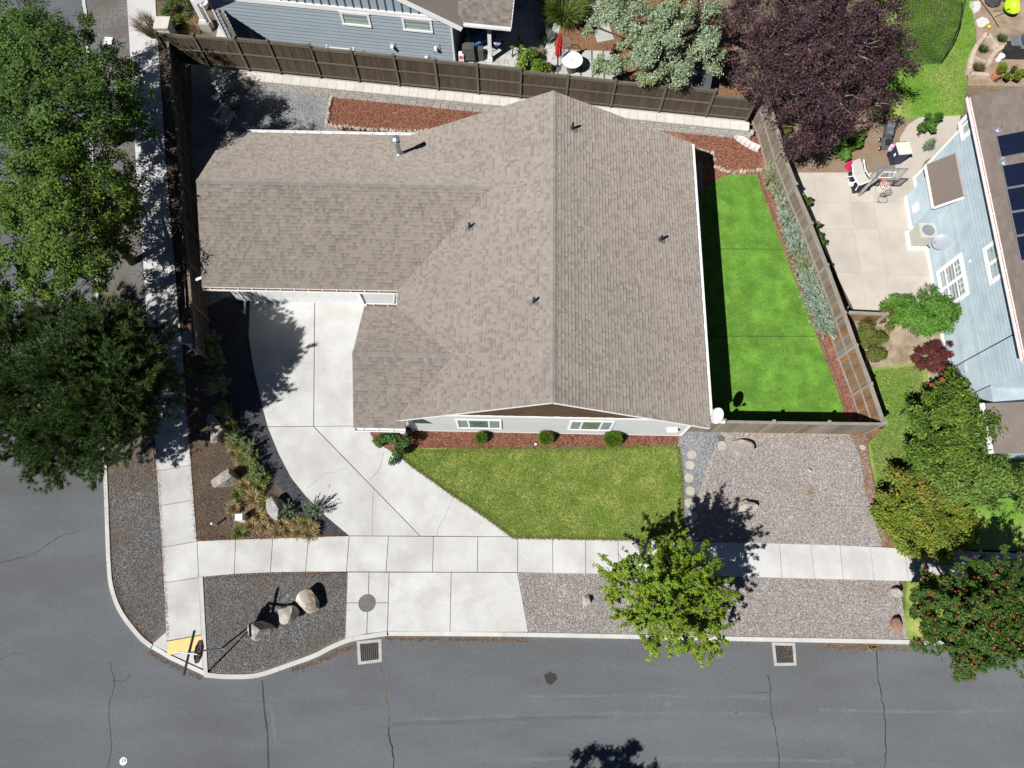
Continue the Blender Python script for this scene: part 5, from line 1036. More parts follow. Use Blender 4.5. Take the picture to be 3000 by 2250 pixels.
for pts,lab in [([(2840,5),(2870,5),(2873,20),(2868,32),(2852,41),(2846,30),(2839,18)],'pale flagstone nearest the top edge beside the lawn'),([(2859,60),(2875,50),(2892,55),(2899,67),(2880,80),(2866,79)],'pale flagstone just below the topmost one beside the lawn')]:
    mb=MB(); q=PL(pts); mb.prism([(p.x,p.y) for p in q],-.05,.03); tag(mb.build('flagstone',CAPB),lab,'flagstone','flagstones beside the lawn')
LIME=mat('lime_plastic',(.46,.80,.02),.35,.04,4); c=P(2948,38,0); t=thing('bucket_swing','lime green plastic scoop chair with black legs on the soil','chair',c)
mb=MB(); k=24; n=len(mb.v)
for i in range(7):
    u=i/6; rr=.40*math.sin(u*1.45); zz=.18+.34*(1-math.cos(u*1.45))
    for j in range(k): a=2*math.pi*j/k; mb.v.append((c.x+rr*math.cos(a)*1.05,c.y+rr*math.sin(a)*.9+.18*u*math.sin(a),c.z+zz+(.22*u if math.sin(a)>0 else 0)*math.sin(a)))
for i in range(6):
    for j in range(k): mb._f((i*k+j,i*k+(j+1)%k,(i+1)*k+(j+1)%k,(i+1)*k+j))
mb.build('shell',LIME,t,smooth=True)
for dx,dy in ((-.75,-.35),(-.7,.1),(.25,-.3)): mb=MB(); mb.tube([(c.x,c.y,.3),(c.x+dx,c.y+dy,.0)],.014,6); mb.build('leg',DKMET,t)
c=P(2905,6,0); t=thing('dark_bag','crumpled dark bag and black pipes lying on the soil at the top edge','bag',c); mb=MB(); mb.lathe([(.4,0),(.45,.12),(.3,.28),(.05,.33)],c,11); mb.build('bag',mat('dark_cloth',(.05,.05,.055),.9,.4,7),t); mb=MB(); mb.tube([(c.x-.7,c.y+.2,.05),(c.x-.2,c.y-1.0,.04),(c.x+.05,c.y-1.75,.03)],.02,6); mb.tube([(c.x-.3,c.y+.1,.3),(c.x+1.0,c.y-.05,.05)],.025,6); mb.build('pipe',DKMET,t)
c=P(2895,82,0); mb=MB(); mb.lathe([(.02,0),(.09,.04),(.10,.10),(.06,.17),(.01,.19)],c,14); tag(mb.build('ball',mat('yellow_rubber',(.75,.55,.03),.5,.05,4),smooth=True),'small yellow ball on the soil below the flagstones','ball')
# grill
c=P(2968,165,0); t=thing('gas_grill','stainless gas grill with a dark lid partly hidden by the brown roof','grill',c); mb=MB(); mb.box((c.x+.2,c.y+.1,.45),(1.5,.62,.85)); mb.build('cabinet',DKMET,t); mb=MB(); mb.box((c.x-.42,c.y+.2,.90),(.55,.66,.05)); mb.build('side_shelf',METAL,t); mb=MB(); mb.box((c.x+.35,c.y+.25,1.06),(.85,.6,.32),taper=.8); mb.build('lid',mat('grill_lid',(.05,.08,.14),.3,.1,3),t); mb=MB(); mb.box((c.x+.3,c.y-.2,.88),(1.0,.12,.12)); mb.build('control_panel',METAL,t)
for k in range(3): mb=MB(); mb.tube([(c.x+.05+k*.25,c.y-.25,.88),(c.x+.05+k*.25,c.y-.31,.88)],.035,10); mb.build('knob',METAL,t)
c=P(2924,176,0); mb=MB(); mb.lathe([(.14,0),(.15,.30),(.165,.31),(.16,.34),(.02,.345)],c,20); tag(mb.build('bucket',WHITE),'white lidded bucket beside the gas grill','bucket')
c=P(2910,230,0); t=thing('flower_pot','terracotta pot tucked against the brown roof edge','pot',c); mb=MB(); mb.lathe([(.16,0),(.23,.34),(.25,.36),(.25,.42),(.2,.42),(.19,.36),(.01,.36)],c,20,False); mb.build('pot',mat('terracotta',(.46,.2,.11),.85,.1,5),t)
# netting frame over the lawn
NET=mat('net',(.012,.030,.012),.8,.1,5); t=thing('ball_net','tall dark ball net on a bowed black pole standing over the lawn','net',P(2756,188))
a=P(2756,188,0); q=[a,P(2790,125,1.0),P(2815,60,2.0),P(2828,0,2.6),P(2832,-60,2.9)]
pts=smooth_path(q,6); mb=MB(); mb.tube(pts,.035,8); mb.build('pole',BLKM,t)
b0=P(2640,185,0); pts2=[b0.lerp(b0+Vector((-.9,4.5,0)),i/(len(pts)-1))+Vector((0,0,2.2*i/(len(pts)-1))) for i in range(len(pts))]
mb=MB(); mb.tube([b0,pts2[-1]],.03,8); mb.bar(a,b0,.03); mb.build('frame_bar',BLKM,t)
mb=MB(); n=44
def npnt(u,v):
    i=v*(len(pts)-1); j=min(int(i),len(pts)-2); f=i-j; A_=pts[j].lerp(pts[j+1],f);B_=pts2[j].lerp(pts2[j+1],f); return B_.lerp(A_,u)
for i in range(n+1):
    u=i/n
    for k in range(12): mb.bar(npnt(u,k/12),npnt(u,(k+1)/12),.011)
for i in range(n+1):
    v=i/n
    for k in range(6): mb.bar(npnt(k/6,v),npnt((k+1)/6,v),.011)
mb.build('net_mesh',NET,t)['kind']='stuff'
# lawn mower
c=P(2592,428,0); rz=R(-8); t=thing('lawn_mower','black lawn mower with a grey grass bag parked on the soil','lawn mower',(c.x,c.y,0),rz); MG=mat('mower_grey',(.10,.115,.125),.5,.1,4)
mb=MB(); mb.box((0,0,.22),(.52,.62,.20),taper=.85); mb.build('deck',MG,t,False); mb=MB(); mb.box((0,-.05,.40),(.28,.34,.18),taper=.8); mb.build('engine',DKMET,t,False); mb=MB(); mb.box((0,.62,.42),(.42,.62,.34),rx=.25,taper=.85); mb.build('grass_bag',MG,t,False); mb=MB(); mb.box((.02,.42,.58),(.2,.1,.02),rx=.25); mb.box((.02,.85,.66),(.36,.3,.02),rx=.25); mb.build('bag_panel',METAL,t,False); mb=MB(); mb.tube([(-.24,.2,.3),(-.24,1.15,.95),(.24,1.15,.95),(.24,.2,.3)],.018,6); mb.build('handle',BLKM,t,False)
for sx in (-1,1):
    for sy in (-.27,.26): mb=MB(); mb.tube([(sx*.27,sy,.11),(sx*.33,sy,.11)],.11,14); w_=mb.build('wheel',BLKM,t,False); mb=MB(); mb.tube([(sx*.331,sy,.11),(sx*.34,sy,.11)],.05,10); mb.build('hub',WHITE,w_,False)
# rubbish bin
c=P(2618,470,0); t=thing('wheeled_bin','navy wheeled rubbish bin with a cream lid beside the mower','bin',(c.x,c.y,0),R(7)); NV=mat('navy_plastic',(.018,.032,.075),.45,.08,3)
mb=MB(); mb.box((0,0,.48),(.50,.52,.96),taper=1.16); mb.build('body',NV,t,False); mb=MB(); mb.box((0,0,1.0),(.66,.68,.06)); mb.box((0,-.02,1.045),(.58,.56,.04),taper=.9); mb.build('lid',mat('cream_plastic',(.76,.70,.58),.5,.03,3),t,False); mb=MB(); mb.tube([(-.28,.40,.96),(.28,.40,.96)],.02,6); mb.build('handle',NV,t,False)
for s in (-1,1): mb=MB(); mb.tube([(s*.2,.30,.13),(s*.27,.30,.13)],.13,14); mb.build('wheel',BLKM,t,False)
mb=MB(); mb.lathe([(.08,0),(.001,.005)],(0,0,0),16); 
mb=MB(); mb.box((-.29,-.08,.62),(.012,.12,.16)); mb.build('label',WHITE,t,False)
c=P(2600,436,0); t=thing('pink_bag','pink and white plastic bag between the mower and the bin','bag',c); mb=MB(); mb.lathe([(.10,.0),(.16,.2),(.13,.42),(.03,.5)],(c.x+.06,c.y-.1,0),9); mb.build('bag',mat('pink_plastic',rough=.5,vor=(9,[(.75,.55,.6),(.55,.12,.22),(.7,.68,.68)])),t)
# basketball hoop
c=P(2522,568,0); t=thing('basketball_hoop','portable basketball hoop with a clear backboard and black base','basketball hoop',c)
PT=mat('base_black',(.025,.028,.032),.5,.1,3); mb=MB(); a,b,c2,d=PL([(2484,508),(2540,508),(2545,560),(2497,568)]); mb.extr([a+Vector((0,0,.16)),b+Vector((0,0,.16)),c2+Vector((0,0,.16)),d+Vector((0,0,.16))],(0,0,-.16)); mb.build('base',PT,t)
pb=P(2516,571,.1); pt_=P(2583,516,2.6); mb=MB(); mb.bar(pb,(pb.x+.25,pb.y+.1,2.3),.10); mb.bar((pb.x+.25,pb.y+.1,2.25),(pt_.x,pt_.y+.02,2.55),.09); mb.bar((pb.x+.25,pb.y+.1,1.9),(pt_.x,pt_.y+.02,2.3),.05); mb.build('pole',METAL,t)
bl,br_=PY(2543,523,pt_.y-.12),PY(2635,520,pt_.y-.12); zb=2.62;yb=pt_.y-.12; xl=P(2545,523,zb).x; xr=P(2632,521,zb).x; yb=P(2545,523,zb).y; zt=zb+.80
CL=glass('clear_backboard',(.5,.5,.48),.05); mb=MB(); mb.extr([(xl,yb,zb),(xr,yb,zb),(xr,yb,zt),(xl,yb,zt)],(0,.02,0)); bb=mb.build('backboard',CL,t)
mb=MB(); 
for a,b in (((xl,yb,zb),(xr,yb,zb)),((xl,yb,zt),(xr,yb,zt)),((xl,yb,zb),(xl,yb,zt)),((xr,yb,zb),(xr,yb,zt))): mb.bar(a,b,.045)
mb.build('frame',METAL,bb); mb=MB(); xm=(xl+xr)/2
for a,b in (((xm-.3,yb-.012,zb+.12),(xm+.3,yb-.012,zb+.12)),((xm-.3,yb-.012,zb+.55),(xm+.3,yb-.012,zb+.55)),((xm-.3,yb-.012,zb+.12),(xm-.3,yb-.012,zb+.55)),((xm+.3,yb-.012,zb+.12),(xm+.3,yb-.012,zb+.55))): mb.bar(a,b,.04,.006)
mb.build('target_square',WHITE,bb); mb=MB()
for s in (-.35,.35): mb.bar((xm+s,yb+.03,zb),(xm+s,yb+.35,zb+.3),.04); mb.bar((xm+s,yb+.04,zb+.05),(xm+s,yb+.04,zt-.05),.035)
mb.build('bracket',DKMET,t)
rc=Vector((xm,yb-.36,zb+.02)); ring=[rc+Vector((.235*math.cos(a),.235*math.sin(a),0)) for a in np.linspace(0,6.2832,25)]; mb=MB(); mb.tube(ring,.016,6); mb.box((xm,yb-.07,zb+.0),(.14,.14,.05)); mb.build('rim',mat('orange_rim',(.65,.16,.08),.5,.05,4),t)
mb=MB()
for k in range(12):
    a=k*math.pi/6
    for s in (-1,1):
        a2=a+s*.5; mb.bar(rc+Vector((.235*math.cos(a),.235*math.sin(a),0)),rc+Vector((.17*math.cos(a2),.17*math.sin(a2),-.22)),.014); a3=a2+s*.4; mb.bar(rc+Vector((.17*math.cos(a2),.17*math.sin(a2),-.22)),rc+Vector((.14*math.cos(a3),.14*math.sin(a3),-.42)),.014)
mb.build('net',WHITE,t)
# white plastic chair on the base
c=P(2512,545,0); t=thing('resin_chair','white and beige reclining chair tipped on the hoop base','chair',(c.x-.02,c.y+.1,.16),R(25)); BEI=mat('beige_mesh',(.50,.48,.44),.8,.06,4)
mb=MB(); mb.box((0,0,.32),(.62,.56,.05),rx=.1); mb.build('seat',BEI,t,False); mb=MB(); mb.box((0,.48,.52),(.56,.56,.05),rx=.55); mb.build('backrest',BEI,t,False); mb=MB(); mb.box((0,.78,.72),(.40,.2,.07),rx=.55); mb.build('headrest',BEI,t,False)
for s in (-1,1):
    mb=MB(); mb.tube([(s*.36,-.32,.0),(s*.36,-.28,.42),(s*.35,.30,.46),(s*.33,.72,.80)],.032,8); mb.build('frame',WHITE,t,False); mb=MB(); mb.tube([(s*.36,.25,.44),(s*.38,.5,.0)],.028,8); mb.build('leg',WHITE,t,False)
mb=MB(); mb.lathe([(.1,.0),(.14,.05),(.1,.1)],(-.62,-.05,.25),12); mb.bar((-.36,-.05,.42),(-.58,-.05,.32),.06); mb.build('cup_holder',WHITE,t,False)
mb=MB(); mb.tube([(-.33,-.32,.42),(.33,-.32,.42)],.028,8); mb.build('front_bar',WHITE,t,False)
c=P(2485,491,0); t=thing('pink_scoop','bright pink plastic toy seat at the edge of the flower bed','toy',(c.x,c.y,0),R(35)); mb=MB(); mb.box((0,0,.20),(.36,.34,.32),taper=.85); mb.build('seat',mat('magenta_plastic',(.52,.02,.10),.4,.08,4),t,False); mb=MB(); mb.tube([(-.02,-.16,.1),(-.1,-.5,.02)],.02,6); mb.build('handle',DKMET,t,False)
c=P(2583,588,0); t=thing('ring_toy','black wire hoop with a net lying on the patio below the hoop','toy',c); mb=MB(); mb.tube([c+Vector((.24*math.cos(a)+.05,.2*math.sin(a)+.05,.03)) for a in np.linspace(0,6.2832,25)],.012,6); mb.tube([c+Vector((-.17,-.05,.03)),c+Vector((-.3,-.12,.03)),c+Vector((-.1,-.14,.03))],.012,6); mb.build('hoop',BLKM,t)
# air conditioner on a pad
c=P(2680,706,0); t=thing('air_conditioner','beige air conditioning unit on a white pad by the blue wall','air conditioner',c)
mb=MB(); mb.box((c.x+.08,c.y,.05),(1.0,.98,.12)); mb.build('pad',WHITE,t); ACM=mat('ac_beige',(.50,.49,.45),.6,.05,3); mb=MB(); mb.box((c.x+.08,c.y,.56),(.76,.74,.90)); mb.build('cabinet',ACM,t); mb=MB()
for k in range(11): mb.box((c.x+.08,c.y,.17+k*.075),(.79,.77,.022))
mb.build('louvre',mat('ac_shade',(.36,.35,.32),.6,.05,3),t); mb=MB(); mb.box((c.x+.08,c.y,1.02),(.80,.78,.05)); mb.build('top',ACM,t); mb=MB()
mb.lathe([(.30,1.046),(.30,1.052),(.001,1.06)],(c.x+.08,c.y,0),28); mb.build('fan_guard',METAL,t); mb=MB(); mb.tube([(c.x+.35,c.y-.36,.3),(c.x+.7,c.y-.8,.3)],.03,8); mb.build('pipe',BLKM,t)
dp=PP(2760,710,(0,0,1.9),Vector((0,0,1))); dish('satellite_dish','grey satellite dish on a bracket beside the air conditioning unit',dp,(-.55,-.1,.8),.40,mat('dish_grey',(.36,.40,.44),.4,.05,3),(HX-.06,dp.y+.1,1.6))
# ---------------------------------------------------------------- vegetation
RNG=np.random.default_rng(11)
def unit(n):
    v=RNG.normal(size=(n,3)); return v/np.linalg.norm(v,axis=1)[:,None]
def lobes_px(ls): return [(np.array(P(x,y,z)),r,(f[0] if f else .75)) for x,y,z,r,*f in ls]
def sample_lobes(lobes,n,shell=.55,sub=14,subr=.33,up=.35):
    """points gathered in sub-clumps on the lobes, so the crown has lumps and gaps"""
    wts=np.array([l[1]**2 for l in lobes]); wts/=wts.sum(); out=[];ctr=[]
    for (c,r,fz),k in zip(lobes,RNG.multinomial(n,wts)):
        m=max(3,int(sub*r*r/2)+3); d=unit(m); d[:,2]=d[:,2]*.8+up*.6; d/=np.linalg.norm(d,axis=1)[:,None]
        rad=r*RNG.uniform(shell,.98,m); sc=c+d*rad[:,None]*np.array([1,1,fz]); sr=r*subr*RNG.uniform(.6,1.3,m)
        idx=RNG.integers(0,m,k); p=sc[idx]+unit(k)*(sr[idx]*RNG.random(k)**.45)[:,None]*np.array([1,1,.7]); out.append(p); ctr.append(np.repeat(c[None],k,0))
    return np.concatenate(out),np.concatenate(ctr)
def sprays(lobes,n,per=16,up=.5,ln=(.6,1.25),jit=.07,curl=.0):
    """points strung along shoots that leave the lobe centres outwards and upwards"""
    wts=np.array([l[1]**2 for l in lobes]); wts/=wts.sum(); out=[];ctr=[]
    for (c,r,fz),k in zip(lobes,RNG.multinomial(n//per,wts)):
        if k==0: continue
        d=unit(k); d[:,2]=d[:,2]*.7+up; d/=np.linalg.norm(d,axis=1)[:,None]; st=c+unit(k)*(r*.35); L_=r*RNG.uniform(*ln,k); t=RNG.random((k,per))**.75
        p=st[:,None]+d[:,None]*(L_[:,None]*t)[:,:,None]*np.array([1,1,fz])-np.array([0,0,1])*(curl*L_[:,None]*t**2)[:,:,None]; p+=RNG.normal(size=p.shape)*jit; out.append(p.reshape(-1,3)); ctr.append(np.repeat(st-d*.3,per,0))
    return np.concatenate(out),np.concatenate(ctr)
def leaves(name,parent,cl,ctr,per,cr,L,W,pal,m=LEAF,upb=.5,lay=.6,jit=.25,kind=None,world=True,droop=0.,dark=.0):
    n=len(cl)*per; c=np.repeat(cl,per,0)+unit(n)*(cr*RNG.random(n)**.5)[:,None]; out=np.repeat(cl-ctr,per,0); out/=np.linalg.norm(out,axis=1)[:,None]+1e-6
    nrm=unit(n)*(1-lay)+np.array([0,0,upb])+out*.35; nrm/=np.linalg.norm(nrm,axis=1)[:,None]
    ax=unit(n)+out*.6-np.array([0,0,droop]); ax-=nrm*(ax*nrm).sum(1)[:,None]; ax/=np.linalg.norm(ax,axis=1)[:,None]+1e-6; sd=np.cross(nrm,ax)
    s=RNG.uniform(.65,1.25,n)[:,None]; pal=np.array(pal); pc=RNG.integers(0,len(pal),len(cl)); own=RNG.integers(0,len(pal),n); pick=np.where(RNG.random(n)<.65,np.repeat(pc,per),own)
    col=pal[pick]*RNG.uniform(1-jit,1+jit,n)[:,None]
    off=np.array(rootloc(parent)) if (parent is not None and world) else np.zeros(3)
    c=c-off; fold=nrm*(W*.18)
    V=np.stack([c-ax*L*.5*s,c+sd*W*.5*s+fold,c+ax*L*.5*s,c-sd*W*.5*s+fold],1)
    o=link(name,npmesh(name,V,m,col),parent)
    if kind:o['kind']=kind
    return o
def blades(name,parent,base,tip,wd,pal,m=NEEDLE,jit=.25,kind=None,world=True):
    n=len(base); d=tip-base; sd=np.cross(d,unit(n)); sd/=np.linalg.norm(sd,axis=1)[:,None]+1e-6
    off=np.array(rootloc(parent)) if (parent is not None and world) else np.zeros(3)
    V=np.stack([base-off-sd*wd/2,base-off+sd*wd/2,tip-off],1); pal=np.array(pal); col=pal[RNG.integers(0,len(pal),n)]*RNG.uniform(1-jit,1+jit,n)[:,None]
    o=link(name,npmesh(name,V,m,col),parent)
    if kind:o['kind']=kind
    return o
def limbs(parent,base,fork,lobes,r0,m=BARK,twigs=None,tm=None,name='trunk',tr=.02):
    mb=MB(); b=Vector(base); f=Vector(fork); mb.tube([b-Vector((0,0,.15)),b.lerp(f,.4)+Vector((.05,.04,0)),f],[r0*1.25,r0,r0*.82],9)
    for c,r,_ in lobes:
        c=Vector(c); mid=f.lerp(c,.5)+Vector((0,0,-.12*(c-f).length)); mb.tube([f-Vector((0,0,.1)),mid,c],[r0*.55,r0*.36,r0*.12],6)
        for k in range(5):
            d=Vector(unit(1)[0]); d.z=abs(d.z)*.6; mb.tube([mid.lerp(c,.3+.15*k),c+d*r*.8],[r0*.14,.012],4,False)
    mb.build(name,m,parent,smooth=True)
    if twigs is not None:
        mb=MB(); kd='stuff'
        for p,c in twigs: p=Vector(p);c=Vector(c); q=c.lerp(p,.55); mb.tube([q,q.lerp(p,.5)+Vector(unit(1)[0])*.12,p+(p-c)*.10],[tr*1.5,tr,tr*.4],3,False)
        mb.build('twigs',tm or m,parent,kind='stuff')
def tree(name,label,base,fork,ls,ncl,per,cr,L,W,pal,r0=.16,cat='tree',group=None,shell=.55,tw=0,tm=None,**k):
    t=thing(name,label,cat,base,0,group); lb=lobes_px(ls); sp=k.pop('spray',None); cl,ct=sample_lobes(lb,ncl,shell,k.pop('sub',14),k.pop('subr',.33)) if not sp else sprays(lb,ncl,*sp); idx=RNG.integers(0,len(cl),tw)
    limbs(t,base,fork,lb,r0,twigs=[(cl[i],ct[i]) for i in idx] if tw else None,tm=tm,tr=k.pop('tr',.02)); leaves('crown',t,cl,ct,per,cr,L,W,pal,**k); return t,lb,cl,ct
GA=[(.085,.160,.036),(.070,.135,.030),(.125,.205,.042),(.055,.108,.024),(.105,.175,.032)]
# two street trees on the left
b=P(336,423); tree('street_tree','tall leafy street tree with its forked trunk showing near the long sidewalk, top left',b,b+Vector((.2,.1,2.6)),
 [(60,60,6.5,1.7),(120,170,7.5,1.9),(240,210,7,1.5),(60,290,7,2.0),(190,320,8.3,1.7),(330,270,6,1.6),(380,360,5,1.1),(30,420,6.5,1.8),(150,430,7,1.5),(20,150,6,2.0),(-60,250,6,2.0),(300,350,5.0,1.2),(330,200,4.8,1.2),(230,420,5.2,1.3),(220,90,6.5,1.0),(350,330,4.2,.9),(165,180,4.2,1.3),(165,285,4.0,1.4),(170,400,4.0,1.3),(60,250,4.2,1.5),(100,90,4.6,1.3)],4000,15,.27,.135,.068,GA,.17,subr=.22,sub=20,jit=.2,tw=260,tr=.018)  # low lobes at the end are hidden filler, added to thicken the cast shadow
b=P(386,768); tree('street_tree','second leafy street tree between the forked tree and the dark pine, left edge',b,b+Vector((.2,-.1,2.4)),
 [(60,560,6.5,1.9),(170,560,7.2,1.9),(290,560,6.5,1.6),(60,700,6.5,1.8),(190,690,7,1.8),(310,700,5.5,1.4),(150,810,5.5,1.3),(40,780,5.5,1.3),(250,470,7,1.5),(350,610,5,1.2),(240,840,4.5,.9),(340,520,4.6,1.1),(340,690,4.0,1.0),(290,770,4.2,1.0),(330,600,6.3,1.0),(170,480,4.0,1.4),(165,570,4.0,1.4),(170,690,4.0,1.4),(170,800,3.8,1.1),(60,600,4.4,1.4)],3500,15,.27,.13,.065,[(.115,.19,.030),(.085,.15,.026),(.17,.25,.036),(.055,.105,.020)],.16,subr=.22,sub=20,jit=.2,tw=260,tr=.018)  # low inner lobes added out of sight to fill the sidewalk shadow
# dark pine
b=P(330,1150); t=thing('pine_tree','big dark green pine tree with needle tufts overhanging the road and sidewalk, left edge','tree',b)
lb=lobes_px([(40,1000,4.1,1.7),(150,950,4.4,1.5),(90,1130,5.2,1.9),(200,1090,5.9,1.8),(300,1000,4.4,1.6),(330,1130,5.2,1.9),(430,1080,3.7,1.5),(450,1180,3.3,1.3),(60,1270,4.1,1.7),(190,1260,4.8,1.8),(310,1260,4.4,1.6),(160,1340,3.3,1.2),(270,1340,3.0,1.1),(380,1270,3.1,1.1),(-40,1150,4.4,2.0),(20,930,3.7,1.2),(400,990,3.3,1.2),(470,1110,3.1,.8),(420,1180,3.8,1.1),(360,1060,4.7,1.3),(320,970,5.6,1.3),(330,1080,5.8,1.4),(400,1050,5.4,1.0),(330,1170,5.6,1.3),(375,1110,5.5,1.2),(280,1240,5.2,1.2)])  # last high lobes added to make the crown's shadow on the driveway solid
cl,ct=sprays(lb,7400,14,.55,(.6,1.15),.06); c2,t2=sample_lobes(lb,6600,.35,22,.36); cl=np.concatenate([cl,c2]); ct=np.concatenate([ct,t2]); limbs(t,b,b+Vector((-.3,0,3.0)),lb,.24,twigs=[(cl[i],ct[i]) for i in RNG.integers(0,len(cl),300)],tr=.022)
per=24; n=len(cl)*per; out=np.repeat((cl-ct),per,0); out/=np.linalg.norm(out,axis=1)[:,None]+1e-6; bb=np.repeat(cl,per,0)+unit(n)*.05; tt=bb+(unit(n)*.75+out*.7+np.array([0,0,.45]))*RNG.uniform(.10,.22,n)[:,None]
blades('crown',t,bb,tt,.027,[(.085,.145,.036),(.065,.115,.03),(.125,.19,.042),(.045,.085,.024),(.033,.065,.02)])
# bright young street tree, front
b=P(1893,1768); t,lb,cl,ct=tree('street_tree','bright yellow green young tree spreading over the kerb below the front lawn',b,b+Vector((.1,.0,1.8)),
 [(1950,1720,4.6,1.25),(1870,1700,3.9,.9),(1820,1660,3.4,.65),(2030,1700,4.2,1.0),(2090,1730,3.6,.7),(1960,1800,4.4,1.1),(2040,1820,3.8,.95),(1870,1790,3.7,.85),(2080,1880,3.0,.5),(1940,1610,3.8,.55),(1990,1640,4.0,.7),(1900,1880,3.0,.42),(2015,1900,3.0,.5),(1790,1740,3.0,.45),(1765,1672,2.8,.30),(2110,1800,3.2,.5)],5600,12,.075,.085,.045,[(.22,.35,.032),(.165,.285,.028),(.30,.41,.042),(.115,.205,.022),(.28,.35,.032)],.085,spray=(20,.42,(.8,1.6),.04),tw=300,tm=TWIG,tr=.012)
# weeping tips towards the road
tips=[P(x,y,z) for x,y,z in [(1900,1930,2.4),(1920,1915,2.5),(1960,1925,2.5),(2060,1945,2.3),(2040,1925,2.4),(2110,1920,2.4),(2130,1880,2.6),(1890,1900,2.6),(1745,1660,2.7),(1760,1720,2.6)]]
cl2=np.array([np.array(a.lerp(P(1960,1780,3.4),f)) for a in tips for f in np.linspace(0,.45,12)])+unit(120)*.07
leaves('hanging_sprays',t,cl2,cl2-np.array([0,0,1.]),9,.10,.115,.07,[(.26,.36,.03),(.32,.40,.04),(.18,.27,.025)])
# red berried tree, lower right
b=P(2770,1800); t,lb,cl,ct=tree('berry_tree','dark green tree dotted with red berries at the lower right corner',b,b+Vector((.1,0,1.5)),
 [(2870,1780,3.8,1.5),(2780,1740,3.2,1.0),(2720,1830,2.8,.8),(2800,1880,3.0,.9),(2870,1930,2.8,.75),(2960,1880,3.4,1.2),(2950,1700,3.4,1.2),(2870,1690,3.0,.9),(3040,1800,3.6,1.4),(2700,1760,2.4,.5),(2720,1700,2.4,.45),(2820,1970,2.2,.4),(2690,1890,2.2,.35)],5600,12,.10,.09,.052,[(.055,.125,.028),(.08,.165,.034),(.04,.09,.02),(.105,.18,.03),(.12,.17,.026)],.11,spray=(14,.4,(.6,1.25),.05))
oo=cl-ct; oo/=np.linalg.norm(oo,axis=1)[:,None]; k=RNG.integers(0,len(cl),420); bc=cl[k]+oo[k]*.17+np.array([0,0,.12]); leaves('berry_clusters',t,bc,ct[k],3,.035,.065,.06,[(.55,.09,.06),(.60,.15,.10),(.45,.06,.05)],m=PETAL,upb=1.2,kind='stuff')
# purple leaved tree
b=P(2330,420); t,lb,cl,ct=tree('purple_tree','wide purple leaved tree with pale twigs beyond the corner of the back fence',b,b+Vector((.1,.1,1.7)),
 [(2230,150,4.5,1.7),(2360,120,5.4,2.0),(2480,130,5.2,1.8),(2580,190,4.4,1.4),(2300,280,4.6,1.5),(2430,270,5.0,1.7),(2550,300,3.7,1.1),(2360,380,3.8,1.1),(2450,370,3.4,1.0),(2630,130,3.8,.9),(2240,30,5,1.7),(2370,10,5.4,2.0),(2500,20,5.4,1.9),(2600,50,4.6,1.2),(2335,430,2.4,.6),(2400,415,2.6,.6),(2190,230,3.9,.9),(2160,60,4.3,1.0),(2300,-90,4.5,1.8),(2450,-100,4.6,1.8)],4300,14,.30,.15,.055,[(.075,.042,.058),(.11,.060,.070),(.055,.032,.046),(.155,.09,.088),(.095,.047,.052)],.15,tw=520,tm=TWIG,tr=.014,shell=.5,upb=.35,lay=.45)
# blue green conifer
b=P(1960,180,.6); t=thing('conifer_tree','pale blue green conifer with drooping sprays beyond the back fence','tree',b)
lb=lobes_px([(1790,30,4.5,1.1),(1880,60,4.8,1.1),(1960,100,4.6,1.2),(1850,130,3.9,.9),(1790,190,3.2,.75),(1730,75,3.6,.5),(1900,180,3.6,.9),(1990,190,3.4,1.0),(2060,130,3.8,1.0),(2100,180,3.0,.7),(1890,225,2.9,.5),(1960,215,2.9,.5),(2100,40,4.0,.6),(1760,180,2.9,.45),(1840,-20,5,1.3),(1960,-20,5.5,1.3),(2050,30,4.5,.8),(1745,195,2.7,.3)])
cl,ct=sample_lobes(lb,2700,.40,20,.30); limbs(t,b,b+Vector((0,0,1.6)),lb,.14,twigs=[(cl[i],ct[i]) for i in RNG.integers(0,len(cl),200)],tm=TWIG,tr=.016)
leaves('crown',t,cl,ct,15,.22,.13,.055,[(.29,.38,.24),(.35,.44,.31),(.22,.30,.16),(.42,.50,.38),(.18,.24,.10),(.32,.35,.16)],m=NEEDLE,upb=.6,lay=.4,jit=.2)
# shrubs by the blue house and the hedge
def shrub(name,label,ls,ncl,per,cr,L,W,pal,cat='shrub',group=None,stem=True,**k):
    lb=lobes_px(ls); c=lb[0][0]; gz=k.pop('gz',0.); t=thing(name,label,cat,(c[0],c[1],gz),0,group)
    cl,ct=sample_lobes(lb,ncl,k.pop('shell',.5),k.pop('sub',16),k.pop('subr',.34)); cl[:,2]=np.maximum(cl[:,2],gz+.04)
    if stem:
        mb=MB()
        for q,r,_ in lb:
            q=Vector(q); f=Vector((q.x,q.y,gz)); 
            for j in range(4): mb.tube([f+Vector((random.uniform(-.1,.1),random.uniform(-.1,.1),-.05)),q.lerp(f,.5)+Vector((random.uniform(-.2,.2),random.uniform(-.2,.2),0))*r,q+Vector(unit(1)[0])*r*.5],[.028,.02,.008],5,False)
        mb.build('stem',BARK,t)
    leaves('foliage',t,cl,ct,per,cr,L,W,pal,**k); return t
LG=[(.145,.235,.038),(.11,.19,.032),(.21,.30,.046),(.075,.135,.024)]
shrub('tall_shrub','large dark green shrub with lance shaped leaves in front of the blue house corner',[(2790,1190,2.2,1.1),(2740,1250,2.1,1.1),(2830,1250,2.4,1.2),(2720,1340,1.9,1.0),(2810,1330,2.1,1.1),(2880,1220,2.2,.7),(2700,1180,1.8,.7),(2910,1260,2.6,.45)],1500,16,.24,.19,.055,LG,upb=.3)
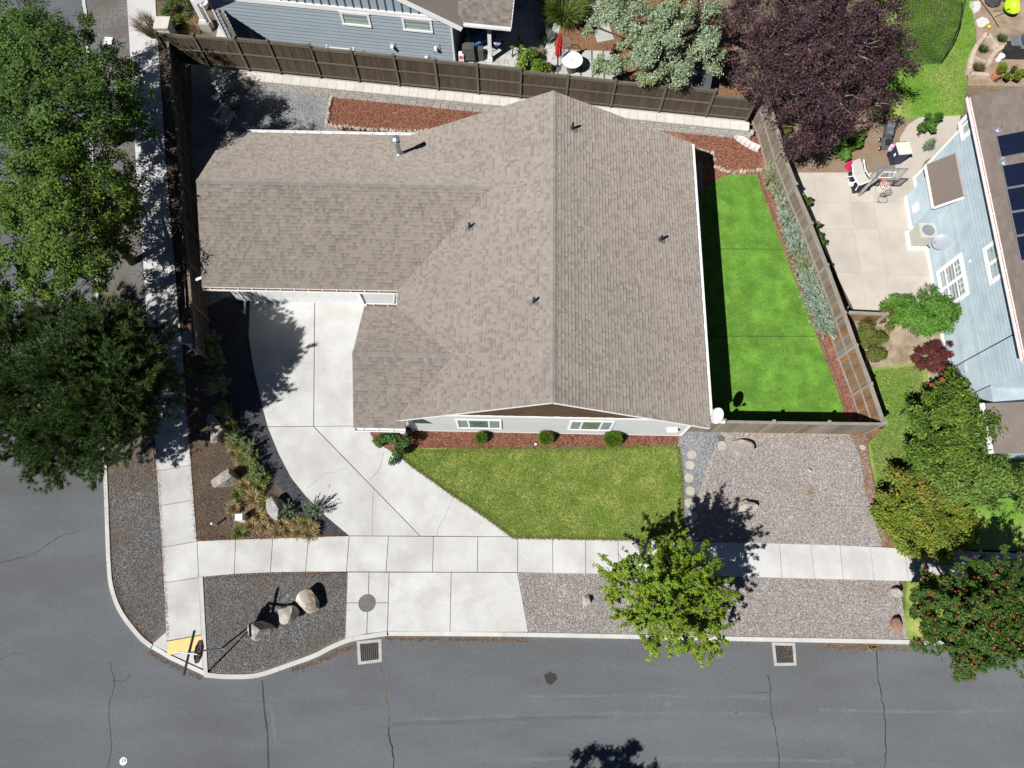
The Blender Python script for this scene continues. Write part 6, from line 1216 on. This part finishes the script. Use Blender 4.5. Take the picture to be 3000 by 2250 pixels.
shrub('tall_shrub','mid green shrub with lance leaves running off the right edge above the lawn',[(2900,1400,1.9,1.1),(2960,1380,1.9,1.0),(2830,1430,1.7,.9),(2760,1410,1.7,.9),(2990,1440,1.6,.9),(2880,1460,1.4,.7)],1150,16,.24,.17,.055,[(.175,.27,.055),(.13,.22,.045),(.24,.335,.075),(.09,.16,.034)],upb=.35)
shrub('hedge','clipped golden green hedge mound beside the gravel yard and sidewalk',[(2600,1470,1.0,.7),(2690,1590,.9,.7),(2760,1600,.9,.6),(2680,1480,1.4,.9),(2800,1490,1.2,.7),(2830,1540,1.0,.6),(2640,1430,1.2,.8),(2720,1440,1.3,.85),(2620,1510,1.1,.75),(2700,1530,1.2,.9),(2650,1580,.9,.6),(2740,1570,1.0,.75),(2780,1520,1.1,.7),(2770,1450,1.3,.7),(2800,1580,.8,.45)],2700,16,.20,.10,.065,[(.19,.27,.034),(.26,.30,.034),(.14,.22,.03),(.10,.175,.028),(.32,.29,.05)],'hedge',subr=.42,shell=.7)
leaves('flower_tips',bpy.data.objects['hedge'],*(lambda c:(c,c-np.array([0,0,1.])))(np.array([P(x+random.gauss(0,28),y+random.gauss(0,10),1.85) for x,y in [(2620,1400),(2660,1395),(2640,1440),(2700,1430),(2720,1470),(2760,1460)] for _ in range(9)])),4,.08,.10,.06,[(.42,.30,.07),(.36,.28,.06),(.40,.24,.08)],kind='stuff')
shrub('round_shrub','rounded bright green shrub against the blue wall below the double window',[(2725,905,1.2,.95),(2690,930,1.1,.9),(2770,920,1.3,.75),(2640,890,.8,.5),(2610,905,.6,.35),(2720,960,1.0,.6),(2745,925,1.3,.8),(2660,920,.8,.6)],1400,16,.18,.10,.055,[(.095,.23,.03),(.13,.28,.038),(.07,.17,.026),(.17,.32,.06)],subr=.45,shell=.55)
shrub('mixed_shrub','loose shrub with reddish new leaves beside the low red fence',[(2540,960,.7,.5),(2600,930,.7,.5),(2560,1010,.6,.5),(2580,1050,.5,.4),(2520,1000,.6,.35),(2550,985,.5,.6),(2545,1035,.4,.5)],760,14,.18,.09,.05,[(.13,.20,.035),(.10,.16,.03),(.24,.14,.06),(.16,.21,.045)])
shrub('maple_shrub','low dark red lace leaf maple in front of the blue wall',[(2740,1040,.6,.5),(2770,1020,.6,.4),(2720,1070,.5,.4),(2760,1080,.5,.35),(2700,1045,.4,.3),(2735,1050,.5,.6)],700,14,.16,.16,.035,[(.16,.045,.04),(.115,.032,.03),(.23,.075,.055),(.08,.03,.026)],upb=.4)
shrub('rose_shrub','glossy green rose bush with a few red blooms under the blue wall',[(2790,1120,1.2,.5),(2830,1140,1.3,.5),(2760,1140,1.0,.4)],260,14,.18,.12,.06,LG)
leaves('flower',bpy.data.objects['rose_shrub'],np.array([P(2762,1112,1.5),P(2729,1125,1.4),P(2760,1110,1.5)]),np.array([P(2762,1112,.5)]*3),14,.07,.08,.07,[(.6,.05,.03)],m=PETAL)
# driveway shrub and round shrubs
shrub('leafy_shrub','leafy green shrub between the driveway and the red mulch bed',[(1150,1285,1.0,.40),(1120,1285,.9,.36),(1165,1315,.7,.36),(1110,1300,.5,.26),(1175,1290,.9,.3),(1152,1348,.3,.16)],250,13,.15,.085,.06,[(.07,.15,.035),(.10,.19,.045),(.05,.105,.025),(.13,.21,.05)],subr=.42)
for px,py,r,lab in [(1410,1285,.29,'smallest round clipped shrub in the red mulch, left one of three'),(1599,1284,.37,'middle round clipped shrub in the red mulch of the gable wall'),(1795,1287,.45,'biggest round clipped shrub in the red mulch, right one of three')]:
    c=P(px,py-2,r); t=thing('round_shrub',lab,'shrub',(c.x,c.y,0),0,'round clipped shrubs in the red mulch'); n=int(3000*(r/.3)**1.5); o=unit(n)*np.array([1,1,1.05]); bb=np.array(c)+o*(r*RNG.uniform(.55,.85,n))[:,None]; bb[:,2]=np.maximum(bb[:,2],.02); tt=bb+(o*.6+unit(n)*.4+np.array([0,0,.35]))*.13
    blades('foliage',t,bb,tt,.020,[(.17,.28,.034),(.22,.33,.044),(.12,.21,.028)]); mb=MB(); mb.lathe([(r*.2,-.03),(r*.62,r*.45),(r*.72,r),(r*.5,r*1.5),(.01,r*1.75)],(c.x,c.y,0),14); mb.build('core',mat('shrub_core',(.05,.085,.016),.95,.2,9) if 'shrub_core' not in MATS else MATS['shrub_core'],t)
# juniper row along the weathered fence
JP=[(.34,.45,.37),(.41,.52,.44),(.26,.35,.25),(.35,.38,.22),(.46,.56,.49)]
JY=[(.35,.36,.19),(.40,.40,.23),(.29,.33,.18),(.37,.42,.29)]
js_=[(2290,525,JY,'topmost yellowish juniper at the fence end of the row'),(2310,565,JY,'second yellowish juniper from the top of the row'),(2325,600,JP,'third juniper from the top, blue tipped'),(2335,645,JP,'fourth juniper from the top of the row beside the turf'),(2350,690,JP,'fifth juniper from the top of the row beside the turf'),(2362,730,JP,'sixth juniper, in the middle of the row beside the turf'),(2375,780,JY,'dull yellowish juniper just below the middle of the row'),(2392,820,JP,'fourth juniper from the bottom of the row beside the turf'),(2405,865,JP,'third juniper from the bottom of the row beside the turf'),(2425,915,JP,'big blue juniper second from the bottom of the row'),(2440,955,JP,'bottom juniper of the row, beside the rusty boards')]
for i,(px,py,pal,lab) in enumerate(js_):
    c=P(px-24,py+8,.0); t=thing('juniper',lab,'juniper',(c.x,c.y,0),0,'junipers along the weathered fence'); r=1.12*(.52,.50,.52,.55,.50,.55,.48,.52,.55,.62,.42)[i]; ns=80; d=unit(ns); d[:,2]=np.abs(d[:,2])*.8+.30; d/=np.linalg.norm(d,axis=1)[:,None]; L_=r*RNG.uniform(.9,1.7,ns)
    per=95; f=RNG.random(ns*per)**.7; b0=np.array(c)[None]+np.array([0,0,.12]); ax=np.repeat(d,per,0); q=b0+ax*(np.repeat(L_,per)*f)[:,None]+unit(ns*per)*.045; tip=q+ax*.10+unit(ns*per)*.07
    blades('foliage',t,q,tip,.040,pal,jit=.2)
    mb=MB()
    for k in range(0,ns,4): mb.tube([c+Vector((0,0,-.03)),Vector(np.array(c)+d[k]*L_[k]*.9+np.array([0,0,.12]))],[.018,.006],4,False)
    mb.build('stem',BARK,t)
# grasses in the corner bed
def tuft(px,py,r,h,n,pal,label,z=0,name='grass_clump',group=None,wd=.022,lean=(0,0)):
    c=np.array(P(px,py,z)); t=thing(name,label,'grass',tuple(c),0,group); a=RNG.uniform(0,6.283,n); rr=np.sqrt(RNG.random(n))*r*.35; b_=np.stack([c[0]+rr*np.cos(a),c[1]+rr*np.sin(a),np.full(n,z)],1); o=r*RNG.uniform(.3,1.05,n); tip=b_+np.stack([o*np.cos(a)+lean[0],o*np.sin(a)+lean[1],h*RNG.uniform(.5,1.1,n)],1)
    mid=(b_+tip)/2+np.array([0,0,h*.18]); V=[]
    blades('blades',t,np.concatenate([b_,mid]),np.concatenate([mid+ (tip-mid)*.15,tip]),wd,pal,m=DRY); return t
DRYP=[(.55,.42,.25),(.60,.48,.29),(.46,.34,.19),(.38,.36,.15)]; GRP=[(.25,.34,.085),(.32,.38,.11),(.19,.27,.065),(.40,.38,.17)]
GG='dry grass clumps in the corner bed'
spots=[(700,1300,GRP),(720,1340,GRP),(735,1375,GRP),(715,1360,DRYP),(750,1400,GRP),(765,1430,GRP),(690,1330,DRYP),(720,1420,DRYP),(745,1460,DRYP),(700,1450,GRP),(760,1510,DRYP),(740,1540,DRYP),(705,1562,GRP),(780,1545,DRYP),(815,1560,DRYP),(850,1555,DRYP),(880,1560,DRYP),(910,1565,DRYP),(690,1490,DRYP),(780,1480,GRP),(900,1535,GRP),(680,1255,GRP),(775,1400,GRP),(870,1535,DRYP),(830,1535,DRYP),(920,1548,DRYP)]
where=['just above the pale squarish boulder', 'right of the pale squarish boulder, upper', 'right of the pale squarish boulder, lower', 'touching the pale squarish boulder on its right', 'below the right corner of the pale squarish boulder', 'halfway between the two bigger boulders', 'at the upper right of the pale squarish boulder', 'below the pale squarish boulder', 'between the pale boulder and the white utility box', 'directly under the pale squarish boulder, leftmost', 'at the right of the white utility box', 'directly below the white utility box', 'leftmost at the sidewalk edge', 'at the sidewalk edge below the utility box', 'third from the left at the sidewalk edge', 'in the middle of the sidewalk edge', 'third from the right at the sidewalk edge', 'rightmost at the sidewalk edge', 'left of the white utility box', 'against the left side of the grey boulder', 'right below the grey rounded boulder', 'at the edge of the pine shadow', 'above the grey rounded boulder', 'below the grey boulder, right of centre', 'under the grey boulder, left of centre', 'beside the silvery bush at the sidewalk corner']
for i,(px,py,pal) in enumerate(spots):
    tuft(px,py,random.uniform(.28,.42),random.uniform(.25,.45),330,pal,('green' if pal is GRP else 'straw coloured')+' grass clump '+where[i],group=('green ' if pal is GRP else 'straw ')+GG)
SAGE=[(.20,.27,.16),(.27,.33,.22),(.15,.215,.11),(.30,.34,.23)]
for px,py,r,h,lab in [(925,1500,.46,1.15,'silvery green bush nearest the sidewalk at the driveway edge'),(845,1500,.40,.7,'green bush leaning on the grey rounded boulder'),(750,1350,.36,.8,'feathery green bush beside the pale squarish boulder'),(765,1390,.40,.9,'feathery bush in the middle of the corner bed'),(700,1285,.42,.95,'bushy green clump at the edge of the pine shadow'),(735,1320,.36,.9,'light green bush just below the pine shadow'),(655,1140,.55,1.2,'dark feathery bush in the pine shadow nearest the boulders'),(648,1060,.5,1.1,'dark feathery bush in the pine shadow nearest the pillar'),(632,1010,.45,1.0,'dark feathery bush right beside the shaded pillar'),(665,1215,.4,.9,'dim green bush at the flat shaded boulder')]:
    c=P(px,py,0); t=thing('feathery_bush',lab,'shrub',(c.x,c.y,0),0,'feathery bushes along the driveway'); ns=40; d=unit(ns); d[:,2]=np.abs(d[:,2])+.7; d/=np.linalg.norm(d,axis=1)[:,None]; L_=h*RNG.uniform(.6,1.05,ns); per=40; f=RNG.random(ns*per)**.6; ax=np.repeat(d*np.array([r/h*1.6,r/h*1.6,1]),per,0); q=np.array(c)+ax*(np.repeat(L_,per)*f)[:,None]; blades('foliage',t,q,q+ax*.05+unit(ns*per)*.10,.026,SAGE if px>840 else GRP+SAGE[:2])
    mb=MB()
    for k in range(0,ns,3): mb.tube([c+Vector((0,0,-.03)),Vector(np.array(c)+d[k]*np.array([r/h*1.6,r/h*1.6,1])*L_[k])],[.014,.005],4,False)
    mb.build('stem',TWIG,t)
# plants beyond the fences
tuft(1648,55,1.25,1.5,3200,[(.16,.25,.05),(.21,.30,.055),(.12,.19,.04),(.27,.29,.10)],'large upright green ornamental grass beyond the fence near the parasol',.6,wd=.03)
tuft(1635,15,.9,1.9,900,[(.20,.16,.15),(.25,.20,.17)],'purplish plumes of ornamental grass at the top edge',.6,wd=.03)
tuft(1600,118,.42,.5,900,[(.17,.22,.17),(.22,.27,.21)],'small blue grey grass tuft beside the parasol pad',.6)
tuft(1570,165,.42,.5,600,[(.40,.36,.27),(.33,.28,.2)],'pale straw grass tuft between the patio and the glossy bush',.6)
shrub('glossy_bush','glossy yellow green bush against the back fence beside the patio',[(1555,188,1.2,.62),(1520,195,1.1,.45),(1585,200,1.1,.40),(1535,160,1.3,.3)],300,13,.16,.13,.085,[(.14,.25,.03),(.20,.31,.034),(.10,.18,.028),(.30,.34,.045)],gz=.6)
shrub('sprig','two leafy sprigs reaching over the patio from the glossy bush',[(1520,112,1.3,.1),(1525,130,1.2,.12),(1502,140,1.2,.1),(1530,150,1.1,.12)],36,8,.08,.10,.06,[(.12,.19,.03),(.15,.2,.04)],gz=.6)
shrub('corner_shrub','mixed green shrubs beside the sidewalk at the top left garden',[(480,10,.9,.7),(530,30,.9,.7),(500,50,.7,.5),(560,45,.7,.4),(460,-20,.9,.7),(620,-5,.7,.5),(580,5,.8,.5)],420,14,.2,.10,.05,[(.09,.155,.035),(.12,.19,.045),(.065,.11,.025),(.16,.15,.05)])
tuft(530,78,.5,.5,900,[(.13,.19,.02),(.17,.22,.03)],'bright green grass tuft beside the sunlit pillar',.3)
tuft(590,85,.6,.5,1100,[(.45,.36,.22),(.38,.28,.14),(.30,.22,.10)],'pale dry seed heads beside the white porch column',.3)
tuft(570,95,.5,.45,700,DRYP,'tan dry grass tuft behind the back fence corner',.3)
tuft(452,105,.6,1.1,500,[(.20,.16,.10),(.25,.19,.12)],'tall wispy grass leaning over the sidewalk by the pillar',0,lean=(-.35,.2))
tuft(480,118,.35,.4,600,[(.07,.12,.02),(.10,.15,.02)],'green grass tuft at the foot of the sunlit pillar',0)
shrub('hosta','broad leaved green plant in the soil bed near the pink toy seat',[(2478,430,.45,.42),(2500,415,.5,.4),(2485,460,.35,.35),(2510,400,.5,.3),(2470,448,.3,.3)],90,6,.16,.26,.17,[(.12,.24,.04),(.16,.29,.05),(.09,.17,.03)],upb=1.1,lay=.8)
shrub('potted_plant','broad leaved dark green plant on the path by the blue house',[(2728,365,.7,.34),(2745,350,.7,.3),(2705,380,.5,.3),(2715,352,.6,.25)],70,6,.13,.24,.17,[(.07,.165,.03),(.095,.21,.04),(.055,.12,.025)],upb=1.1,lay=.8)
shrub('vine','yellow green vine by the slanting fence under the purple tree',[(2300,345,.8,.3),(2310,370,.7,.3),(2295,380,.6,.2)],90,9,.12,.1,.07,[(.19,.22,.02),(.22,.24,.025),(.12,.15,.02)])
shrub('red_shrub','small reddish shrub under the purple tree at the fence',[(2315,430,.7,.45),(2335,445,.6,.35)],120,10,.14,.09,.04,[(.16,.05,.04),(.10,.06,.03),(.09,.09,.03)])
shrub('yucca','grey green strap leaved plant in the curved bed by the blue wall',[(2732,420,.2,.25),(2722,432,.2,.2)],40,6,.12,.42,.045,[(.16,.22,.13),(.20,.26,.17)],stem=False)
tuft(2875,149,.3,.3,260,[(.06,.10,.03),(.08,.12,.04)],'dark green herb in the upper raised bed')
tuft(2862,205,.35,.3,300,[(.10,.11,.04),(.13,.16,.03),(.10,.06,.06)],'purple green herb in the lower raised bed')
tuft(2930,118,.3,.3,240,[(.06,.12,.02),(.09,.15,.03)],'green weed between the soil stones near the grill')
shrub('garden_bush','yellow green bush beside the gas grill at the brown roof edge',[(2945,190,.7,.35),(2935,215,.6,.35),(2970,215,.6,.35),(2990,205,.6,.3)],150,11,.14,.12,.06,[(.15,.21,.02),(.19,.24,.03),(.11,.16,.02)])
# creepers over the weathered fence seen in the shade
for i,(px,py,lab) in enumerate([(2370,588,'green creeper sprig at the fence top level with the hoop base'),(2396,660,'green creeper sprig at the fence level with the air conditioner'),(2402,692,'green creeper leaves on the patio side of the fence'),(2410,712,'lowest green creeper sprig on the patio side of the fence')]):
    c=P(px,py,.9); shrub('creeper',lab,[(px,py,.9,.16),(px-8,py-8,.9,.1)],26,7,.08,.11,.08,[(.06,.11,.02),(.09,.15,.03)])
# tree standing outside the frame, casting its crown shadow on the road
b=Vector((-.3,-10.75,-.1)); t=thing('street_tree','street tree on the far side of the road, outside the bottom edge','tree',b)
lb=[(np.array([.0+dx,-10.35+dy,z]),r,.9) for dx,dy,z,r in [(0,0,6.2,1.5),(1.2,.5,5.8,1.1),(-1.3,.3,5.5,1.1),(.4,1.1,6.6,.9),(1.7,1.2,5.6,.7),(-.6,1.2,6.2,.8),(2.4,.8,5.0,.6),(-1.9,1.1,4.9,.6),(.2,-.6,5.6,1.7),(1.5,-.4,5.2,1.3),(-1.2,-.5,5.2,1.3),(-2.4,.4,4.8,.8)]]
cl,ct=sample_lobes(lb,1500,.4,16,.3); limbs(t,b,b+Vector((.1,0,2.2)),lb,.13); leaves('crown',t,cl,ct,12,.2,.15,.085,GA)
# ---------------------------------------------------------------- grass blades, chips and pebbles (nobody could count them)
def inside(px,py,poly):
    n=len(poly);r=np.zeros(len(px),bool);j=n-1
    for i in range(n):
        xi,yi=poly[i];xj,yj=poly[j]; c=((yi>py)!=(yj>py))&(px<(xj-xi)*(py-yi)/(yj-yi+1e-12)+xi); r^=c; j=i
    return r
def scatter(poly,n):
    q=[(p.x,p.y) for p in PL(poly)]; xs=[a for a,_ in q];ys=[b for _,b in q]; out=np.zeros((0,2))
    while len(out)<n:
        x=RNG.uniform(min(xs),max(xs),n);y=RNG.uniform(min(ys),max(ys),n); k=inside(x,y,q); out=np.concatenate([out,np.stack([x[k],y[k]],1)])
    return out[:n]
def grass(name,label,poly,n,z,h,pal,wd=.02):
    q=scatter(poly,n); b=np.concatenate([q,np.full((n,1),z)],1); tip=b+unit(n)*np.array([1,1,0])*h*.9+np.array([0,0,1])*(h*RNG.uniform(.3,1,n))[:,None]
    o=blades(name,None,b,tip,wd,pal,m=DRY); tag(o,label,None,None,'stuff')
grass('grass','green and straw grass blades of the front lawn',[(1180,1328),(1230,1316),(1440,1320),(1700,1316),(1980,1308),(1994,1400),(1998,1577),(1506,1571),(1333,1450),(1206,1364)],70000,.01,.085,[(.24,.36,.055),(.20,.32,.045),(.31,.40,.08),(.16,.27,.04),(.50,.46,.23),(.26,.38,.065)],.022)
grass('grass','bright green grass blades of the garden lawn',[(2640,-40),(2850,-40),(2850,40),(2860,100),(2832,250),(2818,336),(2690,340),(2640,330)],26000,.01,.09,[(.15,.33,.035),(.19,.36,.045),(.12,.27,.03),(.28,.34,.09)],.025)
grass('grass','grass blades of the lawns beside the shrubs',[(2545,1090),(2700,1070),(2720,1320),(2570,1420),(2548,1300),(2600,1240)],16000,.01,.09,[(.17,.31,.05),(.21,.34,.055),(.13,.25,.035),(.38,.36,.17)],.025)
grass('turf_pile','short plastic blades of the artificial turf',[(2060,562),(2120,520),(2216,516),(2262,645),(2310,772),(2410,1032),(2472,1212),(2472,1256),(2064,1256)],60000,.012,.045,[(.155,.33,.045),(.20,.385,.06),(.12,.27,.035),(.24,.39,.09)],.02)
def pebbles(name,label,poly,n,z,s,pal,m=DRY):
    q=scatter(poly,n); r=s*RNG.uniform(.5,1.3,n); a=RNG.uniform(0,6.283,n); ca,sa=np.cos(a),np.sin(a); c=np.concatenate([q,np.full((n,1),z)],1); asp=RNG.uniform(.55,1,n)
    def pt(u,v,w): return c+np.stack([(u*ca-v*asp*sa)*r,(u*sa+v*asp*ca)*r,w*r],1)
    b=[pt(-1,-.6,-.2),pt(.7,-1,-.2),pt(1,.7,-.2),pt(-.7,1,-.2)]; t=[pt(-.5,-.35,.5),pt(.35,-.5,.42),pt(.5,.35,.5),pt(-.35,.5,.38)]
    V=np.concatenate([np.stack(t,1)]+[np.stack([b[i],b[(i+1)%4],t[(i+1)%4],t[i]],1) for i in range(4)]); pal=np.array(pal); col=pal[RNG.integers(0,len(pal),n)]*RNG.uniform(.8,1.2,n)[:,None]; col=np.concatenate([col]*5)
    o=link(name,npmesh(name,V,m,col)); tag(o,label,None,None,'stuff')
PKP=[(.37,.345,.335),(.29,.275,.275),(.44,.41,.385),(.37,.295,.25),(.21,.205,.21),(.52,.49,.46)]
pebbles('gravel','loose pinkish river pebbles of the gravel yard',[(2100,1285),(2540,1275),(2545,1350),(2560,1420),(2590,1500),(2600,1600),(2003,1582),(2050,1490),(2085,1370)],22000,-.015,.024,PKP)
pebbles('gravel','loose river pebbles of the strip along the road',[(1520,1680),(2000,1690),(2560,1703),(2635,1700),(2650,1884),(2200,1873),(1551,1853)],26000,-.02,.025,PKP)
pebbles('gravel','dark crushed stones of the corner island',[(600,1693),(700,1682),(1015,1678),(1010,1862),(930,1900),(840,1935),(770,1962),(700,1970),(612,1970)],9000,-.026,.024,[(.09,.095,.105),(.15,.153,.16),(.22,.215,.205),(.12,.115,.108),(.18,.145,.115)])
pebbles('gravel','dark crushed stones of the strip beside the long sidewalk',[(320,1400),(455,1290),(474,1603),(478,1660),(484,1830),(440,1880),(400,1850),(345,1770),(325,1690)],8000,-.031,.022,[(.09,.095,.105),(.15,.153,.16),(.22,.215,.205),(.17,.135,.105)])
pebbles('bark_chips','loose red bark chips along the gable wall bed',[(1180,1312),(1090,1275),(1230,1268),(1985,1272),(1982,1304),(1700,1314)],7000,-.002,.034,[(.22,.09,.06),(.31,.135,.09),(.38,.20,.14),(.14,.056,.037)])
pebbles('bark_chips','loose red bark chips of the back yard beds',[(975,276),(1080,284),(1300,296),(1480,305),(1300,385),(1160,374),(1050,371),(965,366)],8000,-.001,.036,[(.22,.09,.06),(.31,.135,.09),(.37,.18,.12),(.14,.056,.037)])
pebbles('bark_chips','loose red bark chips between the house and the slanting fence',[(1900,350),(2220,370),(2235,440),(2215,500),(2100,490),(2060,430)],5000,-.001,.036,[(.22,.09,.06),(.31,.135,.09),(.37,.18,.12),(.14,.056,.037)])
pebbles('bark_chips','dead needles and bark chips of the corner bed',[(545,1300),(690,1290),(740,1400),(900,1530),(800,1572),(585,1582)],7000,-.028,.028,[(.13,.095,.07),(.18,.13,.085),(.24,.17,.11),(.07,.055,.045)])

# ragged edges: blades, straw, chips and needles that stray over the borders
def along(path,n,sd,off=0.0):
    q=[np.array(p)[:2] for p in PL(path)]; L_=[np.linalg.norm(b-a) for a,b in zip(q,q[1:])]; cum=np.cumsum([0]+L_); t=RNG.uniform(0,cum[-1],n); j=np.clip(np.searchsorted(cum,t)-1,0,len(L_)-1)
    f=(t-cum[j])/np.array(L_)[j]; A=np.array(q)[j];B=np.array(q)[j+1]; d=(B-A)/np.array(L_)[j][:,None]; nrm=np.stack([-d[:,1],d[:,0]],1); return A+(B-A)*f[:,None]+nrm*(RNG.normal(size=n)*sd+off)[:,None]
q=np.concatenate([along([(1180,1340),(1206,1362),(1330,1450),(1423,1512),(1506,1574)],5200,.045),along([(1506,1573),(1700,1577),(1999,1582)],4600,.04),along([(1176,1322),(1440,1317),(1700,1315),(1980,1308)],5200,.07),along([(1986,1310),(1996,1400),(1999,1580)],2600,.05)])
n=len(q); b_=np.concatenate([q,np.full((n,1),.008)],1); tp=b_+unit(n)*np.array([1,1,0])*.075+np.array([0,0,1])*(.07*RNG.uniform(.2,1,n))[:,None]
tag(blades('grass_edge',None,b_,tp,.022,[(.20,.30,.05),(.25,.32,.07),(.44,.38,.19),(.36,.31,.14),(.16,.25,.04)],m=DRY),'ragged grass fringe along the border of the front lawn',None,None,'stuff')
def litter(name,label,pts,z,ln,pal):
    n=len(pts); b_=np.concatenate([pts,np.full((n,1),z)],1)+np.array([0,0,1])*RNG.uniform(0,.012,n)[:,None]; tp=b_+unit(n)*np.array([1,1,.12])*ln; tag(blades(name,None,b_,tp,.026,pal,m=DRY),label,None,None,'stuff')
RUSTP=[(.30,.16,.085),(.24,.13,.07),(.36,.21,.12),(.17,.10,.06)]
litter('needle_litter','rust coloured pine needles gathered along the long sidewalk and kerb',np.concatenate([along([(440,1190),(452,1281),(474,1603),(478,1700),(488,1870)],1500,.05,.05),along([(548,1180),(556,1302),(577,1580)],900,.06,-.04),along([(312,1400),(320,1560),(326,1660),(360,1790),(440,1885)],900,.05,-.03),along([(600,1692),(800,1680),(1010,1679)],500,.05,-.05),along([(585,1584),(700,1579),(900,1573),(1010,1570)],900,.06,.06)]),-.005,.07,RUSTP)
litter('needle_litter','fallen needles over the dark gravel below the pine tree',np.concatenate([scatter([(310,1370),(450,1200),(460,1400),(320,1500)],1400),scatter([(300,900),(425,850),(440,1000),(300,1000)],900)]),-.02,.08,RUSTP)
litter('gutter_litter','dry leaf litter caught in the road gutter below the kerb',np.concatenate([along([(850,1958),(930,1930),(985,1903),(1040,1884)],800,.06,-.10),along([(1130,1868),(1300,1869),(1545,1871)],1100,.035,-.06),along([(1850,1876),(2100,1881),(2240,1884)],260,.04,-.08),along([(2400,1888),(2620,1893),(2700,1895)],900,.07,-.10),along([(430,1905),(480,1935),(590,1985)],500,.05,-.06)]),RZ+.004,.07,RUSTP+[(.42,.32,.17)])
yl=np.array([np.array(P(x,y))[:2] for x,y in [(2280,1330),(2527,1425),(1655,1403),(965,1424),(2375,1465),(2380,1450),(2545,1905),(2205,1415)]]); litter('fallen_leaf','scattered yellow fallen leaves on the gravel yard and driveway',np.repeat(yl,14,0)+RNG.normal(size=(112,2))*.05,.02,.06,[(.6,.5,.08),(.5,.36,.12)])

qq=np.array(P(1650,1741))[:2]+RNG.normal(size=(420,2))*np.array([.20,.24]); litter('pale_chips','patch of pale chips on the river gravel left of the small boulder',qq,-.005,.06,[(.75,.74,.72),(.62,.61,.60)])
qq=np.concatenate([along([(2100,1266),(2300,1268),(2520,1270)],700,.12,-.12),np.array(P(2375,1440))[:2]+RNG.normal(size=(160,2))*.12,np.array(P(2560,1725))[:2]+RNG.normal(size=(160,2))*np.array([.3,.16])]); litter('bark_litter','orange bark flakes strewn over the gravel yard by the grey fence',qq,-.004,.06,[(.42,.22,.12),(.50,.30,.17),(.33,.17,.09)])

litter('straw_litter','tan straw and leaf litter covering the ground of the corner bed',scatter([(690,1330),(740,1400),(800,1500),(930,1560),(800,1574),(690,1578),(680,1500),(700,1420)],4200),-.015,.08,[(.50,.38,.26),(.58,.46,.33),(.40,.27,.18),(.46,.28,.17)])
